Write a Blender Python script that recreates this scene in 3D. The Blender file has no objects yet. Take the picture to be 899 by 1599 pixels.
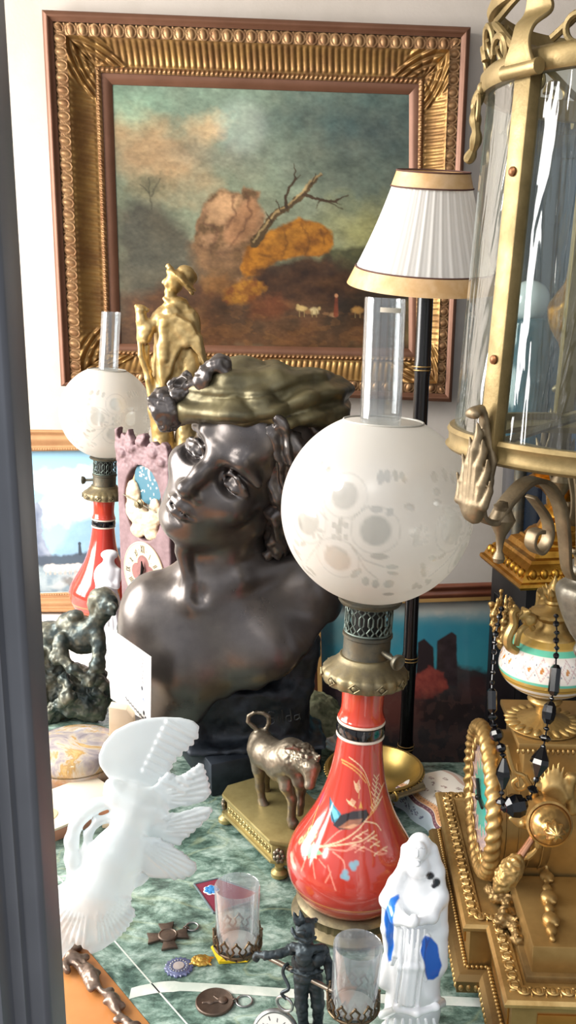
import bpy, bmesh, math, random
import numpy as np
from mathutils import Vector, Matrix
random.seed(7)
SC = bpy.context.scene
COL = SC.collection
PI = math.pi
# ---------------------------------------------------------------- camera model
F_PX, PITCH, CAM_H = 1500.0, math.radians(13.0), 0.744
CT, ST = math.cos(PITCH), math.sin(PITCH)
def _ray(px, py):
    x = (px - 449.5) / F_PX; y = -(py - 799.5) / F_PX
    return x, CT + y * ST, -ST + y * CT
def at(px, py, Y):
    """a photograph pixel seen on the vertical plane y = Y"""
    r = _ray(px, py); t = Y / r[1]
    return Vector((r[0] * t, Y, CAM_H + r[2] * t))
def tb(px, py, z=0.0):
    """a photograph pixel seen on the level z"""
    r = _ray(px, py); t = (z - CAM_H) / r[2]
    return Vector((r[0] * t, r[1] * t, z))
cam_d = bpy.data.cameras.new('camera'); cam = bpy.data.objects.new('camera', cam_d); COL.objects.link(cam)
cam.location = (0, 0, CAM_H); cam.rotation_euler = (PI / 2 - PITCH, 0, 0)
cam_d.sensor_fit = 'VERTICAL'; cam_d.sensor_height = 24.0; cam_d.lens = 24.0 * F_PX / 1599.0
cam_d.clip_start = 0.02
SC.camera = cam
# ---------------------------------------------------------------- colours and materials
def lin(c):
    if isinstance(c, str):
        c = [int(c[i:i + 2], 16) / 255 for i in (0, 2, 4)]
    return tuple(x / 12.92 if x <= 0.04045 else ((x + 0.055) / 1.055) ** 2.4 for x in c[:3])
def lin4(c): return (*lin(c), 1.0)
class NT:
    def __init__(s, name):
        s.m = bpy.data.materials.new(name); s.m.use_nodes = True
        s.t = s.m.node_tree; s.t.nodes.clear()
        s.out = s.t.nodes.new('ShaderNodeOutputMaterial')
    def n(s, typ, ins=None, **kw):
        nd = s.t.nodes.new(typ)
        for k, v in kw.items(): setattr(nd, k, v)
        for k, v in (ins or {}).items():
            if isinstance(v, bpy.types.NodeSocket): s.t.links.new(v, nd.inputs[k])
            else: nd.inputs[k].default_value = v
        return nd
    def ramp(s, fac, stops):
        r = s.n('ShaderNodeValToRGB', {'Fac': fac}); cr = r.color_ramp
        while len(cr.elements) < len(stops): cr.elements.new(0.5)
        for e, (p, c) in zip(cr.elements, stops): e.position = p; e.color = lin4(c)
        return r.outputs['Color']
    def noise(s, scale, detail=5, rough=0.6, dist=0.0, vec=None):
        if vec is None: vec = s.n('ShaderNodeTexCoord').outputs['Object']
        return s.n('ShaderNodeTexNoise', {'Vector': vec, 'Scale': scale, 'Detail': detail, 'Roughness': rough, 'Distortion': dist}).outputs['Fac']
    def bump(s, h, strength, dist=0.002):
        return s.n('ShaderNodeBump', {'Height': h, 'Strength': strength, 'Distance': dist}).outputs['Normal']
    def done(s, shader):
        s.t.links.new(shader, s.out.inputs['Surface']); return s.m
MATS = {}
def mat(name, col, rough=0.5, metal=0.0, col2=None, scale=30.0, lo=0.38, hi=0.62, bump=0.0, bscale=120.0, coat=0.0, spec=0.5, sss=0.0, rough2=None, detail=5, dist=0.0):
    if name in MATS: return MATS[name]
    t = NT(name); ins = {'Roughness': rough, 'Metallic': metal, 'Coat Weight': coat, 'Coat Roughness': 0.08, 'Specular IOR Level': spec}
    if col == 'attr':
        ins['Base Color'] = t.n('ShaderNodeAttribute', attribute_name='Col').outputs['Color']
    elif col2 is not None:
        f = t.noise(scale, detail, 0.62, dist)
        ins['Base Color'] = t.ramp(f, [(lo, col), (hi, col2)])
        if rough2 is not None:
            ins['Roughness'] = t.n('ShaderNodeMapRange', {'Value': f, 'From Min': lo, 'From Max': hi, 'To Min': rough, 'To Max': rough2}).outputs[0]
    else: ins['Base Color'] = lin4(col)
    if sss: ins['Subsurface Weight'] = sss; ins['Subsurface Radius'] = (0.01, 0.01, 0.01); ins['Subsurface Scale'] = 0.6
    if bump: ins['Normal'] = t.bump(t.noise(bscale, 4), bump)
    b = t.n('ShaderNodeBsdfPrincipled', ins)
    MATS[name] = t.done(b.outputs[0]); return MATS[name]
def glass_mat(name, tint, refl=0.08, haze=0.0, hazecol='ffffff', edge=0.6, streak=0.0, rough=0.03):
    """thin clear glass: see-through, mirror-like towards grazing angles, a little milky where it is dusty"""
    t = NT(name)
    tr = t.n('ShaderNodeBsdfTransparent', {'Color': lin4(tint)})
    nrm = None
    if streak:
        tc = t.n('ShaderNodeTexCoord').outputs['Object']
        mp = t.n('ShaderNodeMapping', {'Vector': tc, 'Scale': (26, 26, 3.2)}).outputs[0]
        nrm = t.bump(t.noise(1.0, 3, 0.5, 1.2, mp), streak, 0.01)
    gi = {'Color': (1, 1, 1, 1), 'Roughness': rough}
    li = {'Blend': edge}
    if nrm is not None: gi['Normal'] = nrm; li['Normal'] = nrm
    gl = t.n('ShaderNodeBsdfGlossy', gi)
    lw = t.n('ShaderNodeLayerWeight', li).outputs['Facing']
    fac = t.n('ShaderNodeMapRange', {'Value': lw, 'From Min': 0.25, 'From Max': 1.0, 'To Min': refl, 'To Max': 0.5}).outputs[0]
    mx = t.n('ShaderNodeMixShader', {0: fac, 1: tr.outputs[0], 2: gl.outputs[0]})
    if haze:
        df = t.n('ShaderNodeBsdfDiffuse', {'Color': lin4(hazecol)}); tl = t.n('ShaderNodeBsdfTranslucent', {'Color': lin4(hazecol)})
        dd = t.n('ShaderNodeMixShader', {0: 0.5, 1: df.outputs[0], 2: tl.outputs[0]})
        mx = t.n('ShaderNodeMixShader', {0: haze, 1: mx.outputs[0], 2: dd.outputs[0]})
    return t.done(mx.outputs[0])
# ---------------------------------------------------------------- scene objects
def prop(o, label=None, cat=None, group=None, kind=None):
    if label: o['label'] = label
    if cat: o['category'] = cat
    if group: o['group'] = group
    if kind: o['kind'] = kind
    return o
def thing(name, label, cat, loc=(0, 0, 0), rot=(0, 0, 0), group=None):
    o = bpy.data.objects.new(name, None); COL.objects.link(o); o.empty_display_size = 0.03
    o.location = loc; o.rotation_euler = rot
    return prop(o, label, cat, group)
def kids(o): return list(o.children)
def dup(root, loc, rot=None, label=None):
    r = root.copy(); COL.objects.link(r); r.location = loc
    if rot is not None: r.rotation_euler = rot
    if label: r['label'] = label
    for ch in kids(root):
        c = ch.copy(); COL.objects.link(c); c.parent = r
        for g in kids(ch):
            d = g.copy(); COL.objects.link(d); d.parent = c
    return r
# ---------------------------------------------------------------- mesh builder
def basis(z, hint=(0, 0, 1)):
    z = Vector(z).normalized(); h = Vector(hint)
    if abs(z.dot(h)) > 0.98: h = Vector((1, 0, 0))
    x = h.cross(z).normalized(); y = z.cross(x)
    return x, y, z
class MB:
    def __init__(s): s.v = []; s.f = []; s.c = []
    def add(s, vs, fs, M=None, cols=None):
        o = len(s.v)
        for p in vs:
            p = Vector(p); s.v.append(M @ p if M is not None else p)
        for f in fs: s.f.append([o + i for i in f])
        if cols is not None: s.c.extend(cols)
        return s
    def grid(s, fn, nu, nv, cu=False, cv=False, M=None, flip=False):
        vs = [fn(i / (nu if cu else nu - 1), j / (nv if cv else nv - 1)) for j in range(nv) for i in range(nu)]
        fs = []
        for j in range(nv if cv else nv - 1):
            for i in range(nu if cu else nu - 1):
                a = j * nu + i; b = j * nu + (i + 1) % nu; c = ((j + 1) % nv) * nu + (i + 1) % nu; d = ((j + 1) % nv) * nu + i
                fs.append([a, d, c, b] if flip else [a, b, c, d])
        return s.add(vs, fs, M)
    def lathe(s, prof, n=48, M=None, lobes=None):
        """profile of (radius, z) from bottom to top; lobes(angle, r, z) -> factor on the radius"""
        vs = []; fs = []
        for r, z in prof:
            for i in range(n):
                a = 2 * PI * i / n; k = lobes(a, r, z) if lobes else 1
                vs.append((r * k * math.cos(a), r * k * math.sin(a), z))
        m = len(prof)
        for j in range(m - 1):
            for i in range(n):
                fs.append([j * n + i, j * n + (i + 1) % n, (j + 1) * n + (i + 1) % n, (j + 1) * n + i])
        if prof[0][0] > 1e-6: fs.append(list(range(n - 1, -1, -1)))
        if prof[-1][0] > 1e-6: fs.append([(m - 1) * n + i for i in range(n)])
        return s.add(vs, fs, M)
    def shell(s, prof, n=48, M=None):
        """an open lathe that closes on itself (profile is a loop)"""
        vs = []; fs = []; m = len(prof)
        for r, z in prof:
            for i in range(n):
                a = 2 * PI * i / n; vs.append((r * math.cos(a), r * math.sin(a), z))
        for j in range(m):
            k = (j + 1) % m
            for i in range(n): fs.append([j * n + i, j * n + (i + 1) % n, k * n + (i + 1) % n, k * n + i])
        return s.add(vs, fs, M)
    def tube(s, pts, r, n=10, closed=False, M=None, flat=1.0, hint=(0, 0, 1), caps=True):
        pts = [Vector(p) for p in pts]; m = len(pts)
        rs = r if isinstance(r, (list, tuple)) else [r] * m
        vs = []; fs = []; px = None
        for i in range(m):
            a = pts[(i - 1) % m] if (closed or i > 0) else pts[i]; b = pts[(i + 1) % m] if (closed or i < m - 1) else pts[i]
            t = (b - a).normalized()
            if px is None: x, y, _ = basis(t, hint)
            else:
                x = px - t * px.dot(t)
                x = x.normalized() if x.length > 1e-6 else basis(t, hint)[0]
                y = t.cross(x)
            px = x
            for k in range(n):
                q = 2 * PI * k / n; vs.append(pts[i] + x * (math.cos(q) * rs[i] * flat) + y * (math.sin(q) * rs[i]))
        for i in range(m if closed else m - 1):
            j = (i + 1) % m
            for k in range(n): fs.append([i * n + k, i * n + (k + 1) % n, j * n + (k + 1) % n, j * n + k])
        if not closed and caps: fs += [list(range(n - 1, -1, -1)), [(m - 1) * n + k for k in range(n)]]
        return s.add(vs, fs, M)
    def strap(s, pts, w, t, side, M=None):
        """flat band of width w (along side) and thickness t following pts"""
        pts = [Vector(p) for p in pts]; side = Vector(side).normalized(); m = len(pts); vs = []; fs = []
        ws = w if isinstance(w, (list, tuple)) else [w] * m
        for i in range(m):
            d = (pts[min(i + 1, m - 1)] - pts[max(i - 1, 0)]).normalized(); nrm = d.cross(side).normalized()
            for a, b in ((-1, -1), (1, -1), (1, 1), (-1, 1)): vs.append(pts[i] + side * (a * ws[i] / 2) + nrm * (b * t / 2))
        for i in range(m - 1):
            for k in range(4): fs.append([i * 4 + k, i * 4 + (k + 1) % 4, i * 4 + 4 + (k + 1) % 4, i * 4 + 4 + k])
        fs += [[3, 2, 1, 0], [(m - 1) * 4 + k for k in range(4)]]
        return s.add(vs, fs, M)
    def ell(s, c, r, R=None, nu=20, nv=12, M=None):
        R = R or Matrix.Identity(3); r = (r, r, r) if not hasattr(r, '__len__') else r; c = Vector(c)
        vs = [c + R @ Vector((0, 0, -r[2]))]; fs = []
        for j in range(1, nv):
            ph = -PI / 2 + PI * j / nv
            for i in range(nu):
                a = 2 * PI * i / nu
                vs.append(c + R @ Vector((r[0] * math.cos(ph) * math.cos(a), r[1] * math.cos(ph) * math.sin(a), r[2] * math.sin(ph))))
        vs.append(c + R @ Vector((0, 0, r[2])))
        for i in range(nu): fs.append([0, 1 + (i + 1) % nu, 1 + i])
        for j in range(nv - 2):
            for i in range(nu): a = 1 + j * nu; fs.append([a + i, a + (i + 1) % nu, a + nu + (i + 1) % nu, a + nu + i])
        a = 1 + (nv - 2) * nu; e = len(vs) - 1
        for i in range(nu): fs.append([a + i, a + (i + 1) % nu, e])
        return s.add(vs, fs, M)
    def prism(s, poly, z0, z1, M=None):
        n = len(poly); ar = sum(poly[i][0] * poly[(i + 1) % n][1] - poly[(i + 1) % n][0] * poly[i][1] for i in range(n))
        if ar < 0: poly = poly[::-1]
        vs = [(p[0], p[1], z0) for p in poly] + [(p[0], p[1], z1) for p in poly]
        fs = [list(range(n - 1, -1, -1)), [n + i for i in range(n)]] + [[i, (i + 1) % n, n + (i + 1) % n, n + i] for i in range(n)]
        return s.add(vs, fs, M)
    def box(s, c, d, M=None, R=None):
        c = Vector(c); hx, hy, hz = d[0] / 2, d[1] / 2, d[2] / 2; R = R or Matrix.Identity(3)
        vs = [c + R @ Vector((x, y, z)) for z in (-hz, hz) for x, y in ((-hx, -hy), (hx, -hy), (hx, hy), (-hx, hy))]
        return s.add(vs, [[3, 2, 1, 0], [4, 5, 6, 7], [0, 1, 5, 4], [1, 2, 6, 5], [2, 3, 7, 6], [3, 0, 4, 7]], M)
    def torus(s, c, R, r, ax=(0, 0, 1), n=36, m=10, a0=0, a1=2 * PI, sx=1.0):
        x, y, _ = basis(ax); c = Vector(c); full = abs(a1 - a0 - 2 * PI) < 1e-4; k = n if full else n + 1
        return s.tube([c + x * (R * sx * math.cos(a0 + (a1 - a0) * i / n)) + y * (R * math.sin(a0 + (a1 - a0) * i / n)) for i in range(k)], r, m, closed=full)
    def build(s, name, material, parent=None, angle=38, bevel=0.0, segs=2, flat=False, vcol=None):
        me = bpy.data.meshes.new(name)
        me.from_pydata([tuple(p) for p in s.v], [], s.f)
        return finish(me, name, material, parent, angle, bevel, segs, flat, vcol if vcol is not None else (np.array(s.c) if len(s.c) else None))
def finish(me, name, material, parent=None, angle=38, bevel=0.0, segs=2, flat=False, vcol=None):
    bm = bmesh.new(); bm.from_mesh(me)
    if bevel:
        bm.normal_update()
        es = [e for e in bm.edges if len(e.link_faces) == 2 and e.calc_face_angle(0) > math.radians(30)]
        bmesh.ops.bevel(bm, geom=es, offset=bevel, segments=segs, profile=0.5, affect='EDGES', clamp_overlap=True)
    if vcol is None: bmesh.ops.recalc_face_normals(bm, faces=bm.faces)
    lim = math.radians(angle)
    for f in bm.faces: f.smooth = not flat
    for e in bm.edges:
        if len(e.link_faces) == 2: e.smooth = e.calc_face_angle(0) < lim
    bm.to_mesh(me); bm.free()
    if vcol is not None:
        ca = me.color_attributes.new('Col', 'FLOAT_COLOR', 'POINT')
        ca.data.foreach_set('color', np.concatenate([vcol, np.ones((len(vcol), 1))], 1).astype(np.float32).ravel())
    me.materials.append(material)
    o = bpy.data.objects.new(name, me); COL.objects.link(o)
    if parent is not None: o.parent = parent
    return o
def T(x=0, y=0, z=0, rx=0, ry=0, rz=0, s=1.0):
    return Matrix.Translation((x, y, z)) @ Matrix.Rotation(rz, 4, 'Z') @ Matrix.Rotation(ry, 4, 'Y') @ Matrix.Rotation(rx, 4, 'X') @ Matrix.Scale(s, 4)
def spline(pts, n=8, closed=False):
    """Catmull-Rom through the points (any dimension)"""
    P = [np.array(p, float) for p in pts]; m = len(P); out = []
    for i in range(m if closed else m - 1):
        g = (lambda k: P[k % m]) if closed else (lambda k: P[min(max(k, 0), m - 1)])
        a, b, c, d = g(i - 1), g(i), g(i + 1), g(i + 2)
        for j in range(n):
            t = j / n; out.append(tuple(0.5 * (2 * b + (c - a) * t + (2 * a - 5 * b + 4 * c - d) * t * t + (3 * b - a - 3 * c + d) * t ** 3)))
    if not closed: out.append(tuple(P[-1]))
    return out
# ---------------------------------------------------------------- noise on points / canvases
def _h(ix, iy, iz, seed):
    h = (ix.astype(np.int64) * 374761393 + iy.astype(np.int64) * 668265263 + iz.astype(np.int64) * 2147483647 + seed * 974634541) & 0x7fffffff
    h = ((h ^ (h >> 13)) * 1274126177) & 0x7fffffff
    return ((h ^ (h >> 16)) & 0xffff) / 65535.0
def vnoise(P, seed=0):
    i = np.floor(P); f = P - i; f = f * f * (3 - 2 * f); i = i.astype(np.int64); r = 0
    for dx in (0, 1):
        for dy in (0, 1):
            for dz in (0, 1):
                w = (f[..., 0] if dx else 1 - f[..., 0]) * (f[..., 1] if dy else 1 - f[..., 1]) * (f[..., 2] if dz else 1 - f[..., 2])
                r = r + w * _h(i[..., 0] + dx, i[..., 1] + dy, i[..., 2] + dz, seed)
    return r * 2 - 1
def fbm(P, seed=0, octs=4):
    a, s, r = 0.5, 1.0, 0
    for k in range(octs): r = r + a * vnoise(P * s, seed + k); a *= 0.5; s *= 2.03
    return r
class Canvas:
    """a painted surface: x right, y down, in any units given by the window (x0,y0,x1,y1)"""
    def __init__(s, win, w, h, base):
        s.win = win; s.w, s.h = w, h
        X, Y = np.meshgrid(np.linspace(win[0], win[2], w), np.linspace(win[1], win[3], h)); s.X, s.Y = X, Y
        s.img = np.ones((h, w, 3)) * np.array(lin(base))
    def nz(s, sc, seed=0, octs=4, sx=1.0, sy=1.0):
        return fbm(np.stack([s.X / sc * sx, s.Y / sc * sy, np.zeros_like(s.X) + seed * 7.3], -1), seed, octs)
    def mix(s, a, col):
        a = np.clip(a, 0, 1)[..., None]; c = np.array(lin(col)) if not isinstance(col, np.ndarray) else col
        s.img = s.img * (1 - a) + c * a; return s
    def wob(s, amp, sc, seed):
        if not amp: return s.X, s.Y
        return s.X + amp * s.nz(sc, seed), s.Y + amp * s.nz(sc, seed + 11)
    def poly(s, pts, col, soft=1.0, alpha=1.0, wob=0, wsc=10, seed=1, tex=0, tsc=12, col2=None):
        X, Y = s.wob(wob, wsc, seed); d = polysd(X, Y, pts); a = alpha * np.clip(0.5 - d / soft, 0, 1)
        c = col
        if col2 is not None:
            t = np.clip(0.5 + tex * s.nz(tsc, seed + 5), 0, 1)[..., None]; c = np.array(lin(col)) * (1 - t) + np.array(lin(col2)) * t
        return s.mix(a, c)
    def blob(s, x, y, rx, ry, col, soft=0.3, alpha=1.0, rot=0, wob=0, wsc=10, seed=1):
        X, Y = s.wob(wob, wsc, seed); c_, s_ = math.cos(rot), math.sin(rot); dx, dy = X - x, Y - y
        q = np.sqrt(((dx * c_ + dy * s_) / rx) ** 2 + ((dy * c_ - dx * s_) / ry) ** 2)
        return s.mix(alpha * np.clip((1 - q) / soft + 0.5, 0, 1), col)
    def line(s, pts, w, col, soft=0.8, alpha=1.0, wob=0, wsc=10, seed=1):
        X, Y = s.wob(wob, wsc, seed); ws = w if hasattr(w, '__len__') else [w] * len(pts); a = np.zeros_like(X)
        for i in range(len(pts) - 1):
            (x0, y0), (x1, y1) = pts[i][:2], pts[i + 1][:2]; m = max(ws[i], ws[i + 1]) + 3 * soft
            sel = (X > min(x0, x1) - m) & (X < max(x0, x1) + m) & (Y > min(y0, y1) - m) & (Y < max(y0, y1) + m)
            if not sel.any(): continue
            xx, yy = X[sel], Y[sel]; L = (x1 - x0) ** 2 + (y1 - y0) ** 2 + 1e-12
            t = np.clip(((xx - x0) * (x1 - x0) + (yy - y0) * (y1 - y0)) / L, 0, 1)
            d = np.hypot(xx - x0 - t * (x1 - x0), yy - y0 - t * (y1 - y0)) - (ws[i] + (ws[i + 1] - ws[i]) * t) / 2
            a[sel] = np.maximum(a[sel], np.clip(0.5 - d / soft, 0, 1))
        return s.mix(a * alpha, col)
    def flat(s): return s.img.reshape(-1, 3)
    def sheet(s, name, P, material, parent):
        """P(u, v) -> numpy positions for arrays u (right) and v (down) in 0..1"""
        U, V = np.meshgrid(np.linspace(0, 1, s.w), np.linspace(0, 1, s.h)); pts = P(U, V).reshape(-1, 3)
        return npmesh(name, pts, gridfaces(s.w, s.h), material, parent, s.flat())
def gridfaces(w, h, wrap=False):
    j, i = np.meshgrid(np.arange(h - 1), np.arange(w if wrap else w - 1), indexing='ij'); k = (i + 1) % w
    return np.stack([j * w + i, (j + 1) * w + i, (j + 1) * w + k, j * w + k], -1).reshape(-1, 4)
def npmesh(name, pts, faces, material, parent=None, cols=None, smooth=True):
    me = bpy.data.meshes.new(name); n, m = len(pts), len(faces); k = faces.shape[1]
    me.vertices.add(n); me.vertices.foreach_set('co', np.asarray(pts, np.float32).ravel())
    me.loops.add(m * k); me.loops.foreach_set('vertex_index', faces.astype(np.int32).ravel())
    me.polygons.add(m); me.polygons.foreach_set('loop_start', np.arange(0, m * k, k, dtype=np.int32))
    me.update(calc_edges=True); me.validate()
    me.polygons.foreach_set('use_smooth', np.ones(len(me.polygons), bool) if smooth else np.zeros(len(me.polygons), bool))
    if cols is not None:
        ca = me.color_attributes.new('Col', 'FLOAT_COLOR', 'POINT')
        ca.data.foreach_set('color', np.concatenate([cols, np.ones((n, 1))], 1).astype(np.float32).ravel())
    me.materials.append(material); o = bpy.data.objects.new(name, me); COL.objects.link(o)
    if parent is not None: o.parent = parent
    return o
def polysd(X, Y, pts):
    d = np.full(X.shape, 1e18); ins = np.zeros(X.shape, bool); n = len(pts)
    for i in range(n):
        ax, ay = pts[i][0], pts[i][1]; bx, by = pts[i - 1][0], pts[i - 1][1]
        ex, ey = bx - ax, by - ay; wx, wy = X - ax, Y - ay
        t = np.clip((wx * ex + wy * ey) / (ex * ex + ey * ey + 1e-18), 0, 1)
        d = np.minimum(d, (wx - ex * t) ** 2 + (wy - ey * t) ** 2)
        if ay != by:
            ins ^= ((ay > Y) != (by > Y)) & (X < (bx - ax) * (Y - ay) / (by - ay) + ax)
    d = np.sqrt(d); return np.where(ins, -d, d)
# ---------------------------------------------------------------- sculpting: one continuous surface out of blended forms
class Sculpt:
    def __init__(s, lo, hi, step):
        s.lo = np.array(lo, float); s.st = step; n = np.ceil((np.array(hi) - s.lo) / step).astype(int) + 1; s.n = n
        s.V = np.full(tuple(n), 1.0)
        s.ax = [s.lo[i] + step * np.arange(n[i]) for i in range(3)]
    def _blk(s, lo, hi, pad):
        a = np.maximum(np.floor((np.array(lo) - pad - s.lo) / s.st).astype(int), 0); b = np.minimum(np.ceil((np.array(hi) + pad - s.lo) / s.st).astype(int) + 1, s.n)
        if (b <= a).any(): return None, None
        sl = tuple(slice(x, y) for x, y in zip(a, b))
        return sl, np.stack(np.meshgrid(*[s.ax[i][sl[i]] for i in range(3)], indexing='ij'), -1)
    def put(s, d, sl, k, op):
        V = s.V[sl]
        if op == 'add':
            h = np.maximum(k - np.abs(V - d), 0) / k; s.V[sl] = np.minimum(V, d) - h * h * k * 0.25
        elif op == 'cut':
            h = np.maximum(k - np.abs(V + d), 0) / k; s.V[sl] = np.maximum(V, -d) + h * h * k * 0.25
        else:
            h = np.maximum(k - np.abs(V - d), 0) / k; s.V[sl] = np.maximum(V, d) + h * h * k * 0.25
    def ell(s, c, r, R=None, k=0.01, op='add'):
        c = np.array(c, float); r = np.array(r if hasattr(r, '__len__') else (r, r, r), float); m = r.max() if R is not None else r
        sl, P = s._blk(c - m, c + m, k + 3 * s.st)
        if sl is None: return s
        p = P - c
        if R is not None: p = p @ np.array(R)
        k0 = np.sqrt(((p / r) ** 2).sum(-1)); k1 = np.sqrt(((p / r ** 2) ** 2).sum(-1)) + 1e-9
        s.put(k0 * (k0 - 1) / k1, sl, k, op); return s
    def cap(s, a, b, ra, rb=None, k=0.01, op='add', sq=None):
        a = np.array(a, float); b = np.array(b, float); rb = ra if rb is None else rb; m = max(ra, rb)
        sl, P = s._blk(np.minimum(a, b) - m, np.maximum(a, b) + m, k + 3 * s.st)
        if sl is None: return s
        e = b - a; t = np.clip(((P - a) @ e) / (e @ e + 1e-12), 0, 1)
        s.put(np.linalg.norm(P - a - t[..., None] * e, axis=-1) - (ra + (rb - ra) * t), sl, k, op); return s
    def chain(s, pts, rs, k=0.01, op='add'):
        rs = rs if hasattr(rs, '__len__') else [rs] * len(pts)
        for i in range(len(pts) - 1): s.cap(pts[i], pts[i + 1], rs[i], rs[i + 1], k, op)
        return s
    def rbox(s, c, h, R=None, r=0.005, k=0.005, op='add'):
        c = np.array(c, float); h = np.array(h, float); m = np.linalg.norm(h) if R is not None else h
        sl, P = s._blk(c - m, c + m, k + 3 * s.st)
        if sl is None: return s
        p = P - c
        if R is not None: p = p @ np.array(R)
        q = np.abs(p) - (h - r); s.put(np.linalg.norm(np.maximum(q, 0), axis=-1) + np.minimum(q.max(-1), 0) - r, sl, k, op); return s
    def plate(s, pts, o, ex, ey, th, k=0.006, r=0.003, dome=0.0, op='add', bend=None):
        """a plate with outline pts (2-D in the axes ex, ey about o) and half thickness th, its rim rounded"""
        o = np.array(o, float); ex = np.array(ex, float); ey = np.array(ey, float); ez = np.cross(ex, ey); ez /= np.linalg.norm(ez)
        w = np.array([o + ex * p[0] + ey * p[1] for p in pts]); m = th + abs(dome) + (0.03 if bend else 0)
        sl, P = s._blk(w.min(0) - m, w.max(0) + m, k + 3 * s.st)
        if sl is None: return s
        p = P - o; U = p @ ex; V = p @ ey; W = p @ ez
        if bend: W = W - bend(U, V)
        d2 = polysd(U, V, pts); t = th + dome * np.clip(-d2 / 0.03, 0, 1)
        q0 = d2 + r; q1 = np.abs(W) - t + r
        s.put(np.hypot(np.maximum(q0, 0), np.maximum(q1, 0)) + np.minimum(np.maximum(q0, q1), 0) - r, sl, k, op); return s
    def field(s, fn, lo, hi, k=0.004, op='add'):
        sl, P = s._blk(lo, hi, k + 2 * s.st)
        if sl is not None: s.put(fn(P), sl, k, op)
        return s
    def mesh(s, smooth=0):
        V = s.V; S = V < 0; n = s.n; cs = tuple(n - 1)
        cnt = np.zeros(cs, np.int8); acc = np.zeros(cs + (3,), np.float32)
        def sub(a, o): return a[o[0]:o[0] + cs[0], o[1]:o[1] + cs[1], o[2]:o[2] + cs[2]]
        for ax in range(3):
            o1, o2 = [(1, 2), (0, 2), (0, 1)][ax]
            for u in (0, 1):
                for w in (0, 1):
                    A = [0, 0, 0]; A[o1] = u; A[o2] = w; B = list(A); B[ax] = 1
                    va, vb = sub(V, A), sub(V, B); x = (va < 0) != (vb < 0)
                    t = np.where(x, va / np.where(x, va - vb, 1), 0)
                    cnt += x; acc[..., ax] += t; acc[..., o1] += x * u; acc[..., o2] += x * w
        act = cnt > 0; idx = np.full(cs, -1, np.int64); ii = np.argwhere(act); idx[act] = np.arange(len(ii))
        pts = s.lo + s.st * (ii + acc[act] / cnt[act][:, None])
        Q = []
        for ax in range(3):
            o1, o2 = [(1, 2), (2, 0), (0, 1)][ax]
            a = [slice(None)] * 3; b = [slice(None)] * 3; a[ax] = slice(0, -1); b[ax] = slice(1, None)
            for q in (o1, o2): a[q] = b[q] = slice(1, -1)
            x = S[tuple(a)] != S[tuple(b)]; e = np.argwhere(x); up = S[tuple(a)][x]
            e[:, o1] += 1; e[:, o2] += 1
            def g(d1, d2):
                c = e.copy(); c[:, o1] -= d1; c[:, o2] -= d2; return idx[c[:, 0], c[:, 1], c[:, 2]]
            q = np.stack([g(1, 1), g(0, 1), g(0, 0), g(1, 0)], -1); q[~up] = q[~up][:, ::-1]; Q.append(q)
        Q = np.concatenate(Q); Q = Q[(Q >= 0).all(1)]
        for _ in range(smooth): pts = relax(pts, Q)
        return pts, Q
def relax(pts, Q, lam=0.5):
    acc = np.zeros_like(pts); c = np.zeros(len(pts))
    for k in range(4):
        np.add.at(acc, Q[:, k], pts[Q[:, (k + 1) % 4]]); np.add.at(acc, Q[:, (k + 1) % 4], pts[Q[:, k]])
        np.add.at(c, Q[:, k], 1); np.add.at(c, Q[:, (k + 1) % 4], 1)
    return pts * (1 - lam) + lam * acc / np.maximum(c, 1)[:, None]
def normals(pts, Q):
    n = np.cross(pts[Q[:, 2]] - pts[Q[:, 0]], pts[Q[:, 3]] - pts[Q[:, 1]]); N = np.zeros_like(pts)
    for k in range(4): np.add.at(N, Q[:, k], n)
    return N / (np.linalg.norm(N, axis=1)[:, None] + 1e-12)
def R3(rx=0, ry=0, rz=0):
    return np.array(Matrix.Rotation(rz, 3, 'Z') @ Matrix.Rotation(ry, 3, 'Y') @ Matrix.Rotation(rx, 3, 'X'))
def sstep(a, b, x):
    t = np.clip((x - a) / (b - a), 0, 1); return t * t * (3 - 2 * t)
# ================================================================ LIGHT
SC.view_settings.view_transform = 'Standard'; SC.view_settings.look = 'None'; SC.view_settings.gamma = 1.0
SC.view_settings.use_curve_mapping = False; SC.view_settings.exposure = 0.0
try:
    SC.cycles.max_bounces = 12; SC.cycles.transparent_max_bounces = 24; SC.cycles.sample_clamp_indirect = 6.0
    SC.cycles.use_denoising = True; SC.cycles.caustics_reflective = False; SC.cycles.caustics_refractive = False
except Exception: pass
w = bpy.data.worlds.new('street_daylight'); SC.world = w; w.use_nodes = True
wt = w.node_tree; wt.nodes.clear()
wo = wt.nodes.new('ShaderNodeOutputWorld'); wb = wt.nodes.new('ShaderNodeBackground'); wb.inputs['Strength'].default_value = 1.3
tc = wt.nodes.new('ShaderNodeTexCoord'); sx = wt.nodes.new('ShaderNodeSeparateXYZ'); wt.links.new(tc.outputs['Generated'], sx.inputs[0])
rp = wt.nodes.new('ShaderNodeValToRGB'); cr = rp.color_ramp
mr = wt.nodes.new('ShaderNodeMapRange'); mr.inputs['From Min'].default_value = -1; wt.links.new(sx.outputs['Z'], mr.inputs['Value']); wt.links.new(mr.outputs[0], rp.inputs['Fac'])
for k, (p, c) in enumerate([(0.0, (0.30, 0.29, 0.27)), (0.5, (0.42, 0.42, 0.42)), (0.60, (0.62, 0.65, 0.70)), (1.0, (1.0, 1.04, 1.12))]):
    e = cr.elements[k] if k < 2 else cr.elements.new(p)
    e.position = p; e.color = (*c, 1)
wt.links.new(rp.outputs[0], wb.inputs['Color']); wt.links.new(wb.outputs[0], wo.inputs['Surface'])
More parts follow.
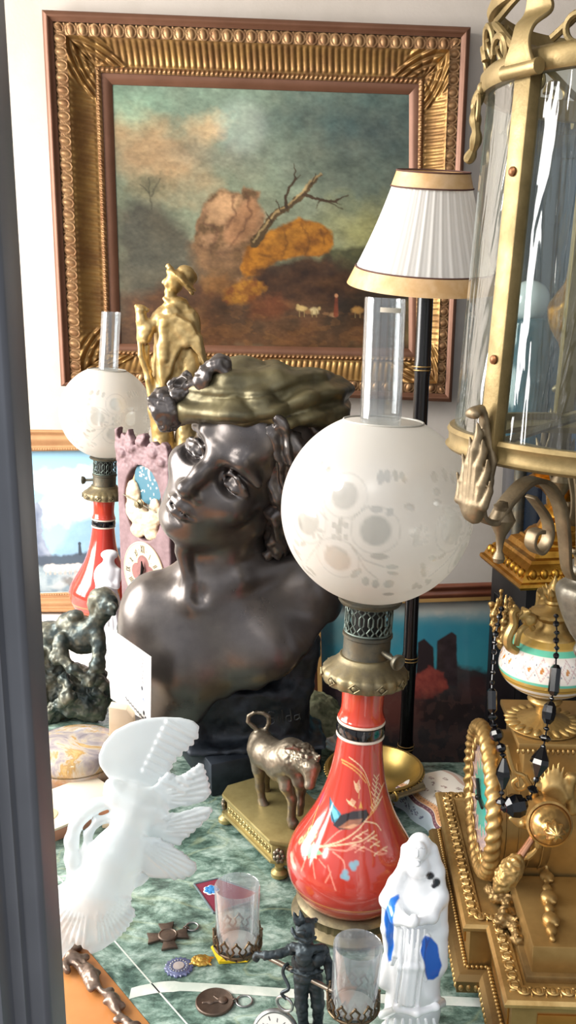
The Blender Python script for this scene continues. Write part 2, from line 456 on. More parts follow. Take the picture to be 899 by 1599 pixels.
def area(name, loc, target, sx_, sy_, energy, col=(1, 1, 1)):
    l = bpy.data.lights.new(name, 'AREA'); l.shape = 'RECTANGLE'; l.size = sx_; l.size_y = sy_; l.energy = energy; l.color = col
    o = bpy.data.objects.new(name, l); COL.objects.link(o); o.location = loc
    o.rotation_euler = (Vector(target) - Vector(loc)).to_track_quat('-Z', 'Y').to_euler(); return o
area('left_area_light', (-1.93, 1.35, 1.05), (0.2, 1.5, 0.35), 1.5, 1.6, 125, (1.0, 0.97, 0.93))  # area light for the brightness from the left, set in an added window opening
sun_d = bpy.data.lights.new('sun', 'SUN'); sun_d.energy = 1.5; sun_d.angle = math.radians(14); sun_d.color = (1.0, 0.95, 0.87)
sun = bpy.data.objects.new('sun', sun_d); COL.objects.link(sun); sun.location = (-3, -1, 3)
sun.rotation_euler = Vector((0.78, 0.42, -0.56)).to_track_quat('-Z', 'Y').to_euler()
lp_d = bpy.data.lights.new('shop_lamp', 'POINT'); lp_d.energy = 11; lp_d.shadow_soft_size = 0.13; lp_d.color = (1, .96, .9)
lp_o = bpy.data.objects.new('shop_lamp', lp_d); COL.objects.link(lp_o); lp_o.location = (-0.235, -0.35, 1.55)
# ================================================================ ROOM
PLASTER = mat('cream_plaster', 'c6bcb0', 0.9, col2='cfc5ba', scale=6, bump=0.15, bscale=180)
CEIL = mat('ceiling_paint', 'b9b4ac', 0.9)
DARKW = mat('dark_panelling', '3a2c24', 0.5, col2='2c211b', scale=8)
FLOORM = mat('dark_oak_floor', '4a3728', 0.5, col2='3a2a1e', scale=7)
def struct(name, mb, m, **k):
    o = mb.build(name, m, **k); o['kind'] = 'structure'; return o
WY = 2.42
struct('wall_back', MB().box((0, WY + 0.05, 0.9), (4.2, 0.1, 3.4)), PLASTER)
struct('wall_right', MB().box((1.65, 1.3, 0.9), (0.1, 2.3, 3.4)), DARKW)
struct('ceiling', MB().box((0, 1.3, 2.65), (4.2, 2.4, 0.1)), CEIL)
struct('floor', MB().box((0, 1.0, -0.82), (4.2, 3.0, 0.1)), FLOORM)
lw = MB()
lw.box((-2.05, 0.35, 0.9), (0.1, 0.3, 3.4)); lw.box((-2.05, 2.27, 0.9), (0.1, 0.3, 3.4))
lw.box((-2.05, 1.31, -0.3), (0.1, 1.62, 1.0)); lw.box((-2.05, 1.31, 2.35), (0.1, 1.62, 0.5))
struct('wall_left', lw, PLASTER)
wf = MB()
for y in (0.53, 1.31, 2.09): wf.box((-2.05, y, 1.15), (0.06, 0.05, 1.9))
for z in (0.225, 2.075): wf.box((-2.05, 1.31, z), (0.06, 1.6, 0.05))
ALU = mat('anodised_metal', '6e7074', 0.38, 0.7, col2='808287', scale=9)
struct('added_window_1', wf, ALU, bevel=0.004)  # unseen window frame, added to go with the area light at the left
# shop window post in the foreground: an aluminium section with stepped edges
PX = lambda px, y: at(px, 1599, y).x
yp = 0.46; xr = PX(82, yp)
prof = [(xr - 0.06, yp + 0.03), (xr - 0.06, yp - 0.03), (xr - 0.017, yp - 0.03), (xr - 0.017, yp - 0.012), (xr - 0.0105, yp - 0.012), (xr - 0.0105, yp - 0.004), (xr - 0.003, yp - 0.004), (xr, yp), (xr, yp + 0.03)]
post = MB().prism(prof, -0.5, 1.12)
po = struct('trim_1', post, mat('grey_window_post', '6c6f76', 0.4, 0.35, col2='787b82', scale=5), bevel=0.0012)
# ================================================================ TABLE
def marble():
    t = NT('green_marble'); tc = t.n('ShaderNodeTexCoord').outputs['Object']
    mp = t.n('ShaderNodeMapping', {'Vector': tc, 'Scale': (1.0, 1.5, 1.0), 'Rotation': (0, 0, 0.5)}).outputs[0]
    f = t.noise(20, 10, 0.72, 0.5, mp)
    base = t.ramp(f, [(0.32, '2c403a'), (0.43, '4b6157'), (0.50, '6a8276'), (0.58, '8ea398'), (0.70, 'b6c4b8')])
    v = t.noise(3.2, 4, 0.5, 0.6, mp)
    vein = t.ramp(v, [(0.494, '000000'), (0.50, 'ffffff'), (0.506, '000000')])
    fi = t.noise(60, 5, 0.7, 0.5, mp); sp = t.ramp(fi, [(0.42, '000000'), (0.58, 'ffffff')])
    m1 = t.n('ShaderNodeMix', {0: 0.32, 6: base, 7: sp}, data_type='RGBA', blend_type='SOFT_LIGHT').outputs[2]
    vf = t.n('ShaderNodeMath', {0: vein, 1: 0.22}, operation='MULTIPLY').outputs[0]
    m2 = t.n('ShaderNodeMix', {0: vf, 6: m1, 7: lin4('b9bf8e')}, data_type='RGBA').outputs[2]
    return t.done(t.n('ShaderNodeBsdfPrincipled', {'Base Color': m2, 'Roughness': 0.22, 'Specular IOR Level': 0.45}).outputs[0])
MARBLE = marble()
WOODO = mat('orange_veneer', 'b9743c', 0.42, col2='c98a50', scale=5, coat=0.2)
WOODE = mat('orange_edging', 'b0703a', 0.42, col2='bb7f45', scale=9)
INLAY = mat('white_marble_inlay', 'dfe3da', 0.3, col2='c3cfc4', scale=40)
PALE = mat('pale_green_marble', '9ab0a6', 0.3, col2='b7c6bc', scale=22, bump=0)
table = thing('display_table', 'wooden display table inset with a green marble top carrying the antiques', 'table', (0, 1.1, -0.77))
def tl(v): return Vector(v) - Vector((0, 1.1, -0.77))
A0, A1 = tb(66, 1398), tb(234, 1599); dirA = (A1 - A0).normalized(); perp = Vector((dirA.y, -dirA.x, 0)) * -1
if perp.x < 0: perp = -perp
E0 = A0 - dirA * 0.35; E1 = A0 + dirA * 0.62
slab = [(E0.x, E0.y), (E1.x, E1.y), (0.8, E1.y), (0.8, 1.42), (0.18, 1.425), (0.10, 1.475), (-0.02, 1.66), (E0.x - 0.3, 1.74), (E0.x - 0.3, E0.y + 0.2)]
def tpoly(p, z0, z1): return MB().prism([(x, y - 1.1) for x, y in p], z0 + 0.77, z1 + 0.77)
tpoly(slab, -0.03, 0.0).build('marble_top', MARBLE, table, bevel=0.002)
wp = [(E0.x, E0.y), (E1.x, E1.y), (-0.75, E1.y), (-0.75, E0.y)]
tpoly(wp, -0.03, -0.001).build('veneered_surround', WOODO, table)
def stripe(a, b, w, z0, z1):
    d = (b - a).normalized(); n = Vector((-d.y, d.x, 0)) * (w / 2)
    return [(p.x, p.y) for p in (a - n, b - n, b + n, a + n)], z0, z1
q0 = E0 - perp * 0.0075; q1 = E1 - perp * 0.0075
tpoly(*stripe(q0, q1, 0.0145, -0.02, 0.0004)).build('edging_strip', WOODE, table, bevel=0.0005)
b0 = tb(64, 1336) - dirA * 0.2; b1 = tb(288, 1599) + dirA * 0.3
tpoly(*stripe(b0, b1, 0.0016, -0.02, 0.0004)).build('inlay_line', INLAY, table)
# pale inlaid band across the front
bp = spline([tb(203, 1552), tb(222, 1547), tb(262, 1541), tb(330, 1543), tb(420, 1549), tb(520, 1556), tb(600, 1560), tb(690, 1563), tb(800, 1568), tb(960, 1575)], 6)
bw = MB(); hw = 0.0068; vs = []; fs = []
for i, p in enumerate(bp):
    k = 1.25 if i < 14 else 1.0
    vs += [(p[0], p[1] - 1.1 - hw * k, 0.7704), (p[0], p[1] - 1.1 + hw * k, 0.7704)]
for i in range(len(bp) - 1): fs.append([2 * i, 2 * i + 2, 2 * i + 3, 2 * i + 1])
bw.add(vs, fs).build('inlay_band', INLAY, table)
LEGW = mat('table_walnut', '5a3d28', 0.45, col2='4a3020', scale=8)
tpoly([(-0.74, 0.56), (0.78, 0.56), (0.78, 1.4), (-0.2, 1.5), (-0.74, 1.6)], -0.13, -0.031).build('apron', LEGW, table)
for x, y in ((-0.7, 0.6), (0.74, 0.6), (-0.7, 1.5), (0.74, 1.36)):
    MB().lathe([(0.02, 0.0), (0.028, 0.03), (0.018, 0.08), (0.03, 0.5), (0.035, 0.66)], 16, T(x, y - 1.1, 0)).build('leg', LEGW, table)
# white painted ledge behind the table, and the low black cabinet to its right
ledge = thing('window_ledge', 'white painted ledge along the wall behind the green marble table', 'ledge', (-0.6, 2.08, -0.77))
MB().box((0, 0, 0.755), (1.5, 0.62, 0.03)).build('board', mat('white_paint', 'e6e2da', 0.5), ledge, bevel=0.003)
for x in (-0.6, 0, 0.6): MB().box((x, 0.05, 0.37), (0.04, 0.45, 0.74)).build('bracket', mat('white_paint', 'e6e2da', 0.5), ledge)
BLACKL = mat('black_lacquer', '0c0b0c', 0.25, col2='131113', scale=6, coat=0.3)
cab = thing('low_cabinet', 'low dark cabinet behind the right side of the marble table', 'cabinet', (0.62, 1.79, -0.77))
MB().box((0, 0, 0.27), (1.0, 0.64, 0.50)).build('body', mat('dark_wood_cabinet', '1a1311', 0.5), cab, bevel=0.004)
MB().box((0, 0, 0.545), (1.06, 0.70, 0.05)).build('top', mat('dark_wood_cabinet', '1a1311', 0.5), cab, bevel=0.004)
for x in (-0.45, 0.45):
    for y in (-0.28, 0.28): MB().box((x, y, 0.01), (0.05, 0.05, 0.02)).build('foot', mat('dark_wood_cabinet', '1a1311', 0.5), cab)
# ================================================================ PAINTINGS
PAINT = mat('oil_paint', 'attr', 0.5, coat=0.25, spec=0.2, bump=0.12, bscale=260)
GOLDB = mat('bronze_gilding', 'ab865c', 0.42, 0.6, col2='8a6242', scale=26, lo=0.35, hi=0.68, rough2=0.5, bump=0.1, bscale=300)
GOLDL = mat('worn_gilding', 'a07c48', 0.4, 0.65, col2='805e38', scale=18, rough2=0.5)
GOLDBR = mat('brown_gilding', '7c5540', 0.45, 0.35, col2='6c4834', scale=14, lo=0.3, hi=0.7)
REDW = mat('reddish_frame_wood', '6a3a26', 0.4, col2='7e4a32', scale=12, coat=0.2)
def fvec(v): return np.array([v.x, v.y, v.z])
class Frame:
    """a moulded picture frame between an outer and an inner quad (TL, TR, BR, BL), heights measured off its back"""
    def __init__(s, outer, inner, org):
        s.o = [fvec(p) - fvec(org) for p in outer]; s.i = [fvec(p) - fvec(org) for p in inner]
        n = np.cross(s.o[1] - s.o[0], s.o[3] - s.o[0]); n /= np.linalg.norm(n)
        s.n = n if n[1] < 0 else -n
    def band(s, name, v0, v1, nv, step, hf, m, parent, skirt=0.0):
        mb = None; P = []; Fc = []; off = 0
        for k in range(4):
            oa, ob, ia, ib = s.o[k], s.o[(k + 1) % 4], s.i[k], s.i[(k + 1) % 4]
            L = np.linalg.norm(ob - oa); nu = max(2, int(L / step)); W = np.linalg.norm(ia - oa) / math.sqrt(2)
            u = np.linspace(0, 1, nu); v = np.linspace(v0, v1, nv)
            if skirt: v = np.concatenate([[v0], v])
            U, V = np.meshgrid(u, v)
            A = oa[None, None] * (1 - V[..., None]) + ia[None, None] * V[..., None]; B = ob[None, None] * (1 - V[..., None]) + ib[None, None] * V[..., None]
            Q = A * (1 - U[..., None]) + B * U[..., None]
            sc = (U - 0.5) * np.linalg.norm(B - A, axis=-1); half = np.linalg.norm(B - A, axis=-1) / 2
            h = hf(sc, V, half, W)
            if skirt: h[0] = h[1] - skirt
            Q = Q + s.n[None, None] * h[..., None]
            P.append(Q.reshape(-1, 3)); Fc.append(gridfaces(nu, len(v)) + off); off += nu * len(v)
        F_ = np.concatenate(Fc)
        p0 = np.concatenate(P)
        o = npmesh(name, p0, F_[:, ::-1] if True else F_, m, parent)
        return o
big = thing('framed_painting', 'large boulder landscape with bare tree in wide fluted gold frame on the wall', 'painting', (0, WY, 0.92))
org = Vector((0, WY, 0.92))
outer = [at(65, 15, 2.37), at(735, 42, 2.37), at(705, 628, 2.37), at(95, 603, 2.37)]
inner = [at(170, 126, 2.37), at(642, 142, 2.37), at(641, 546, 2.37), at(184, 538, 2.37)]
BY = Vector((0, 0.0515, 0))
fr = Frame([p + BY for p in outer], [p + BY for p in inner], org)
def h_rim(s, v, half, W): return 0.050 + 0.006 * np.sin(np.clip(v / 0.15, 0, 1) * PI) - 0.004 * (v > 0.09)
def h_egg(s, v, half, W):
    t = (v - 0.16) / 0.19; per = 0.0275; q = np.abs(((s / per) % 1) - 0.5) * 2
    yy = (t - 0.5) * 2
    egg = np.sqrt(np.clip(1 - (q / 0.60) ** 2 - (yy / 0.95) ** 2, 0, 1))
    rim = np.exp(-((np.sqrt((q / 0.8) ** 2 + (yy / 1.02) ** 2) - 1) / 0.12) ** 2)
    dart = np.exp(-((1 - q) / 0.10) ** 2) * np.clip(1 - t, 0, 1)
    return 0.040 + 0.006 * egg + 0.0042 * rim + 0.003 * dart
def h_cove(s, v, half, W):
    t = np.clip((v - 0.36) / 0.38, 0, 1)
    base = 0.046 - 0.030 * np.sin(t * PI / 2) ** 0.9
    fl = 0.0035 * np.abs(np.sin(s / 0.0145 * PI)) * np.clip(np.sin(np.clip(t, 0.02, 0.98) * PI) * 3, 0, 1)
    d = half - np.abs(s)
    ang = np.arctan2(d, (1.02 - t) * 0.066); rad = np.hypot(d, (1.02 - t) * 0.066); leaf = (0.0075 * np.abs(np.sin(ang * 8.2)) ** .7 * (0.55 + 0.45 * np.cos(rad * 260)) + 0.004 * np.abs(np.sin(rad * 150))) * sstep(.0, .015, rad)
    c = sstep(0.085, 0.065, d)
    return base + fl * (1 - c) + leaf * c
def h_bead(s, v, half, W):
    t = (v - 0.75) / 0.09; return 0.018 + 0.006 * np.sin(np.clip(t, 0, 1) * PI) + 0.0025 * np.sin(s / 0.0055 * PI + t * 2.5) * np.sin(np.clip(t, 0, 1) * PI)
def h_sight(s, v, half, W):
    t = (v - 0.84) / 0.16; return 0.016 - 0.008 * t + 0.003 * np.sin(t * PI)
fr.band('outer_rim', 0, 0.155, 10, 0.05, h_rim, GOLDBR, big, skirt=0.048)
fr.band('egg_and_dart_moulding', 0.155, 0.355, 20, 0.0024, h_egg, GOLDB, big)
fr.band('fluted_cove', 0.355, 0.745, 26, 0.0024, h_cove, GOLDL, big)
fr.band('twisted_bead', 0.745, 0.84, 8, 0.0018, h_bead, GOLDB, big)
fr.band('sight_edge', 0.84, 1.0, 8, 0.02, h_sight, GOLDBR, big, skirt=-0.0)
def quad_sheet(cv, name, q, org, parent, m=PAINT, off=None):
    a, b, c, d = [fvec(p) - fvec(org) for p in q]
    o = np.zeros(3) if off is None else np.array(off)
    return cv.sheet(name, lambda U, V: (a * ((1 - U) * (1 - V))[..., None] + b * (U * (1 - V))[..., None] + c * (U * V)[..., None] + d * ((1 - U) * V)[..., None]) + o, m, parent)
cv = Canvas((168, 126, 644, 546), 400, 350, '7d8470')
c_ = cv
n1 = cv.nz(90, 3); n2 = cv.nz(35, 5)
cv.mix(sstep(330, 130, cv.Y + 60 * n1) * 0.8, '7f9484')
cv.mix(sstep(380, 640, cv.X + 0.2 * (330 - cv.Y) + 70 * n1) * sstep(420, 200, cv.Y) * 0.85, '465654')
cv.mix(sstep(300, 420, cv.Y + 30 * n1) * sstep(380, 600, cv.X) * 0.75, '8b8a5c')
cv.blob(235, 235, 75, 55, 'b08c66', 1.2, 0.75, 0.3, 50, 40, 4); cv.blob(210, 195, 55, 24, 'a98f6c', 1.2, 0.6, -0.2, 40, 30, 6)
cv.blob(318, 190, 34, 24, 'c3a680', 1.0, 0.8, -0.5, 24, 22, 8); cv.blob(330, 235, 70, 20, '8d8a78', 1.2, 0.6, 0.2, 30, 30, 3)
cv.blob(185, 150, 60, 26, '8aa48e', 1.4, 0.7, 0, 30, 40, 9); cv.blob(460, 230, 90, 40, '6a7368', 1.2, 0.6, 0.2, 60, 50, 12)
cv.blob(560, 180, 90, 40, '3f5052', 1.3, 0.7, 0.1, 60, 50, 14); cv.blob(590, 340, 80, 35, '9c9866', 1.2, 0.7, 0, 40, 40, 15)
cv.blob(480, 170, 70, 26, '56655f', 1.2, 0.6, 0.1, 40, 40, 16)
cv.mix((0.5 + n2) * 0.18, 'a09880')
# hills
cv.poly([(168, 325), (205, 305), (250, 320), (285, 345), (320, 400), (345, 440), (345, 560), (160, 560)], '4a473f', 30, 0.9, 26, 40, 21, 1.1, 40, '5f584a')
cv.blob(222, 285, 34, 20, '6a6750', 1.2, 0.6, 0, 20, 10, 22); cv.blob(235, 278, 24, 12, '5c5a48', 1.2, 0.5, 0, 20, 10, 23)
for a, b in (((225, 320), (222, 270)), ((226, 300), (240, 272)), ((224, 295), (208, 280))): cv.line([a, b], 2.0, '4d4b3d', 2, 0.7, 4, 8, 24)
cv.poly([(505, 378), (560, 374), (600, 380), (650, 378), (650, 440), (500, 440)], '57563c', 8, 0.9, 8, 20, 25, 1.0, 16, '3c3d2c')
cv.poly([(160, 470), (260, 450), (360, 420), (520, 400), (650, 410), (650, 560), (160, 560)], '4d3a2b', 30, 0.95, 30, 40, 26, 1.4, 30, '6a4a32')
cv.poly([(500, 412), (650, 400), (650, 500), (520, 500)], '332b22', 30, 0.85, 20, 30, 27)
# left boulder
cv.poly([(290, 378), (298, 335), (312, 302), (340, 284), (372, 290), (378, 280), (398, 286), (404, 312), (409, 338), (392, 372), (378, 402), (368, 440), (330, 430), (300, 410)], '94765a', 6, 1, 10, 18, 31, 1.7, 14, '655038')
cv.poly([(318, 308), (342, 290), (370, 296), (366, 322), (340, 338), (316, 344)], 'b0906e', 10, 0.8, 8, 12, 33)
cv.poly([(352, 330), (388, 300), (402, 318), (396, 350), (360, 378), (340, 362)], 'a07a5a', 10, 0.7, 8, 12, 35)
for pts in ([(356, 300), (360, 325), (345, 350)], [(380, 292), (386, 320), (370, 352), (352, 378)], [(312, 340), (330, 352), (322, 380)], [(300, 380), (330, 392), (368, 384)]): cv.line(pts, [5, 4, 3, 2][:len(pts)], '5a4030', 5, 0.65, 8, 12, 36)
cv.poly([(286, 378), (330, 385), (372, 380), (376, 430), (330, 450), (290, 420)], '5e4a36', 20, 0.75, 16, 18, 37, 1.2, 14, '7a6044')
# right boulder
cv.poly([(366, 412), (378, 378), (408, 356), (436, 340), (468, 330), (500, 336), (519, 348), (523, 374), (506, 388), (470, 392), (430, 402), (400, 424), (374, 428)], 'a8762e', 5, 1, 9, 16, 41, 1.6, 14, '7f5624')
cv.poly([(398, 372), (440, 346), (480, 336), (505, 346), (470, 362), (420, 380)], 'b98638', 10, 0.7, 8, 10, 43, 1, 8, '9a6c2c')
for pts in ([(440, 350), (446, 372), (436, 395)], [(470, 340), (480, 365), (476, 388)], [(500, 345), (506, 368)], [(400, 390), (420, 396)]): cv.line(pts, 4, '6a4720', 4, 0.6, 8, 10, 45)
cv.poly([(395, 428), (420, 404), (470, 394), (512, 392), (540, 415), (560, 450), (520, 470), (440, 470), (380, 450)], '3d2c22', 16, 0.92, 14, 16, 47, 1.2, 14, '59402c')
cv.poly([(338, 455), (352, 440), (385, 432), (410, 440), (398, 462), (360, 476), (340, 474)], '9c7230', 8, 0.9, 8, 10, 49, 1.5, 8, '7a4e28')
cv.poly([(300, 430), (345, 424), (360, 440), (335, 460), (306, 456)], '7a5a38', 10, 0.8, 8, 10, 50)
cv.poly([(385, 468), (430, 455), (450, 480), (420, 500), (380, 495)], '6a4028', 16, 0.7, 8, 10, 51)
cv.mix(sstep(470, 546, cv.Y + 30 * n2) * 0.45, '5b4028'); cv.mix((cv.nz(9, 60, 3, 0.5) > 0.12) * sstep(440, 500, cv.Y) * 0.28, '7d5a36')
cv.mix(sstep(260, 175, cv.X + 40 * n2) * sstep(440, 500, cv.Y) * 0.4, '54493f')
# the bare tree
tr = [(392, 372), (410, 345), (428, 322), (448, 312), (470, 292), (486, 272), (503, 258)]
cv.line(tr, [15, 13, 12, 10, 9, 6.5, 3.5], '57472f', 2, 1, 5, 9, 61); cv.line([(p[0] - 1, p[1] - 3) for p in tr], 3.5, 'a58f68', 2, 0.75, 4, 8, 62)
for pts, wd in (([(446, 312), (444, 296), (452, 278), (460, 262), (458, 240)], [6, 5, 4, 3, 1.5]), ([(456, 270), (468, 258)], [2.5, 1]), ([(474, 290), (500, 298), (522, 300), (545, 288)], [6, 5, 3.5, 1.5]), ([(510, 299), (528, 310), (536, 312)], [2.5, 1.2, 1]), ([(486, 272), (492, 256)], [3, 1.5]), ([(420, 335), (412, 318)], [3, 1]), ([(500, 299), (494, 312)], [2, 1]), ([(522, 300), (534, 304)], [2, 1]), ([(436, 318), (428, 300)], [2.5, 1])):
    cv.line(pts, wd, '4b3c2b', 1.6, 1, 4, 7, 63)
# cattle, herdsman and small marks
for x, y, a, b, k in ((468, 480, 9, 5, 'b7a070'), (488, 484, 8, 6, 'c8b68c'), (462, 476, 3, 3, 'a89468'), (497, 479, 3, 3, 'b7a070'), (560, 481, 10, 6, 'b08a54'), (478, 486, 5, 4, '8a6a48'), (520, 490, 7, 4, 'a08060'), (508, 488, 5, 3, '917050')): cv.blob(x, y, a, b, k, 0.6, 0.9, 0, 2, 4, 70)
cv.line([(525, 462), (524, 490)], [5, 8], '7d4630', 2, 0.95); cv.blob(525, 457, 3, 3.4, 'b88a66', 0.6)
for x in (464, 472, 485, 492, 556, 564): cv.line([(x, 484), (x, 494)], 1.6, '94805a', 1, 0.8)

for _i, (_sc, _am) in enumerate(((60, .20), (22, .20), (8, .18), (3.5, .12))): cv.img *= (1 + _am * 1.6 * cv.nz(_sc, 80 + _i, 3, .7))[..., None]
cv.img = .16 * (np.clip(cv.img, 0, 1) / .16) ** 1.22 * .80
quad_sheet(cv, 'canvas', [p + Vector((0, 0.045, 0)) for p in inner], org, big)
# --- smaller mountain landscape at the left
def lean_quad(tl_, tr_, br_, bl_, yt, ybm): return [at(*tl_, yt), at(*tr_, yt), at(*br_, ybm), at(*bl_, ybm)]
SAND = mat('pale_gilt_wood', 'b98f62', 0.42, 0.3, col2='a87a52', scale=9, rough2=0.55)
lp = thing('framed_painting', 'framed painting of sheep under misty mountain cliffs leaning behind the far oil lamp', 'painting', (-0.6, 2.25, 0.0))
lo_ = Vector((-0.6, 2.25, 0.0))
yb_, yt_ = 2.17, 2.27
zb = at(90, 952, yb_).z
O = lean_quad((-45, 671), (232, 674), (226, 953), (-30, 958), yt_, yb_); O = [p + Vector((0, 0, -zb + 0.002)) * 0 for p in O]
I = lean_quad((-10, 706), (196, 703), (192, 922), (0, 928), yt_ - 0.012, yb_ + 0.012)
for p in O[2:]: p.z = 0.001
lf = Frame(O, I, lo_)
lf.band('frame_moulding', 0, 1, 22, 0.03, lambda s, v, half, W: 0.022 - 0.012 * v + 0.006 * np.sin(np.clip(v / 0.22, 0, 1) * PI) + 0.004 * np.sin(np.clip((v - 0.3) / 0.4, 0, 1) * PI) + 0.003 * np.sin(np.clip((v - 0.78) / 0.15, 0, 1) * PI), SAND, lp, skirt=0.024)
lf.band('beaded_edge', 0.86, 0.97, 6, 0.0025, lambda s, v, half, W: 0.014 + 0.0025 * np.abs(np.sin(s / 0.006 * PI)) * np.sin(np.clip((v - 0.86) / 0.11, 0, 1) * PI), SAND, lp)
for px, py, yy in ((18, 685, 2.25), (40, 946, 2.155)):
    p = at(px, py, yy) - lo_; orn = MB()
    for a in range(5): orn.ell(p + Vector((0.012 * math.cos(a * 1.26), 0.0, 0.007 * math.sin(a * 1.26))), (0.008, 0.006, 0.005), nu=10, nv=6)
    orn.ell(p + Vector((0, -0.004, 0)), 0.006, nu=10, nv=6)
    orn.build('carved_flower', SAND, lp)
cv = Canvas((-10, 702, 196, 926), 210, 230, '9ec6dc')
cv.mix(sstep(880, 740, cv.Y + 20 * cv.nz(40, 2)) * 0.3, '88bcd8')
for x, y, a, b in ((70, 745, 45, 14), (110, 760, 40, 16), (60, 790, 30, 10), (140, 735, 30, 8), (95, 800, 40, 16), (130, 790, 30, 14)): cv.blob(x, y, a, b, 'dceaf2', 1.2, 0.7, 0, 16, 14, int(x))
cv.poly([(80, 872), (100, 838), (118, 815), (150, 806), (200, 820), (200, 880)], '8fb2c8', 8, 0.85, 6, 14, 3, 1, 12, '7d9fb8')
cv.poly([(-12, 752), (25, 752), (40, 765), (46, 785), (58, 780), (66, 795), (62, 835), (76, 865), (80, 885), (-12, 890)], '7e8698', 4, 0.95, 6, 10, 4, 1.4, 12, '9aa2b0')
cv.poly([(30, 800), (50, 790), (60, 800), (56, 850), (72, 880), (30, 884)], '5f6a80', 8, 0.6, 6, 10, 6)
cv.poly([(-12, 866), (60, 868), (100, 868), (150, 862), (200, 856), (200, 890), (-12, 895)], '46505c', 5, 0.95, 5, 7, 7)
cv.poly([(-12, 886), (200, 882), (200, 930), (-12, 930)], '7f9098', 5, 0.95, 5, 8, 8, 1.6, 9, 'a3aeb0')
cv.poly([(70, 918), (120, 896), (140, 894), (90, 922)], 'b6bdbc', 4, 0.8, 3, 8, 9)
for x in (70, 78, 86, 95, 103, 112, 120, 130, 140):
    cv.blob(x, 887 + (x % 3), 6.5, 6, 'e4ddd2', 0.5, 0.95); cv.line([(x - 3, 890), (x - 3, 898)], 1.5, 'b5aba0'); cv.line([(x + 3, 890), (x + 3, 898)], 1.5, 'b5aba0')
cv.line([(123, 852), (124, 866)], [4, 6], '3c4650', 1.5); cv.blob(123, 850, 2.6, 2.6, '3c4650')
for k in range(26): cv.blob(2 + 45 * random.random(), 905 + 18 * random.random(), 4, 2.5, random.choice(['5c6a70', 'c2cac8', '8d9a9c']), 0.7, 0.8)
cv.blob(108, 910, 14, 6, '6d6a66', 0.8, 0.8, 0.2, 5, 6, 9)
quad_sheet(cv, 'canvas', [p + Vector((0, 0.004, 0)) for p in I], lo_, lp)
# --- dark coastal painting at the right
rp_ = thing('framed_painting', 'framed coastal painting of dark rocks and teal sea behind the black pole', 'painting', (0.3, 1.66, -0.2))
ro = Vector((0.3, 1.66, -0.2))
yt_, yb_ = 1.70, 1.60
O = lean_quad((466, 919), (884, 905), (884, 1225), (474, 1225), yt_, yb_); I = lean_quad((500, 946), (850, 934), (850, 1200), (506, 1200), yt_ - 0.008, yb_ + 0.008)
zmin = min(O[2].z, O[3].z)
for p in O[2:]: p.z = -0.198
rf = Frame(O, I, ro)
rf.band('frame_moulding', 0, 1, 18, 0.03, lambda s, v, half, W: 0.016 - 0.008 * v + 0.005 * np.sin(np.clip(v / 0.35, 0, 1) * PI) + 0.003 * np.sin(np.clip((v - 0.45) / 0.3, 0, 1) * PI), REDW, rp_, skirt=0.018)
rf.band('gilt_slip', 0.78, 0.98, 5, 0.03, lambda s, v, half, W: 0.0125 + 0 * s, mat('gilt_slip', 'b08a52', 0.4, 0.6), rp_)
cv = Canvas((500, 934, 850, 1200), 300, 230, '35808c')
cv.mix(sstep(975, 940, cv.Y - 0.03 * (cv.X - 600) + 8 * cv.nz(30, 2)) * 0.9, '9ba39e'); cv.mix(sstep(940, 990, cv.Y) * sstep(1040, 990, cv.Y) * (0.4 + 0.5 * cv.nz(40, 4)), '205f7c')
cv.blob(700, 945, 60, 12, 'b9b4a8', 1, 0.7, 0, 10, 14, 5); cv.mix(sstep(1010, 1100, cv.Y + 15 * cv.nz(25, 6)) * 0.5, '2a6a70')
cv.blob(560, 985, 45, 22, '6d8880', 1.2, 0.7, 0.2, 14, 14, 7)
cv.poly([(500, 1062), (530, 1030), (560, 1050), (600, 1040), (650, 1060), (700, 1030), (760, 1050), (850, 1060), (850, 1210), (500, 1210)], '2a1f1e', 10, 0.95, 14, 16, 8, 1.5, 16, '3a2b28')
cv.poly([(648, 1062), (652, 1000), (662, 994), (676, 1008), (678, 1062)], '241a1c', 2, 1, 1, 6, 9); cv.poly([(680, 1066), (682, 998), (705, 984), (713, 990), (713, 1072)], '1f1517', 2, 1, 1, 6, 9, 1, 10, '33282a')
cv.poly([(640, 1058), (668, 1038), (692, 1050), (700, 1074), (672, 1092), (636, 1088)], '8a3f34', 4, 0.95, 5, 8, 10, 1.3, 8, '6a2a26')
cv.blob(690, 1110, 60, 26, '241a1a', 0.8, 0.9, 0, 12, 12, 11); cv.blob(740, 1075, 24, 18, '382424', 0.8, 0.9, 0, 10, 10, 12)
cv.blob(540, 1064, 40, 24, '3a2832', 0.7, 0.9, 0, 12, 14, 13); cv.blob(615, 1110, 36, 34, '5a2f26', 0.9, 0.8, 0, 12, 14, 14)
cv.mix((cv.nz(14, 44, 4) > 0.1) * sstep(1060, 1100, cv.Y) * 0.3, '5c4038')
quad_sheet(cv, 'canvas', [p + Vector((0, 0.004, 0)) for p in I], ro, rp_)
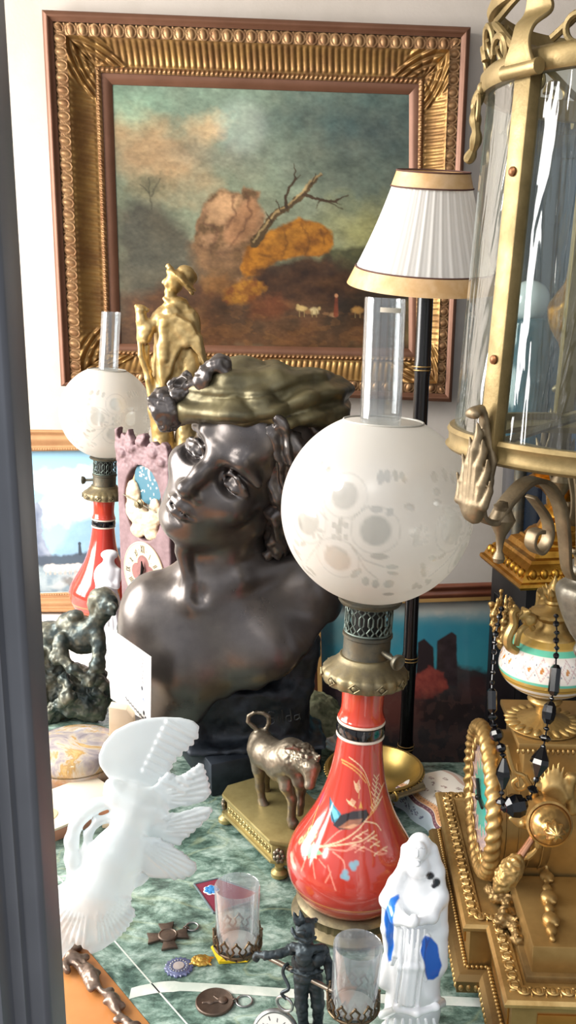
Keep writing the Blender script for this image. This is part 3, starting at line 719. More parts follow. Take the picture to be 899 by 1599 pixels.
# ================================================================ OIL LAMPS
BRASS = mat('aged_brass', '8d8060', 0.40, 0.75, col2='6d6450', scale=40, rough2=0.55, bump=0.08, bscale=400)
BRASSD = mat('dark_tarnished_brass', '6f6654', 0.42, 0.8, col2='57564e', scale=60, rough2=0.6, bump=0.1, bscale=400)
GILT = mat('gilt_bronze', 'c4a268', 0.36, 0.78, col2='a4824c', scale=30, rough2=0.5, bump=0.05, bscale=350)
GILTP = mat('polished_gilt', 'cda566', 0.26, 0.85)
GLAZE = mat('painted_red_glaze', 'attr', 0.13, coat=0.6)
BLACKG = mat('black_glaze', '0b0c12', 0.1, coat=0.6)
REDG = mat('red_glaze', 'c13f2c', 0.14, coat=0.6)
CREAM = mat('cream_line', 'e6d2c0', 0.3)
CLEAR = glass_mat('clear_lamp_glass', 'f3f5f6', 0.07, 0.05, 'e8ecf0', 0.55)
def frosted():
    t = NT('etched_frosted_glass'); a = t.n('ShaderNodeAttribute', attribute_name='Col').outputs['Fac']
    d = t.n('ShaderNodeBsdfDiffuse', {'Color': lin4('e9e4dc')}); tl = t.n('ShaderNodeBsdfTranslucent', {'Color': lin4('f0ebe2')})
    m = t.n('ShaderNodeMixShader', {0: 0.42, 1: d.outputs[0], 2: tl.outputs[0]})
    g = t.n('ShaderNodeBsdfGlossy', {'Color': (1, 1, 1, 1), 'Roughness': 0.28})
    m = t.n('ShaderNodeMixShader', {0: 0.06, 1: m.outputs[0], 2: g.outputs[0]})
    tr = t.n('ShaderNodeBsdfTransparent', {'Color': lin4('eef0ee')}); g2 = t.n('ShaderNodeBsdfGlossy', {'Color': (1, 1, 1, 1), 'Roughness': 0.03})
    m = t.n('ShaderNodeMixShader', {0: 0.10, 1: m.outputs[0], 2: tr.outputs[0]})
    cl = t.n('ShaderNodeMixShader', {0: 0.12, 1: tr.outputs[0], 2: g2.outputs[0]})
    cl = t.n('ShaderNodeMixShader', {0: 0.42, 1: cl.outputs[0], 2: m.outputs[0]})
    f = t.n('ShaderNodeMixShader', {0: a, 1: m.outputs[0], 2: cl.outputs[0]})
    return t.done(f.outputs[0])
FROST = frosted()
LBASE = Vector((0.0715, 1.03, 0.0037)); LEAN = 0.052
LM = Matrix.Translation(LBASE) @ Matrix.Rotation(LEAN, 4, 'Y'); LMI = LM.inverted()
def hit(px, py, rz):
    """photograph pixel -> (angle in degrees from the front, height) on the lamp's turned surface rz(z) -> radius"""
    d = Vector(_ray(px, py)); o = LMI @ Vector((0, 0, CAM_H)); d = LMI.to_3x3() @ d; t = 0.75
    best = None
    while t < 1.4:
        p = o + d * t; g = math.hypot(p.x, p.y) - rz(p.z)
        if g < 0: best = p; break
        if best is None or g < bg: pass
        t += 0.0006
    if best is None:
        ts = [0.75 + 0.001 * i for i in range(650)]; t = min(ts, key=lambda q: math.hypot((o + d * q).x, (o + d * q).y) - rz((o + d * q).z)); best = o + d * t
    return math.degrees(math.atan2(best.x, -best.y)), best.z
BODY = [(.048, .027), (.056, .031), (.0655, .041), (.0735, .055), (.0768, .069), (.0768, .080), (.0735, .093), (.0675, .106), (.058, .122), (.048, .141), (.0395, .162), (.0335, .183), (.0293, .206), (.0268, .227), (.0258, .237)]
def lathe_canvas(prof, cv, name, m, parent, n=220, zres=170, spin=0):
    sp = np.array(spline(prof, 14)); z = np.linspace(sp[0, 1], sp[-1, 1], zres); r = np.interp(z, sp[:, 1], sp[:, 0])
    A = np.linspace(-180, 180, n, endpoint=False); AA, ZZ = np.meshgrid(A, z); RR = np.interp(ZZ, z, r)
    P = np.stack([RR * np.sin(np.radians(AA)), -RR * np.cos(np.radians(AA)), ZZ], -1).reshape(-1, 3)
    ix = np.clip(((AA - cv.win[0]) / (cv.win[2] - cv.win[0]) * (cv.w - 1)), 0, cv.w - 1).round().astype(int); iy = np.clip(((ZZ - cv.win[1]) / (cv.win[3] - cv.win[1]) * (cv.h - 1)), 0, cv.h - 1).round().astype(int)
    return npmesh(name, P, gridfaces(n, zres, True)[:, ::-1], m, parent, cv.img[iy, ix].reshape(-1, 3))
def lamp_body(parent):
    zs = [p[1] for p in BODY]; sp = np.array(spline(BODY, 10)); rz = lambda z: float(np.interp(z, sp[:, 1], sp[:, 0], left=0.0, right=0.0))
    # the canvas runs in degrees (x) and heights scaled so that strokes keep their shape (y)
    K = 900.0
    cv = Canvas((-180, 0.027 * K, 180, 0.237 * K), 1000, 420, 'bd3c30')
    H = lambda px, py: (lambda q: (q[0], q[1] * K))(hit(px, py, rz))
    def st(pts, w, c, a=0.95, soft=0.9): cv.line([H(*p) for p in spline(pts, 4)], w, c, soft, a)
    cv.mix((np.abs(cv.Y - 0.0555 * K) < 0.9).astype(float) * 0.8, 'd58a4c'); cv.mix((np.abs(cv.Y - 0.0525 * K) < 0.5).astype(float) * 0.5, 'd9a070')
    gold, pale, pink, blue, green = 'e3a45e', 'f0c9a0', 'e5917c', '7fb0c0', '9ccfa8'
    st([(533, 1186), (552, 1196), (570, 1214), (578, 1240), (580, 1262)], [1.5] * 17, gold); st([(534, 1190), (555, 1204), (571, 1222)], 1.3, gold); st([(545, 1182), (566, 1200), (577, 1226)], 1.2, pale)
    for b, t in (((580, 1262), (588, 1212)), ((578, 1270), (597, 1226)), ((574, 1278), (594, 1248)), ((560, 1246), (556, 1224)), ((556, 1262), (544, 1254))):
        st([b, ((b[0] + t[0]) / 2 + 2, (b[1] + t[1]) / 2), t], 1.3, gold)
        for k in range(5):
            q = 0.4 + 0.13 * k; x, y = b[0] + (t[0] - b[0]) * q, b[1] + (t[1] - b[1]) * q; st([(x, y), (x + 4, y - 7)], 1.1, pale); st([(x, y), (x - 4, y - 6)], 1.1, pale)
    # long grass sprays from the lower left
    for pts in ([(500, 1322), (530, 1314), (556, 1298), (574, 1276)], [(500, 1322), (540, 1318), (566, 1312), (584, 1298)], [(505, 1324), (540, 1328), (562, 1318)], [(505, 1320), (526, 1300), (545, 1290)], [(480, 1310), (489, 1282), (497, 1258)], [(484, 1310), (494, 1286), (508, 1268)], [(545, 1318), (570, 1324), (590, 1334), (603, 1332)], [(520, 1330), (536, 1344), (538, 1360)], [(566, 1282), (586, 1286), (594, 1296)]): st(pts, 1.4, random.choice([gold, pale, pink]))
    for x, y in ((556, 1306), (566, 1300), (574, 1312), (548, 1322), (560, 1326), (584, 1318), (590, 1330), (596, 1326), (580, 1308)):
        for dx, dy in ((8, -4), (8, 3), (-6, 5)): st([(x, y), (x + dx, y + dy)], 1.2, random.choice([pink, pale]))
    for pts in ([(512, 1352), (519, 1376), (524, 1390)], [(498, 1342), (508, 1354)], [(478, 1340), (470, 1360), (474, 1352)], [(488, 1344), (492, 1372)], [(516, 1362), (508, 1378)]): st(pts, 1.2, pink, 0.85)
    # butterfly: blue hind wing, dark fore wing
    B = lambda pts, c, a=1.0, soft=1.4: cv.poly([H(*p) for p in pts], c, soft, a)
    B([(515, 1244), (521, 1256), (532, 1270), (537, 1282), (528, 1288), (518, 1282), (514, 1262)], '3c7f95'); B([(517, 1256), (526, 1266), (530, 1276), (522, 1280), (517, 1270)], '6db4c6')
    B([(520, 1288), (532, 1272), (552, 1266), (572, 1264), (576, 1272), (566, 1284), (546, 1294), (530, 1296)], '2c2426'); B([(528, 1292), (545, 1280), (566, 1278), (562, 1286), (545, 1295)], '9a6248'); B([(536, 1292), (552, 1286), (560, 1288), (548, 1294)], 'd79c74')
    B([(560, 1262), (563, 1251), (566, 1262)], 'd99a3c'); st([(515, 1244), (516, 1262), (522, 1286)], 1.5, '1d3c4c')
    # flowers
    for x, y, r in ((478, 1308, 9), (489, 1304, 10), (484, 1296, 7), (470, 1312, 6)):
        q = H(x, y); cv.blob(q[0], q[1], r * 0.55, r * 0.62, 'e0986a', 0.7, 0.7, 0, 3, 4, int(x)); 
        for k in range(6): cv.blob(q[0] + r * 0.4 * math.cos(k * 1.05), q[1] + r * 0.45 * math.sin(k * 1.05), 1.3, 1.3, 'efc79a', 0.8, 0.7)
    for k in range(8):
        a = 0.4 + k * 0.75; p = (487, 1328); t = (p[0] + 17 * math.cos(a), p[1] + 13 * math.sin(a)); cv.line([H(*p), H((p[0] + t[0]) / 2, (p[1] + t[1]) / 2), H(*t)], [2.5, 5.5, 1.0], random.choice([green, '84bd94', 'c9dfb4']), 1.0, 0.95)
    for x, y in ((456, 1344), (459, 1352), (455, 1336)): q = H(x, y); cv.blob(q[0], q[1], 4, 3, 'ecb8a4', 0.7, 0.9)
    for x, y in ((549, 1350), (556, 1348), (552, 1355), (539, 1362), (541, 1370), (536, 1368)): q = H(x, y); cv.blob(q[0], q[1], 2.8, 2.6, blue, 0.7, 0.9)
    q = H(503, 1244); cv.blob(q[0], q[1], 5, 5, 'b03a58', 0.9, 0.9); q = H(500, 1252); cv.blob(q[0], q[1], 3, 4, 'a03060', 0.9, 0.9)
    for k in range(9):  # more sprays on the far side of the vase
        x0 = 150 + 3 * k; cv.line([(x0, 60 + 5 * (k % 4)), (x0 + 3, 110 + 6 * (k % 3))], 1.5, gold, 1, 0.9); cv.line([(-x0, 62 + 5 * (k % 3)), (4 - x0, 100 + 9 * (k % 4))], 1.5, pale, 1, 0.9)
    cv.win = (-180, 0.027, 180, 0.237)
    return lathe_canvas(BODY, cv, 'vase_body', GLAZE, parent, 440, 260)
GC, GR = 0.507, 0.1055
def globe_mask():
    cv = Canvas((-180, -60, 180, 60), 720, 300, '000000')
    rz = lambda z: math.sqrt(max(GR ** 2 - (z - GC) ** 2, 0))
    def H(px, py):
        a, z = hit(px, py, rz); return a, math.degrees(math.asin(max(-1, min(1, (z - GC) / GR))))
    def spot(px, py, rx, ry, a=1.0, rot=0, soft=0.25):
        for off in (0, 180, 90, -90):
            q = H(px, py); x = (q[0] + off + 180) % 360 - 180; k = math.cos(math.radians(q[1])); s_ = 57.3 / 150
            cv.blob(x, q[1], rx * s_ / k, ry * s_, 'ffffff', soft, a, -rot)
    def ring(px, py, rx, ry, w, a=0.7):
        q = H(px, py)
        for off in (0, 180, 90, -90):
            cx = (q[0] + off + 180) % 360 - 180; k = math.cos(math.radians(q[1])); s_ = 57.3 / 150
            cv.line([(cx + rx * s_ / k * math.cos(i * PI / 14), q[1] + ry * s_ * math.sin(i * PI / 14)) for i in range(29)], w, 'ffffff', 0.9, a)
    for x, y, rx, ry in ((538, 773, 20, 20), (480, 813, 22, 22), (526, 873, 21, 21), (586, 829, 22, 22)):
        spot(x, y, rx, ry); ring(x, y, rx + 13, ry + 13, 1.0, 0.45)
    for dx, dy in ((0, 0), (-9, -9), (9, 9), (9, -9), (-9, 9), (0, 11), (0, -11)): spot(531 + dx, 829 + dy, 4, 4.5, 0.8)
    for q in range(8): spot(656 + 11 * math.cos(q * 0.785), 836 + 12 * math.sin(q * 0.785), 4.5, 3, 0.7, q * 0.785)
    for q in range(8): spot(712 + 9 * math.cos(q * 0.785), 833 + 13 * math.sin(q * 0.785), 6, 3, 0.7, q * 0.785)
    for x, y, rx, ry, ro in ((484, 726, 6, 9, 0.5), (499, 728, 5, 10, 0.3), (509, 737, 5, 10, 0.4), (473, 747, 6, 6, 0), (467, 762, 7, 5, 0), (478, 782, 16, 6, 0.4), (445, 805, 6, 12, 0), (594, 745, 5, 11, 0), (605, 743, 5, 10, -0.1), (617, 742, 4, 9, -0.2), (629, 745, 4, 9, -0.3), (587, 795, 9, 5, 0), (608, 800, 5, 7, 0.5), (640, 792, 8, 5, 0.3), (592, 869, 13, 5, 0), (612, 885, 9, 4, 0), (613, 895, 9, 4, 0.2), (556, 895, 5, 14, 0.7), (571, 908, 5, 10, 0), (586, 912, 5, 10, -0.1), (607, 912, 8, 9, 0), (606, 928, 8, 5, 0), (460, 856, 8, 4, 0.9), (466, 868, 10, 4, 0.9), (477, 890, 5, 9, -0.4), (488, 893, 4, 8, -0.3), (676, 872, 8, 4, 0.4), (690, 868, 8, 4, -0.4), (664, 888, 9, 4, 0.2), (668, 908, 10, 4, 0.5), (655, 916, 8, 4, 0.5), (697, 806, 6, 10, 0.9), (735, 815, 5, 14, 0.2), (720, 862, 5, 16, -0.6)): spot(x, y, rx, ry, 0.85, ro)
    for pts in ([(545, 848), (570, 875), (600, 885)], [(548, 850), (572, 890), (590, 905)], [(500, 848), (488, 862), (478, 880)], [(548, 812), (566, 795), (575, 790)], [(512, 812), (500, 800), (490, 790)]):
        for off in (0, 180, 90, -90):
            L = [H(*p) for p in pts]; L = [(p[0] + off, p[1]) for p in L]
            if max(p[0] for p in L) < 180: cv.line(L, 1.0, 'ffffff', 0.9, 0.6)
    return cv
def build_lamp():
    root = thing('oil_lamp', 'tall red painted oil lamp with round frosted globe, nearest, beside the brass bull', 'oil lamp', LBASE, (0, LEAN, 0), 'pair of red oil lamps')
    root.rotation_mode = 'ZYX'
    # brass foot with a ribbed band
    MB().lathe([(.054, 0), (.066, 0), (.068, .004), (.064, .008), (.060, .011), (.060, .020), (.063, .023), (.058, .029), (.046, .031), (.03, .031)], 96, None, lambda a, r, z: 1 + (0.022 * math.cos(a * 40) if .010 < z < .021 else 0)).build('foot', BRASS, root, 50)
    lamp_body(root)
    # black band between cream rings, then the flared red neck
    bnd = MB().lathe([(.0245, .2395), (.0275, .2415), (.0285, .247), (.0275, .2535), (.0245, .2555)], 64).build('black_band', BLACKG, root)
    for z in (.2385, .2562): MB().torus((0, 0, z), .0262, .0019, n=64).build('cream_ring', CREAM, root)
    MB().lathe(spline([(.0262, .257), (.0277, .2595), (.0262, .263), (.0243, .272), (.0245, .288), (.0262, .303), (.0278, .312)], 6), 64).build('neck', REDG, root)
    # scalloped flange
    def scal(a, r, z): return 1 + (0.035 * abs(math.cos(a * 10)) if r > .043 else 0)
    MB().lathe([(.026, .308), (.046, .306), (.0478, .309), (.0478, .318), (.0455, .321), (.040, .325), (.034, .331), (.031, .3335), (.0305, .336), (.029, .337), (.02, .337)], 160, None, scal).build('flange', BRASS, root, 55)
    for k in range(10):
        a = k * PI / 5; M_ = Matrix.Rotation(a, 4, 'Z'); d = MB()
        d.tube([(.0494, -.0065, .3135), (.0500, 0, .3180), (.0494, .0065, .3135), (.0500, 0, .3085)], .0011, 6, True, M_); d.ell((.0500, 0, .3135), (.001, .003, .0028), nu=8, nv=6, M=M_)
        d.build('lozenge_ornament', BRASS, root)
    MB().lathe([(.0262, .333), (.0275, .335), (.0275, .337), (.0268, .340), (.0268, .3585), (.0285, .360), (.0285, .363), (.0268, .364), (.022, .364)], 64).build('burner_collar', BRASSD, root)
    # pierced gallery: upright bars, lozenges and rings round a dark core
    gal = MB(); r = .0262
    for z in (.3655, .397): gal.torus((0, 0, z), r, .0013, n=48, m=8)
    for k in range(16):
        a = k * PI / 8
        for s_ in (1, -1):
            gal.tube([(r * math.cos(a + s_ * q), r * math.sin(a + s_ * q), z) for q, z in ((0.02, .366), (.15, .371), (.02, .376), (.10, .379), (.10, .387), (.02, .390), (.16, .3945), (.05, .397))], .0011, 5)
    gal.build('pierced_gallery', mat('verdigris_bronze', '4f5550', 0.42, 0.7, col2='6e7a72', scale=90, rough2=0.6), root)
    MB().lathe([(.018, .36), (.018, .398)], 32).build('burner_core', mat('burner_core', '2b2a28', 0.5, 0.6), root)
    MB().lathe([(.026, .396), (.0275, .3975), (.034, .399), (.036, .402), (.034, .4035), (.026, .403)], 64).build('globe_holder', BRASSD, root)
    # wick key
    ka = math.radians(-52); kd = Vector((math.cos(ka), math.sin(ka), -0.12)).normalized(); k0 = kd * .024 + Vector((0, 0, .3505)); k1 = kd * .047 + Vector((0, 0, .3505))
    key = MB().tube([k0, k1], .0032, 12); 
    x_, y_, z_ = basis(kd); M_ = Matrix.Translation(k1) @ Matrix((x_, y_, z_)).transposed().to_4x4()
    kk = key.build('wick_key', BRASSD, root)
    MB().lathe([(.003, -.003), (.0075, 0), (.0092, .004), (.0092, .006), (.008, .0065), (.006, .005), (0, .0045)], 28, M_).build('knob', BRASSD, kk)
    # globe with an etched pattern
    cv = globe_mask(); lat = np.radians(np.linspace(-73, 66, 170)); A = np.linspace(-180, 180, 300, endpoint=False); AA, LL = np.meshgrid(A, lat)
    P = np.stack([GR * np.cos(LL) * np.sin(np.radians(AA)), -GR * np.cos(LL) * np.cos(np.radians(AA)), GC + GR * np.sin(LL)], -1).reshape(-1, 3)
    ix = np.clip((AA + 180) / 360 * 719, 0, 719).round().astype(int); iy = np.clip((np.degrees(LL) + 60) / 120 * 299, 0, 299).round().astype(int)
    npmesh('globe', P, gridfaces(300, 170, True)[:, ::-1], FROST, root, cv.img[iy, ix].reshape(-1, 3))
    rt = GR * math.cos(math.radians(66)); zt = GC + GR * math.sin(math.radians(66))
    MB().torus((0, 0, zt + .0003), rt, .0012, n=64, m=8).build('globe_rim', mat('ground_glass_rim', 'b9b4aa', 0.4), root)
    # chimney
    R0, R1 = .0222, .0216; z0, z1 = .404, .733
    ch = MB().shell([(R0, z0), (R0 + .0002, (z0 + z1) / 2), (R1, z1 - .002), (R1 - .0004, z1), (R1 - .0018, z1), (R1 - .0022, z1 - .002), (R0 - .0018, (z0 + z1) / 2), (R0 - .0022, z0)], 48)
    co = ch.build('chimney', CLEAR, root, 60)
    sh = Matrix.Identity(4); sh[0][2] = -0.035; sh[0][3] = 0.035 * GC
    for v in co.data.vertices: v.co = sh @ v.co
    mark = MB().grid(lambda u, v: (lambda a: ((R1 + .0004) * math.cos(a) - 0.0075, (R1 + .0004) * math.sin(a), .7235 - .005 * v + .0008 * math.sin(u * 40)))(math.radians(-108 + 62 * u)), 14, 3)
    mark.build('paper_label', mat('paper_scrap', 'e8ddca', 0.8), co)
    return root
lamp = build_lamp()
b2 = tb(150, 975); b2 = Vector((at(158, 975, 2.085).x, 2.085, 0.0045))
lamp2 = dup(lamp, b2, (0, 0.066, math.radians(228)), 'far red oil lamp with round frosted globe, on the ledge beside the carved clock'); lamp2.scale = (.95, .95, .95)
# ================================================================ BLACK POLE LAMP WITH PLEATED SHADE
pt, pb = at(665, 440, 1.53), at(633, 1172, 1.53); ax = (pt - pb).normalized(); pfoot = pb + ax * ((-0.2 - pb.z) / ax.z)
pl = thing('table_lamp', 'tall black bamboo-pattern lamp with white pleated shade in front of the big painting', 'lamp', pfoot, (0, math.atan2(ax.x, ax.z), 0))
Lp = (pt - pfoot).length
zj = [((at(0, y, 1.53).z + 0.2)) for y in (1165, 1028, 575)]
prof = [(.052, 0), (.054, .006), (.046, .014), (.03, .02), (.0125, .028)]
MB().lathe([(.0, 0)] + prof + [(0, .028)], 48).build('base', BLACKL, pl)
pp = [(.0122, .02)]
for a, b in zip([.03] + zj, zj + [Lp]):
    if b != Lp: pp += [(.0118, a + .012), (.0112, (a + b) / 2), (.0120, b - .012), (.0138, b - .003), (.0138, b + .003)]
    else: pp += [(.0128, a + .014), (.0125, (a + b) / 2), (.0125, b)]
MB().lathe(pp, 28).build('pole', BLACKL, pl)
for z in zj:
    for dz in (-.0028, .0028): MB().torus((0, 0, z + dz), .0135, .0011, n=32, m=8).build('gold_ring', GILT, pl)
sh = bpy.data.objects.new('lamp_shade', None); 
bpy.data.objects.remove(sh)
SM = Matrix.Translation((0, 0, Lp + 0.078)) @ Matrix.Rotation(math.radians(9), 4, 'X') @ Matrix.Rotation(math.radians(1.5), 4, 'Y')
hs = 0.083; rt_, rb_ = .0535, .1165
def shade_r(z): return rb_ + (rt_ - rb_) * (z + hs) / (2 * hs) - 0.004 * math.sin((z + hs) / (2 * hs) * PI)
WHITEC = NT('white_pleated_cloth')
_d = WHITEC.n('ShaderNodeBsdfDiffuse', {'Color': lin4('efece6')}); _t = WHITEC.n('ShaderNodeBsdfTranslucent', {'Color': lin4('efe9dd')})
WHITEC = WHITEC.done(WHITEC.n('ShaderNodeMixShader', {0: 0.35, 1: _d.outputs[0], 2: _t.outputs[0]}).outputs[0])
GOLDC = mat('gold_satin', 'dcb686', 0.4, 0.0, col2='cb9f66', scale=30)
BROWNP = mat('brown_piping', '5a3a30', 0.7)
def pleat(u, v):
    a = 2 * PI * u; z = -hs + .022 + (2 * hs - .040) * v; q = 38 * a
    r = shade_r(z) * (1 + 0.006 * math.sin(q + 0.6 * math.sin(3 * a)) + 0.003 * math.sin(2 * q)); return (r * math.cos(a), r * math.sin(a), z)
MB().grid(pleat, 456, 10, cu=True, M=SM).build('shade_cloth', WHITEC, pl, 180)
def band(z0, z1, ex):
    return lambda u, v: (lambda a, z: ((shade_r(z) + ex) * math.cos(a), (shade_r(z) + ex) * math.sin(a), z))(2 * PI * u, z0 + (z1 - z0) * v)
MB().grid(band(-hs - .002, -hs + .024, .0022), 96, 5, cu=True, M=SM).build('lower_gold_band', GOLDC, pl)
MB().grid(band(hs - .021, hs + .001, .0018), 96, 5, cu=True, M=SM).build('upper_gold_band', GOLDC, pl)
for z in (-hs + .0245, hs - .0215, hs + .001): MB().torus((0, 0, z), shade_r(z) + .002, .0013, n=96, m=6).build('piping', BROWNP, pl) if False else MB().tube([SM @ Vector(((shade_r(z) + .002) * math.cos(2 * PI * k / 96), (shade_r(z) + .002) * math.sin(2 * PI * k / 96), z)) for k in range(96)], .0013, 6, True).build('piping', BROWNP, pl)
MB().lathe([(.008, Lp - .01), (.011, Lp), (.011, Lp + .03), (.005, Lp + .034)], 20).build('lamp_socket', BRASS, pl)
# ================================================================ BLACK COLUMN AND GILT LAMP BASE
zc = 0.288
Nc, Lc = tb(811, 925, zc), tb(748, 872, zc)
e1 = (Lc - Nc); side = e1.length; e1.normalize(); e2 = Vector((e1.y, -e1.x, 0))
if e2.x < 0: e2 = -e2
cc = Nc + e1 * side / 2 + e2 * side / 2; cang = math.atan2(e2.y, e2.x)
col_h = zc + 0.2
JETB = mat('black_column', '08070a', 0.45, spec=0.25)
bc = thing('column', 'square black column carrying the gilded ornamental stand', 'column', (cc.x, cc.y, -0.2), (0, 0, cang))
wv = side - 0.035
cm = MB().box((0, 0, col_h / 2 - 0.0), (wv, wv, col_h)); cm.build('shaft', JETB, bc, bevel=0.002)
for k in range(4):
    R_ = Matrix.Rotation(k * PI / 2, 4, 'Z')
    f_ = MB()
    for a, b in (((-wv * .36, .05), (-wv * .36, col_h - .05)), ((wv * .36, .05), (wv * .36, col_h - .05)), ((-wv * .36, col_h - .05), (wv * .36, col_h - .05)), ((-wv * .36, .05), (wv * .36, .05))):
        f_.tube([R_ @ Vector((a[0], -wv / 2, a[1])), R_ @ Vector((b[0], -wv / 2, b[1]))], .0022, 6)
    f_.build('panel_moulding', JETB, bc)
GILTR = mat('rich_gilding', 'c49138', 0.26, 0.9, col2='93641f', scale=22, rough2=0.42, bump=0.1, bscale=260)
gl_ = thing('gilt_stand', 'gilded ornamental stand with square egg-moulded base on the black column', 'ornament', (cc.x, cc.y, zc), (0, 0, cang))
def sq(p): return [(-p, -p), (p, -p), (p, p), (-p, p)]
def stepbox(profile, name, m, parent, M=None, bev=0):
    """stacked square profile of (half width, z)"""
    mb = MB(); vs = []; fs = []
    for p, z in profile: vs += [(x, y, z) for x, y in sq(p)]
    for j in range(len(profile) - 1):
        for k in range(4): fs.append([j * 4 + k, j * 4 + (k + 1) % 4, j * 4 + 4 + (k + 1) % 4, j * 4 + 4 + k])
    fs += [[3, 2, 1, 0], [len(vs) - 4 + k for k in range(4)]]
    return mb.add(vs, fs, M).build(name, m, parent, 30, bev)
hw_ = side / 2
stepbox([(hw_ - .008, 0), (hw_ - .002, .002), (hw_, .006), (hw_ - .001, .011), (hw_ - .006, .013), (hw_ - .008, .018), (hw_ - .012, .026), (hw_ - .02, .032), (hw_ - .026, .036), (hw_ - .028, .041), (hw_ - .036, .043), (hw_ - .04, .052), (hw_ - .05, .056), (hw_ - .052, .060)], 'plinth', GILTR, gl_)
eg = MB(); ne = 9
for k in range(4):
    R_ = Matrix.Rotation(k * PI / 2, 4, 'Z')
    for i in range(ne):
        x = (i - (ne - 1) / 2) * (2 * hw_ - .03) / ne
        eg.ell((x, -hw_ + .011, .0235), (.0072, .006, .0085), nu=12, nv=8, M=R_)
        eg.tube([R_ @ Vector((x + .0095 * math.cos(q), -hw_ + .0085, .0235 + .011 * math.sin(q))) for q in [PI * 1.0 + j * PI / 8 for j in range(9)]], .0014, 6)
eg.build('egg_moulding', GILTR, gl_)
MB().lathe([(.05, .058), (.052, .066), (.046, .074), (.034, .078), (.028, .09), (.034, .1), (.03, .108), (.02, .115), (.022, .13), (.032, .142), (.046, .148), (.05, .154), (.05, .160), (.044, .164), (.047, .17), (.055, .174), (.055, .182), (.03, .186)], 40, None, lambda a, r, z: 1 + 0.03 * math.cos(a * 12)).build('turned_stem', GILTR, gl_)
TEAL = mat('teal_glass_body', '2c5f70', 0.15, coat=0.5, col2='1f4756', scale=12)
MB().lathe(spline([(.02, .184), (.014, .20), (.012, .25), (.018, .29), (.014, .33), (.016, .37), (.03, .40), (.034, .43), (.024, .45), (.012, .47), (.008, .50), (0.001, .51)], 5), 32, None, lambda a, r, z: 1 + (.12 * abs(math.cos(a * 5)) if z > .38 else 0)).build('leafy_finial', GILTR, gl_)
OPAL = mat('opal_glass', 'd9dfe4', 0.12, coat=0.4, spec=0.6)
og = at(827, 470, 1.86); TEAL = mat('teal_glass_body', '2c5f70', 0.15, coat=0.5, col2='1f4756', scale=12)
ol = thing('table_lamp', 'white opal globe lamp with teal body seen through the lantern glass', 'lamp', (og.x, 1.86, -0.2)); ogz = og.z + 0.2
MB().lathe([(.06, 0), (.062, .008), (.05, .014), (.02, .03), (.012, .05), (.012, ogz - .32), (.02, ogz - .31), (0, ogz - .31)], 36).build('stem', BRASSD, ol)
MB().lathe(spline([(.016, ogz - .31), (.034, ogz - .29), (.046, ogz - .22), (.044, ogz - .13), (.047, ogz - .07), (.044, ogz - .035), (.02, ogz - .03)], 6), 40).build('teal_body', TEAL, ol)
MB().ell((0, 0, ogz), .0385, nu=36, nv=24).build('opal_globe', OPAL, ol)
# tall dark glazed cabinet against the wall at the right
NAVY = mat('navy_cabinet', '1c2a3c', 0.22, col2='141d2b', scale=5, coat=0.5)
tx = at(838, 195, 2.22); tw = 0.62
tcb = thing('tall_cabinet', 'tall dark blue glazed cabinet standing against the wall behind the lantern', 'cabinet', (tx.x + tw / 2, 2.27, -0.77))
th_ = tx.z + 0.77
MB().box((0, 0.02, th_ / 2), (tw, 0.18, th_)).build('carcass', NAVY, tcb, bevel=0.004)
MB().box((0, 0.01, th_ + .01), (tw + .03, 0.22, .02)).build('cornice', NAVY, tcb, bevel=0.003)
for k in (-1, 1):
    dr = MB(); cx = k * tw / 4
    for x in (cx - tw / 4 + .025, cx + tw / 4 - .025): dr.box((x, -.085, th_ / 2), (.045, .03, th_ - .04))
    for z in (.05, th_ * .45, th_ - .05): dr.box((cx, -.085, z), (tw / 2 - .06, .03, .05))
    d_ = dr.build('door_frame', NAVY, tcb, bevel=0.003)
    MB().box((cx, -.080, th_ / 2), (tw / 2 - .06, .004, th_ - .06)).build('door_pane', mat('blue_pane', '3d5f80', 0.12, coat=0.5, col2='27405c', scale=4), d_)
# ================================================================ LANTERN
LC, LR = Vector((0.313, 0.93, 0)), 0.150
ZB, ZT = 0.605, 0.918
LBR = mat('pale_lacquered_brass', '9a8458', 0.4, 0.55, col2='78663f', scale=28, lo=0.34, hi=0.66, rough2=0.5, bump=0.12, bscale=300)
LBRG = mat('grey_gilt_brass', '86755a', 0.38, 0.6, col2='685a44', scale=34, rough2=0.5, bump=0.1, bscale=260)
LGL = glass_mat('lantern_glass', 'dfe8e4', 0.07, 0.045, 'cfd8d4', 0.5, streak=0.35, rough=0.04)
lt = thing('hanging_lantern', 'round brass hanging lantern with curved glass panes and scrolling brackets, upper right', 'lantern', Vector((0, 0, CAM_H)) * .08 + Vector((LC.x, LC.y, ZB)) * .92, (0, 0.035, 0)); lt.scale = (.92, .92, .92)
H_ = ZT - ZB
def rr(z): return LR * (1.0 - 0.05 * z / H_)
PA = [math.radians(a) for a in (211, 331, 91)]
MB().shell([(LR - .006, .004), (LR + .004, .004), (LR + .006, .0), (LR + .004, -.004), (LR + .004, -.012), (LR + .007, -.015), (LR + .004, -.018), (LR - .006, -.018)], 120).build('bottom_ring', LBR, lt, 50)
rt2 = rr(H_)
MB().shell([(rt2 - .005, H_ - .004), (rt2 + .004, H_ - .004), (rt2 + .0065, H_), (rt2 + .0065, H_ + .012), (rt2 + .003, H_ + .016), (rt2 - .005, H_ + .016)], 120).build('top_ring', LBR, lt, 50)
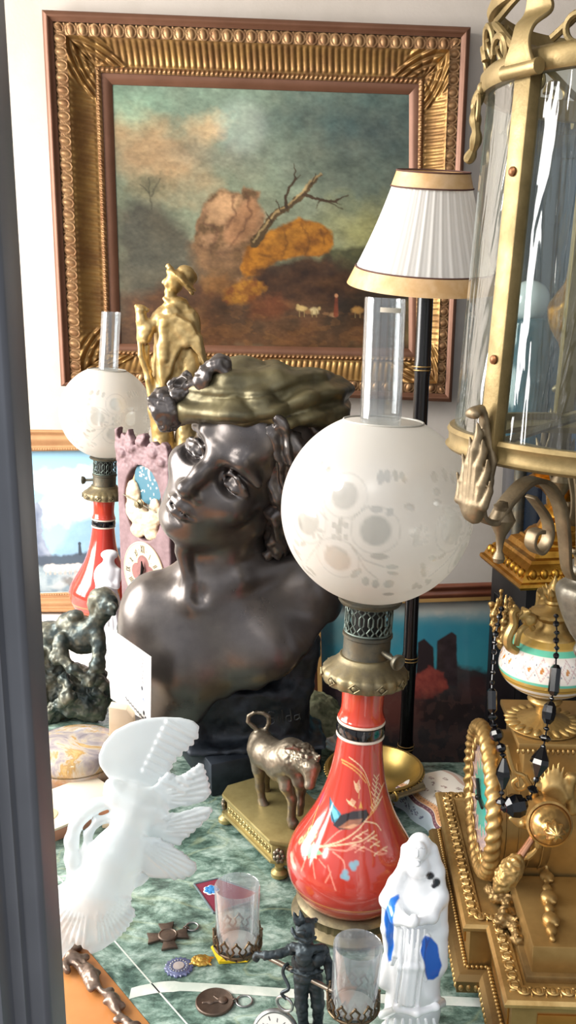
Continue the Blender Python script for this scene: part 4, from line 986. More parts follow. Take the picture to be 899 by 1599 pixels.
for a in PA:
    d = Vector((math.cos(a), math.sin(a), 0)); t_ = Vector((-d.y, d.x, 0)); mb = MB()
    for (z0, z1) in ((-.016, H_ + .004),):
        vs = []
        for z in (z0, z1):
            for x, y in ((-.0095, -.004), (.0095, -.004), (.0095, .010), (-.0095, .010)): vs.append(d * (rr(max(z, 0)) + y) + t_ * x + Vector((0, 0, z)))
        mb.add(vs, [[3, 2, 1, 0], [4, 5, 6, 7], [0, 1, 5, 4], [1, 2, 6, 5], [2, 3, 7, 6], [3, 0, 4, 7]])
    po_ = mb.build('post', LBR, lt, bevel=0.0012)
    for z in (H_ * .24, H_ * .74):
        p = d * (rr(z) + .010) + Vector((0, 0, z))
        x_, y_, z_ = basis(d); MM = Matrix.Translation(p) @ Matrix((x_, y_, z_)).transposed().to_4x4()
        MB().lathe([(.0042, 0), (.004, .0016), (.0022, .0028), (0, .003)], 14, MM).build('rivet', mat('copper_rivet', '7a5030', 0.4, 0.7), po_)
for k in range(3):
    a0, a1 = PA[0] + k * 2 * PI / 3, PA[0] + (k + 1) * 2 * PI / 3; mb = MB()
    mb.grid(lambda u, v: (lambda a, z: ((rr(z) - .001) * math.cos(a), (rr(z) - .001) * math.sin(a), z))(a0 + .06 + (a1 - a0 - .12) * u, .002 + (H_ - .004) * v), 48, 12)
    mb.build('glass_pane', LGL, lt)
# floor plate ring and bayonet candle fitting inside
MB().shell([(LR - .004, -.006), (LR - .004, -.003), (LR - .05, -.003), (LR - .05, -.006)], 80).build('floor_rim', LBR, lt)
cfit = MB(); cfit.lathe([(.03, .01), (.034, .014), (.016, .022), (.012, .03), (.012, .09), (.015, .092), (.015, .1), (0, .1)], 24)
for a in PA: cfit.tube(spline([(.012 * math.cos(a), .012 * math.sin(a), .03), (.05 * math.cos(a), .05 * math.sin(a), .02), (.1 * math.cos(a), .1 * math.sin(a), .01), (.146 * math.cos(a), .146 * math.sin(a), 0)], 6), .004, 8)
cfit.build('candle_fitting', LBRG, lt)
# openwork crown: scrolls, rings and drops above the top ring
zc0 = H_ + .016
def ring_pt(a, r, z): return Vector((r * math.cos(a), r * math.sin(a), z))
for k in range(3):
    a0 = PA[0] + k * 2 * PI / 3
    # strap rising from each post in an S curve
    d = Vector((math.cos(a0), math.sin(a0), 0)); t_ = Vector((-d.y, d.x, 0))
    pts = [d * r + Vector((0, 0, z)) for r, z in spline([(rt2 + .010, H_ - .006), (rt2 + .016, H_ + .008), (rt2 + .012, H_ + .03), (rt2 - .002, H_ + .045), (rt2 + .002, H_ + .07), (rt2 - .008, H_ + .1), (rt2 - .035, H_ + .125), (rt2 - .08, H_ + .14)], 8)]
    MB().strap(pts, [.026 + .006 * math.sin(i * .35) for i in range(len(pts))], .004, t_).build('crown_strap', LBR, lt, bevel=0.001)
    MB().tube([d * (rt2 + .012) + t_ * x + Vector((0, 0, H_ - .002)) for x in (-.02, .02)], .0065, 14).build('strap_roll', LBR, lt)
    for s_ in (1, -1):
        sc = MB()
        for (da, z, R_, tw_) in ((.30, .022, .014, 1), (.52, .034, .018, 1), (.80, .026, .016, -1)):
            pts = []
            for i in range(26):
                q = i / 25 * 2 * PI * 1.15; r_ = R_ * (1 - .028 * i); aa = a0 + s_ * (da + (r_ * math.cos(q) * tw_) / rt2); pts.append(ring_pt(aa, rt2 + .003 + .003 * math.sin(q), H_ + z + r_ * math.sin(q)))
            sc.tube(pts, [.0032 * (1.1 - .02 * i) for i in range(26)], 7)
        sc.tube([ring_pt(a0 + s_ * q, rt2 + .002, H_ + .014 + .035 * math.sin(q * 3.0) ** 2) for q in [.14 + .05 * i for i in range(18)]], .0036, 7)
        sc.tube([ring_pt(a0 + s_ * q, rt2 - .004, H_ + .062 + .006 * math.cos(q * 6)) for q in [.1 + .05 * i for i in range(19)]], .0034, 7)
        sc.build('crown_scroll', LBR, lt)
        # hanging drop ornament
        dr = MB(); aa = a0 - .62 if s_ > 0 else a0 + .62
        pts = [ring_pt(aa + dq, rt2 + o_, H_ + z) for dq, o_, z in ((.02, .005, .0), (-.03, .009, -.014), (.02, .009, -.028), (.01, .007, -.042), (-.04, .009, -.054), (-.07, .013, -.062))]
        dr.tube(spline([tuple(p) for p in pts], 5), [.0035 + .0022 * abs(math.sin(i * .5)) for i in range(26)], 8)
        for p in pts[:3]: dr.ell(p, (.005, .005, .006), nu=10, nv=8)
        dr.tube([ring_pt(aa + .02 + .05 * math.sin(q), rt2 + .008, H_ - .018 - .012 * math.cos(q)) for q in [i * .5 for i in range(10)]], .0022, 6)
        dr.build('leaf_drop', LBR, lt)
    MB().torus(ring_pt(a0 + PI / 3, rt2, H_ + .05), .02, .0045, ax=(math.cos(a0 + PI / 3), math.sin(a0 + PI / 3), 0)).build('crown_ring', LBR, lt)
MB().shell([(rt2 - .006, H_ + .062), (rt2 + .003, H_ + .062), (rt2 + .005, H_ + .068), (rt2 + .003, H_ + .074), (rt2 - .006, H_ + .074)], 100).build('crown_rim', LBR, lt, 50)
# a small brass cup hanging inside the crown, and the hanging chain above the frame
MB().lathe([(0, H_ + .02), (.018, H_ + .024), (.022, H_ + .03), (.022, H_ + .05), (.016, H_ + .056), (.005, H_ + .06), (.005, H_ + .16), (0, H_ + .16)], 32, None, lambda a, r, z: 1 + (.05 * math.cos(14 * a) if z < H_ + .045 else 0)).build('hub', LBRG, lt)
chn = MB()
for k in range(66):
    z = H_ + .165 + k * .024; chn.torus((0, 0, z), .013, .0022, ax=(1, 0, 0) if k % 2 else (0, 1, 0), n=16, m=6)
cho = chn.build('chain', LBRG, lt)
# brackets under each post: acanthus leaf, S arm, turned drop; a centre pendant joins them
for a in PA:
    d = Vector((math.cos(a), math.sin(a), 0)); t_ = Vector((-d.y, d.x, 0))
    def rz_(r, z, x=0): return d * r + t_ * x + Vector((0, 0, z))
    S = Sculpt((-.024, -.03, -.07), (.024, .03, .05), .0014)
    lob = [(0, -.062), (.008, -.06), (.017, -.046), (.015, -.036), (.020, -.028), (.0165, -.014), (.018, -.004), (.011, .01), (.0085, .02), (.007, .034), (.005, .04), (-.005, .04), (-.007, .034), (-.0085, .02), (-.011, .01), (-.018, -.004), (-.0165, -.014), (-.020, -.028), (-.015, -.036), (-.017, -.046), (-.008, -.06)]
    S.plate([(p[0] * .72, p[1]) for p in lob], (0, 0, 0), (1, 0, 0), (0, 0, 1), .0025, .002, .0012, .003, bend=lambda U, V: -.004 * np.cos(V * 60) - U * U * 12)
    for x0, x1, zt_, r_ in ((0, 0, .026, .0052), (.0055, .0075, .012, .0048), (-.0055, -.0075, .012, .0048), (.010, .0145, -.004, .0045), (-.010, -.0145, -.004, .0045), (.012, .0195, -.022, .0042), (-.012, -.0195, -.022, .0042)):
        S.chain([(x0 * .5, -.005, -.056), (x0, -.009, -.042), (x1 * .85, -.0085, zt_ - .020), (x1, -.0055, zt_ - .006), (x1 * 1.12, -.0085, zt_ + .004)], [r_ * .8, r_, r_, r_ * .75, .0012], .0012)
    S.cap((0, -.006, .042), (0, -.014, .040), .0045, .005, .004); S.cap((-.004, -.015, .038), (.004, -.015, .038), .004, .004, .003)
    S.ell((0, -.006, -.05), (.010, .007, .008), None, .006)
    pts, Q = S.mesh(1); Rm = np.array([[-t_.x, -d.x, 0], [-t_.y, -d.y, 0], [0, 0, 1]])
    pts = pts @ Rm.T + np.array(rz_(LR + .013, -.010))
    npmesh('acanthus_leaf', pts, Q, LBRG, lt)
    arm = [rz_(r, z) for r, z in spline([(LR + .010, -.045), (LR + .008, -.066), (LR - .008, -.072), (LR - .022, -.055), (LR - .045, -.038), (.082, -.040), (.060, -.062), (.048, -.095), (.040, -.128), (.030, -.14), (.022, -.132), (.024, -.118), (.034, -.112)], 7)]
    wd = [.011 + .008 * math.sin(min(i / 60, 1) * PI) for i in range(len(arm))]
    MB().strap(arm, wd, .005, t_).build('scroll_arm', LBRG, lt, bevel=0.0014)
    arm2 = [rz_(r, z) for r, z in spline([(.098, -.052), (.075, -.075), (.07, -.095), (.08, -.108), (.092, -.1), (.09, -.088), (.08, -.087)], 7)]
    MB().strap(arm2, .014, .004, t_).build('inner_curl', LBRG, lt, bevel=0.001)
    MB().lathe([(0, -.086), (.0045, -.084), (.006, -.08), (.0045, -.076), (.0028, -.073), (.0035, -.066), (.005, -.058), (.0105, -.048), (.0125, -.043), (.010, -.038), (.008, -.034), (.009, -.03), (.004, -.026)], 24, Matrix.Translation(rz_(LR - .018, -.028))).build('turned_drop', LBRG, lt)
PEW = mat('pewter_grey_brass', '7d7668', 0.4, 0.6, col2='5f5a50', scale=50, rough2=0.55, bump=0.2, bscale=120)
MB().lathe(spline([(0, -.235), (.008, -.23), (.012, -.222), (.010, -.214), (.016, -.205), (.024, -.19), (.031, -.172), (.034, -.16), (.032, -.152), (.024, -.148), (.022, -.143), (.026, -.138), (.024, -.13), (.014, -.124), (.010, -.11), (.010, -.09), (0, -.088)], 4), 40, None, lambda a, r, z: 1 + (.05 * abs(math.sin(5 * a)) if r > .015 else 0)).build('centre_pendant', PEW, lt)
# ================================================================ GILT MANTEL CLOCK (seen from its side, dial facing left)
CO = Vector((0.342, 0.97, 0.0)); CR = math.radians(-2.5)
gc = thing('mantel_clock', 'large gilt bronze clock with round turquoise dial on a stepped ornamented base', 'clock', CO, (0, 0, CR))
CGM = GILT; CGP = mat('brushed_gilt_plate', 'b4935c', 0.36, 0.75, col2='937443', scale=9, rough2=0.46); CGD = mat('dark_gilt', '977b4e', 0.42, 0.7, col2='78603c', scale=20, rough2=0.55)
HX = 0.145; YF, YB, YS = -0.192, 0.18, -0.082; N_ = 0.024   # half width, front, back, break, setback
def plan(e): return [(-HX - e + N_, YF - e), (HX + e - N_, YF - e), (HX + e - N_, YS - e), (HX + e, YS - e), (HX + e, YB + e), (-HX - e, YB + e), (-HX - e, YS - e), (-HX - e + N_, YS - e)]
def tier(profile, name, m, bev=0.0):
    mb = MB(); vs = []; fs = []; n = 8
    for e, z in profile: vs += [(x, y, z) for x, y in plan(e)]
    for j in range(len(profile) - 1):
        for k in range(n): fs.append([j * n + k, j * n + (k + 1) % n, (j + 1) * n + (k + 1) % n, (j + 1) * n + k])
    fs += [list(range(n - 1, -1, -1)), [(len(profile) - 1) * n + k for k in range(n)]]
    return mb.add(vs, fs).build(name, m, gc, 30, bev)
tier([(.010, .014), (.014, .016), (.015, .030), (.011, .036), (.006, .038)], 'plinth_tier', CGD)
tier([(.000, .036), (.000, .081), (.003, .083), (.007, .085)], 'base_frieze', CGP)
tier([(.007, .085), (.009, .087), (.009, .090), (.006, .093), (-.002, .095), (-.012, .095), (-.014, .093)], 'base_moulding', CGM)
def along(pts, step, fn, closed=True):
    n = len(pts)
    for i in range(n if closed else n - 1):
        a, b = Vector((*pts[i], 0)), Vector((*pts[(i + 1) % n], 0)); L = (b - a).length; k = max(1, round(L / step)); d = (b - a).normalized()
        for j in range(k): fn(a + d * L * (j + .5) / k, d)
# leaf-and-shell ornament on the moulding, bead row on the frieze
orn = MB()
def shellorn(p, d):
    nrm = Vector((d.y, -d.x, 0)); c = p + Vector((0, 0, .0945)) + nrm * 0.0
    R_ = Matrix((d, nrm, Vector((0, 0, 1)))).transposed()
    orn.ell(c, (.0042, .0052, .0028), R_, 10, 6)
    orn.tube([c + d * (.0058 * math.cos(q)) + nrm * (.0062 * math.sin(q) - .001) + Vector((0, 0, .0012)) for q in [PI * j / 8 for j in range(9)]], .0012, 5)
    orn.ell(c + d * .0066 - nrm * .0045, (.0020, .0020, .0020), R_, 8, 5); orn.ell(c + d * .0066 + nrm * .0035, (.0013, .0034, .0022), R_, 8, 5)
    for s_ in (-1, 1): orn.tube([c + d * (.0018 * s_) - nrm * .004, c + d * (.0042 * s_) - nrm * .001 + Vector((0, 0, .002)), c + d * (.0030 * s_) + nrm * .004 + Vector((0, 0, .0015))], [.0008, .0014, .0006], 5)
vis = plan(-.0045)
along([vis[5], vis[6], vis[7], vis[0], vis[1]], .0135, shellorn, False)
along([vis[1], vis[2], vis[3], vis[4], vis[5]], .0135, shellorn, False)
orn.build('leaf_moulding', CGM, gc, 60)
bd = MB(); along([plan(.0035)[k] for k in (5, 6, 7, 0, 1, 2, 3, 4)], .0052, lambda p, d: bd.ell(p + Vector((0, 0, .0395)), (.0022, .0022, .0022), None, 8, 6)); bd.build('bead_row', CGM, gc, 60)
bd = MB(); along([plan(.0135)[k] for k in (5, 6, 7, 0, 1, 2, 3, 4)], .0075, lambda p, d: bd.ell(p + Vector((0, 0, .022)), (.003, .003, .0042), None, 8, 6)); bd.build('leaf_row', CGM, gc, 60)
PANELO = mat('amber_gilt_panel', 'b4803c', 0.3, 0.8, col2='98652c', scale=7)
def panel(x0, y0, x1, y1):
    a, b = Vector((x0, y0, 0)), Vector((x1, y1, 0)); d = (b - a).normalized(); nrm = Vector((d.y, -d.x, 0)); L = (b - a).length
    MB().box(a + d * L / 2 + nrm * .0008 + Vector((0, 0, .061)), (L * .8, .0022, .026), None, Matrix((d, nrm, Vector((0, 0, 1)))).transposed()).build('frieze_panel', PANELO, gc, bevel=0.0006)
pp = plan(.0)
panel(*pp[0], *pp[1]); panel(*pp[7], *pp[0]); panel(*pp[5], *pp[6])
for x in (-1, 1):
    for y in (YF + .02, YS + .03, YB - .02):
        xx = x * (HX - (.02 if y > YS else .04))
        MB().lathe([(.010, 0), (.0135, .003), (.0145, .008), (.012, .013), (.008, .0155)], 20, T(xx, y, 0)).build('bun_foot', CGD, gc)
# raised slab on the near end and body behind it
SX0, SX1 = -0.099, 0.099
stepbox_y = MB(); stepbox_y.box((0, -.110, .112), (SX1 - SX0, .116, .034)); stepbox_y.build('raised_slab', CGP, gc, bevel=0.0015)
MB().box((0, -.110, .0965), (SX1 - SX0 + .012, .128, .008)).build('slab_skirt', CGD, gc, bevel=0.001)
MB().box((.0, .0, .187), (.186, .100, .187)).build('body', CGP, gc, bevel=0.002)
MB().box((.0, .0, .2815), (.200, .112, .007)).build('body_cap', CGP, gc, bevel=0.0012)
fr_ = MB()
for k in range(40): fr_.ell((-.1 + .2 * k / 39, -.0565, .2765), (.0019, .0019, .003), nu=8, nv=6)
fr_.build('bead_fringe', CGM, gc, 60)
# drum and dial
DX = -0.122; DZ = .189; DM = Matrix.Translation((DX, .004, DZ)) @ Matrix.Rotation(-PI / 2, 4, 'Y')   # local z -> -x
MB().lathe([(.073, -.06), (.075, -.055), (.075, -.004), (.070, 0)], 72, DM).build('drum', CGP, gc)
bz = MB()
def ropef(u, v):
    a = 2 * PI * u; q = 2 * PI * v; tw = 1 + .16 * math.sin(40 * a + q * 2); r = .0080 * tw; return ((.0775 + r * math.cos(q)) * math.cos(a), (.0815 + r * math.cos(q)) * math.sin(a), .003 + r * math.sin(q))
bz.grid(ropef, 432, 14, cu=True, cv=True, M=DM); bz.build('rope_bezel', CGM, gc, 60)
cvd = Canvas((-75, -75, 75, 75), 170, 170, 'cbb8bc')
rr_ = np.hypot(cvd.X, cvd.Y); th = np.arctan2(cvd.Y, cvd.X)
cvd.mix((np.abs(np.sin(th * 18)) > .72) * (rr_ > 36) * .75, '7d6a72'); cvd.mix(np.clip(38 + 6 * np.sin(th * 12) - rr_, 0, 1), '3fb5a8')
cvd.mix((np.abs(rr_ - 58) < 1.2) * 1.0, '5a4038'); cvd.mix((rr_ > 66) * 1.0, 'd6cdbb')
for k in range(12): cvd.line([(62 * math.cos(k * PI / 6), 62 * math.sin(k * PI / 6)), (70 * math.cos(k * PI / 6), 70 * math.sin(k * PI / 6))], 2, '2a2020')
cvd.sheet('enamel_dial', lambda U, V: np.stack([np.full_like(U, DX - .0035), .004 + (U - .5) * .150, DZ + (V - .5) * .150], -1) + np.where((np.hypot(U - .5, V - .5) > .5)[..., None], np.stack([np.zeros_like(U), -(U - .5) * .150 * (1 - .5 / np.maximum(np.hypot(U - .5, V - .5), .5)), -(V - .5) * .150 * (1 - .5 / np.maximum(np.hypot(U - .5, V - .5), .5))], -1), 0), mat('enamel', 'attr', 0.25, coat=0.4), gc)
ld = MB()
for k in range(20):
    a = k * PI / 10; M_ = DM @ Matrix.Rotation(a, 4, 'Z')
    ld.tube([M_ @ Vector((.066 + .0065 * math.cos(q), .0075 * math.sin(q), .0045)) for q in [j * PI / 6 for j in range(12)]], .0016, 6, True)
ld.build('looped_chapter_ring', CGM, gc, 60)
hm = MB(); hm.tube([DM @ Vector(p) for p in ((0, 0, .006), (.018, .010, .007))], .0022, 6); hm.tube([DM @ Vector(p) for p in ((0, 0, .006), (.004, -.030, .007))], .0018, 6); hm.ell(DM @ Vector((0, 0, .007)), .0035, nu=10, nv=8)
hm.build('clock_hands', mat('dark_hands', '201c1a', 0.4, 0.5), gc)
# lyre strings, scroll and crossed torch on the drum and near face
for k in range(4):
    MB().tube([(DX + .012 + .013 * k, .004 - .0760 * math.cos(q), DZ + .0760 * math.sin(q)) for q in [-1.0 + .2 * j for j in range(11)]], .0007, 6).build('lyre_string', CGM, gc)
def L2(px, py, Y):  # pixel -> clock-local point
    p = at(px, py, Y) - CO; c, s_ = math.cos(-CR), math.sin(-CR); return Vector((p.x * c - p.y * s_, p.x * s_ + p.y * c, p.z))
sc = MB()
sc.tube([L2(x, y, .888) for x, y in spline([(790, 1165), (797, 1190), (803, 1205), (815, 1210), (822, 1218), (818, 1230), (806, 1232), (801, 1222), (808, 1216)], 6)], .0022, 8)
sc.tube([L2(x, y, .888) for x, y in spline([(818, 1212), (840, 1250), (858, 1285)], 6)], .0034, 8)
sc.tube([L2(x, y, .886) for x, y in spline([(842, 1300), (838, 1325), (820, 1340), (800, 1342)], 6)], [.002 + .0004 * (i % 6) for i in range(19)], 8)
sc.build('lyre_arm', CGM, gc)
sb = Sculpt(tuple(L2(760, 1345, .88) + Vector((-.02, -.04, -.06))), tuple(L2(899, 1170, .88) + Vector((.03, .06, .02))), .0016)
def cl(pts, r, k=.003): sb.chain([tuple(L2(*p)) for p in pts], r, k)
# ribbon end
pl_ = [(792, 1278), (800, 1271), (815, 1270), (832, 1276), (846, 1290), (840, 1302), (826, 1296), (806, 1290)]
q_ = [L2(x, y, .871) for x, y in pl_]; sb.plate([(p.x, p.z) for p in q_], (0, q_[0].y, 0), (1, 0, 0), (0, 0, 1), .0022, .003, .001); sb.ell(tuple(L2(816, 1286, .868)), .004, None, .001)
# palm leaves behind the boss
for k in range(11):
    a_ = math.radians(-128 + 9.5 * k); r1, r2 = (42, 82 - abs(k - 5) * 3.2); cl([(864, 1268, .886), (864 + r1 * math.cos(a_) * .55, 1268 + r1 * math.sin(a_), .882), (864 + r2 * math.cos(a_) * .62, 1272 + r2 * math.sin(a_), .889)], [.0050, .0034, .0012], .0018)
cl([(892, 1265, .889), (888, 1232, .886), (892, 1215, .886), (902, 1212, .889), (906, 1226, .886)], [.006, .005, .005, .004, .003]); cl([(900, 1262, .89), (912, 1222, .89), (930, 1205, .89)], [.006, .005, .003])
cl([(840, 1262, .886), (832, 1238, .886), (838, 1226, .886), (846, 1230, .886)], [.005, .004, .0035, .0025])
pts, Q = sb.mesh(1); npmesh('palm_trophy', pts, Q, CGM, gc)
bp = L2(858, 1287, .852); bdv = (Vector((-.05, -1, .28))).normalized(); x_, y_, z_ = basis(bdv); BM = Matrix.Translation(bp - bdv * .04) @ Matrix((x_, y_, z_)).transposed().to_4x4()
MB().lathe([(.016, 0), (.022, .012), (.0225, .03), (.0225, .040), (.0205, .0415), (.0195, .040), (.0195, .043), (.0170, .050), (.0115, .056), (.009, .058), (.0078, .061), (.009, .063), (.0095, .067), (.0075, .073), (.003, .078), (0, .079)], 48, BM, lambda a, r, z: 1 + (.12 * math.cos(a * 8) if z > .060 else 0)).build('quiver_boss', GILTP, gc, 45)
tr_ = MB(); ra, rb2 = L2(838, 1298, .858), L2(806, 1346, .842); tr_.tube([ra, ra.lerp(rb2, .5), rb2], [.0032, .0036, .0045], 12); tr_.build('torch_shaft', mat('rosy_gilt', 'c08a6a', 0.28, 0.9), gc)
S = Sculpt(tuple(rb2 + Vector((-.04, -.03, -.035))), tuple(rb2 + Vector((.02, .03, .02))), .0012)
dv = (rb2 - ra).normalized(); 
for k, r in ((0, .008), (.008, .011), (.016, .0115), (.025, .009), (.033, .004)): S.ell(tuple(rb2 + dv * k), r, None, .004)
pts, Q = S.mesh(); n = normals(pts, Q); pts = pts + n * (fbm(pts * 260, 3, 2) * .003)[:, None]; npmesh('torch_flame', pts, Q, CGM, gc)
S = Sculpt((-.125, -.15, .088), (-.07, -.0, .135), .0013)
for k in range(9): c = Vector((-.110 + .008 * math.sin(k * 1.9) + k * .0008, -.012 - k * .0135, .102)); S.ell(tuple(c), (.011, .009, .007), None, .004); S.cap(tuple(c), tuple(c + Vector((.012 * math.cos(k * 2.1), -.008, .009))), .004, .0015, .003)
pts, Q = S.mesh(); n = normals(pts, Q); pts = pts + n * (fbm(pts * 220, 5, 3) * .0035)[:, None]; npmesh('acanthus_mount', pts, Q, CGD, gc)
# husk festoon lying over the slab
fs_ = Sculpt(tuple(L2(840, 1480, .83) + Vector((-.02, -.06, -.03))), tuple(L2(880, 1310, .9) + Vector((.03, .03, .03))), .0012)
fp = [(850, 1322), (852, 1340), (856, 1354), (858, 1372), (860, 1390), (864, 1405), (866, 1422), (870, 1440), (872, 1456), (875, 1470)]
fw = [.0035, .004, .003, .0075, .005, .0085, .005, .0085, .0055, .003]
P3 = []
for i, p in enumerate(fp):
    z = [.165, .150, .138][i] if i < 3 else .131
    q = tb(*p, z) - CO; P3.append(q)
for q, r in zip(P3, fw):
    fs_.ell(tuple(q), (r, r * 1.2, r * .8), None, .0025)
    if r > .006:
        for a in range(5): fs_.cap(tuple(q), tuple(q + Vector((r * .8 * math.cos(a * 1.256 + .3), r * .9 * math.sin(a * 1.256 + .3) - .003, .0015))), .0030, .0020, .001)
fs_.chain([tuple(q) for q in P3], .0022, .002)
pts, Q = fs_.mesh(1); npmesh('husk_festoon', pts, Q, CGM, gc)
# ================================================================ PORCELAIN URN
UP = tb(847, 1131, .2855); ur = thing('lidded_urn', 'small white and turquoise porcelain urn with gilt mounts on top of the clock', 'urn', UP, (0, 0.02, 0))
UG = mat('pale_gilt_mount', 'c4a468', 0.34, 0.75, col2='a98a52', scale=40, rough2=0.5, bump=0.1, bscale=300)
MB().lathe([(.038, 0), (.040, .001), (.040, .0025), (.030, .006), (.022, .0085), (.014, .011), (.0085, .014), (.0085, .022), (.0105, .024), (.0175, .027), (.0185, .0295), (.0175, .031), (.0175, .034), (.0115, .036), (0, .036)], 80, None, lambda a, r, z: 1 + (.03 * math.cos(a * 24) if .02 < r < .039 and z < .01 else 0)).build('foot', UG, ur, 45)
gr_ = MB()
for k in range(22):
    a = 2 * PI * k / 22; gr_.ell((.0335 * math.cos(a), .0335 * math.sin(a), .0045), (.0085, .0042, .0032), Matrix.Rotation(a, 3, 'Z'), 10, 6)
gr_.build('gadroon_ring', UG, ur, 60)
UB = [(.010, .036), (.020, .038), (.036, .045), (.0465, .054), (.0512, .064), (.0512, .073), (.0485, .082), (.042, .092), (.032, .100), (.028, .103)]
K = 900; cv = Canvas((-180, .036 * K, 180, .103 * K), 720, 150, 'efe6da')
cv.mix((cv.Y < .0465 * K) * 1.0, 'ece2d4')
def bandc(z0, z1, c): cv.mix(((cv.Y > z0 * K) & (cv.Y < z1 * K)) * 1.0, c)
bandc(.049, .051, 'b8944c'); bandc(.055, .0635, 'bb9648'); bandc(.058, .0592, '8c6c34'); bandc(.0635, .0665, '6cc0a4'); bandc(.0925, .0972, '6fc8a8'); bandc(.0972, .0985, 'c8a45a'); bandc(.0985, .11, 'b8944c')
for k in range(24):
    x = -180 + k * 15 + 7.5; y = .0797 * K; hy = .0112 * K
    dd = np.abs(cv.X - x) / 7.2 + np.abs(cv.Y - y) / hy
    cv.mix((np.abs(dd - 1) < .09) * .8, 'c9a0a0'); cv.mix((np.abs(dd - .74) < .05) * .5, 'd8b9b4')
    for dx, dy in ((0, 0), (1.6, 0), (-1.6, 0), (0, 1.9), (0, -1.9), (1.3, 1.3), (-1.3, -1.3)): cv.blob(x + dx, y + dy, .95, 1.1, 'c07a2a', .4)
    cv.blob(x + 7.5, y - 4.6, .8, .9, '4a5a78', .4); cv.blob(x + 7.5, y + 4.6, .8, .9, '4a5a78', .4); cv.blob(x, .0445 * K, 1.4, .8, 'd09a80', .5); cv.blob(x + 5, .0425 * K, .7, .6, '5a6a88', .5)
cv.win = (-180, .036, 180, .103)
lathe_canvas(UB, cv, 'porcelain_body', mat('painted_porcelain', 'attr', 0.16, coat=0.5), ur, 300, 110)
MB().lathe([(.028, .1025), (.027, .105), (.020, .109), (.0155, .114), (.0145, .119), (.017, .121), (.0195, .1235), (.0235, .1255), (.0235, .1285), (.018, .131), (.009, .1325), (.0065, .136), (.0085, .1385), (.0075, .141), (0, .142)], 60, None, lambda a, r, z: 1 + (.025 * math.cos(a * 16) if .121 < z < .129 else 0)).build('lid', UG, ur, 50)
S = Sculpt((-.02, -.02, .132), (.02, .02, .172), .0009)
S.ell((0, 0, .150), (.0072, .0072, .012), None, .003); S.cap((0, 0, .158), (0, 0, .168), .004, .0008, .003)
for k in range(6): a = k * PI / 3; c, s_ = math.cos(a), math.sin(a); S.chain([(.003 * c, .003 * s_, .142), (.008 * c, .008 * s_, .149), (.0125 * c, .0125 * s_, .156)], [.003, .0028, .001], .002)
pts, Q = S.mesh(); npmesh('bud_finial', pts, Q, UG, ur)
for k, a in enumerate((math.radians(205), math.radians(-28), math.radians(90))):
    d = Vector((math.cos(a), math.sin(a), 0)); hb = MB()
    hb.tube([d * r + Vector((0, 0, z)) for r, z in spline([(.043, .090), (.054, .098), (.056, .108), (.050, .122), (.052, .134), (.046, .136)], 6)], [.0055 - .0035 * abs(i / 30 - .4) for i in range(31)], 8)
    hb.tube([d * r + Vector((0, 0, z)) for r, z in spline([(.044, .097), (.041, .112), (.030, .118), (.024, .112)], 6)], .0032, 8)
    hb.build('scroll_handle', UG, ur)
    S = Sculpt(tuple(d * .03 + Vector((-.016, -.016, .112))), tuple(d * .03 + Vector((.016, .016, .142))), .0011)
    c = d * .03 + Vector((0, 0, .124)); S.ell(tuple(c), (.0085, .0085, .0075), None, .003); S.ell(tuple(c + d * .006 + Vector((0, 0, .007))), (.005, .005, .006), None, .003)
    for s_ in (-1, 1): S.ell(tuple(c + Vector((-d.y, d.x, 0)) * .005 * s_ + d * .005 + Vector((0, 0, .0105))), .0024, None, .002)
    S.chain([tuple(c + d * .008 + Vector((0, 0, .006))), tuple(c + d * .013 + Vector((0, 0, .003)))], [.003, .002], .002)
    pts, Q = S.mesh(); npmesh('mask_mount', pts, Q, UG, ur)
# front bracket: a garland strap running down over the belly
gb = MB(); gpts = [Vector((.022, -.012, .121)), Vector((.028, -.028, .106)), Vector((.034, -.034, .088)), Vector((.036, -.036, .07)), Vector((.034, -.034, .052))]
gb.strap(spline([tuple(p) for p in gpts], 6), [.009 - .00015 * i for i in range(25)], .003, (.8, .6, 0)); gb.build('strap_mount', UG, ur, bevel=0.0006)
# ================================================================ GILT CANDELABRUM behind the urn
cb_ = thing('candelabrum', 'small gilt bronze candelabrum with curling leafy branches behind the porcelain urn', 'candelabrum', (.352, 1.24, 0))
MB().lathe([(.05, 0), (.052, .008), (.04, .014), (.018, .03), (.012, .06), (.016, .12), (.01, .2), (.014, .29), (.008, .33), (0, .335)], 32).build('stem', CGD, cb_)
for (px, py), sd in (((787, 975), -1), ((893, 1010), 1)):
    e = at(px, py, 1.22) - Vector((.352, 1.24, 0)); br = MB()
    br.tube(spline([(0, 0, .26), (sd * .03, -.005, .245), (e.x * .8, e.y * .6, e.z - .06), (e.x, e.y, e.z - .025)], 8), .0045, 8)
    bo = br.build('branch', CGD, cb_)
    S = Sculpt(tuple(e + Vector((-.03, -.026, -.05))), tuple(e + Vector((.03, .026, .045))), .0013)
    S.cap(tuple(e + Vector((0, 0, -.03))), tuple(e + Vector((0, 0, .012))), .007, .011, .004)
    for k in range(7):
        a = k * .898; q = Vector((math.cos(a), math.sin(a), 0)); S.chain([tuple(e + q * .006 + Vector((0, 0, -.028))), tuple(e + q * .014 + Vector((0, 0, -.002))), tuple(e + q * .018 + Vector((0, 0, .018 + .008 * (k % 2)))), tuple(e + q * .012 + Vector((0, 0, .026 + .01 * (k % 3))))], [.0035, .004, .0035, .002], .003)
    pts, Q = S.mesh(); n = normals(pts, Q); pts = pts + n * (fbm(pts * 180, 9, 3) * .004)[:, None]; npmesh('leafy_cup', pts, Q, CGM, cb_)
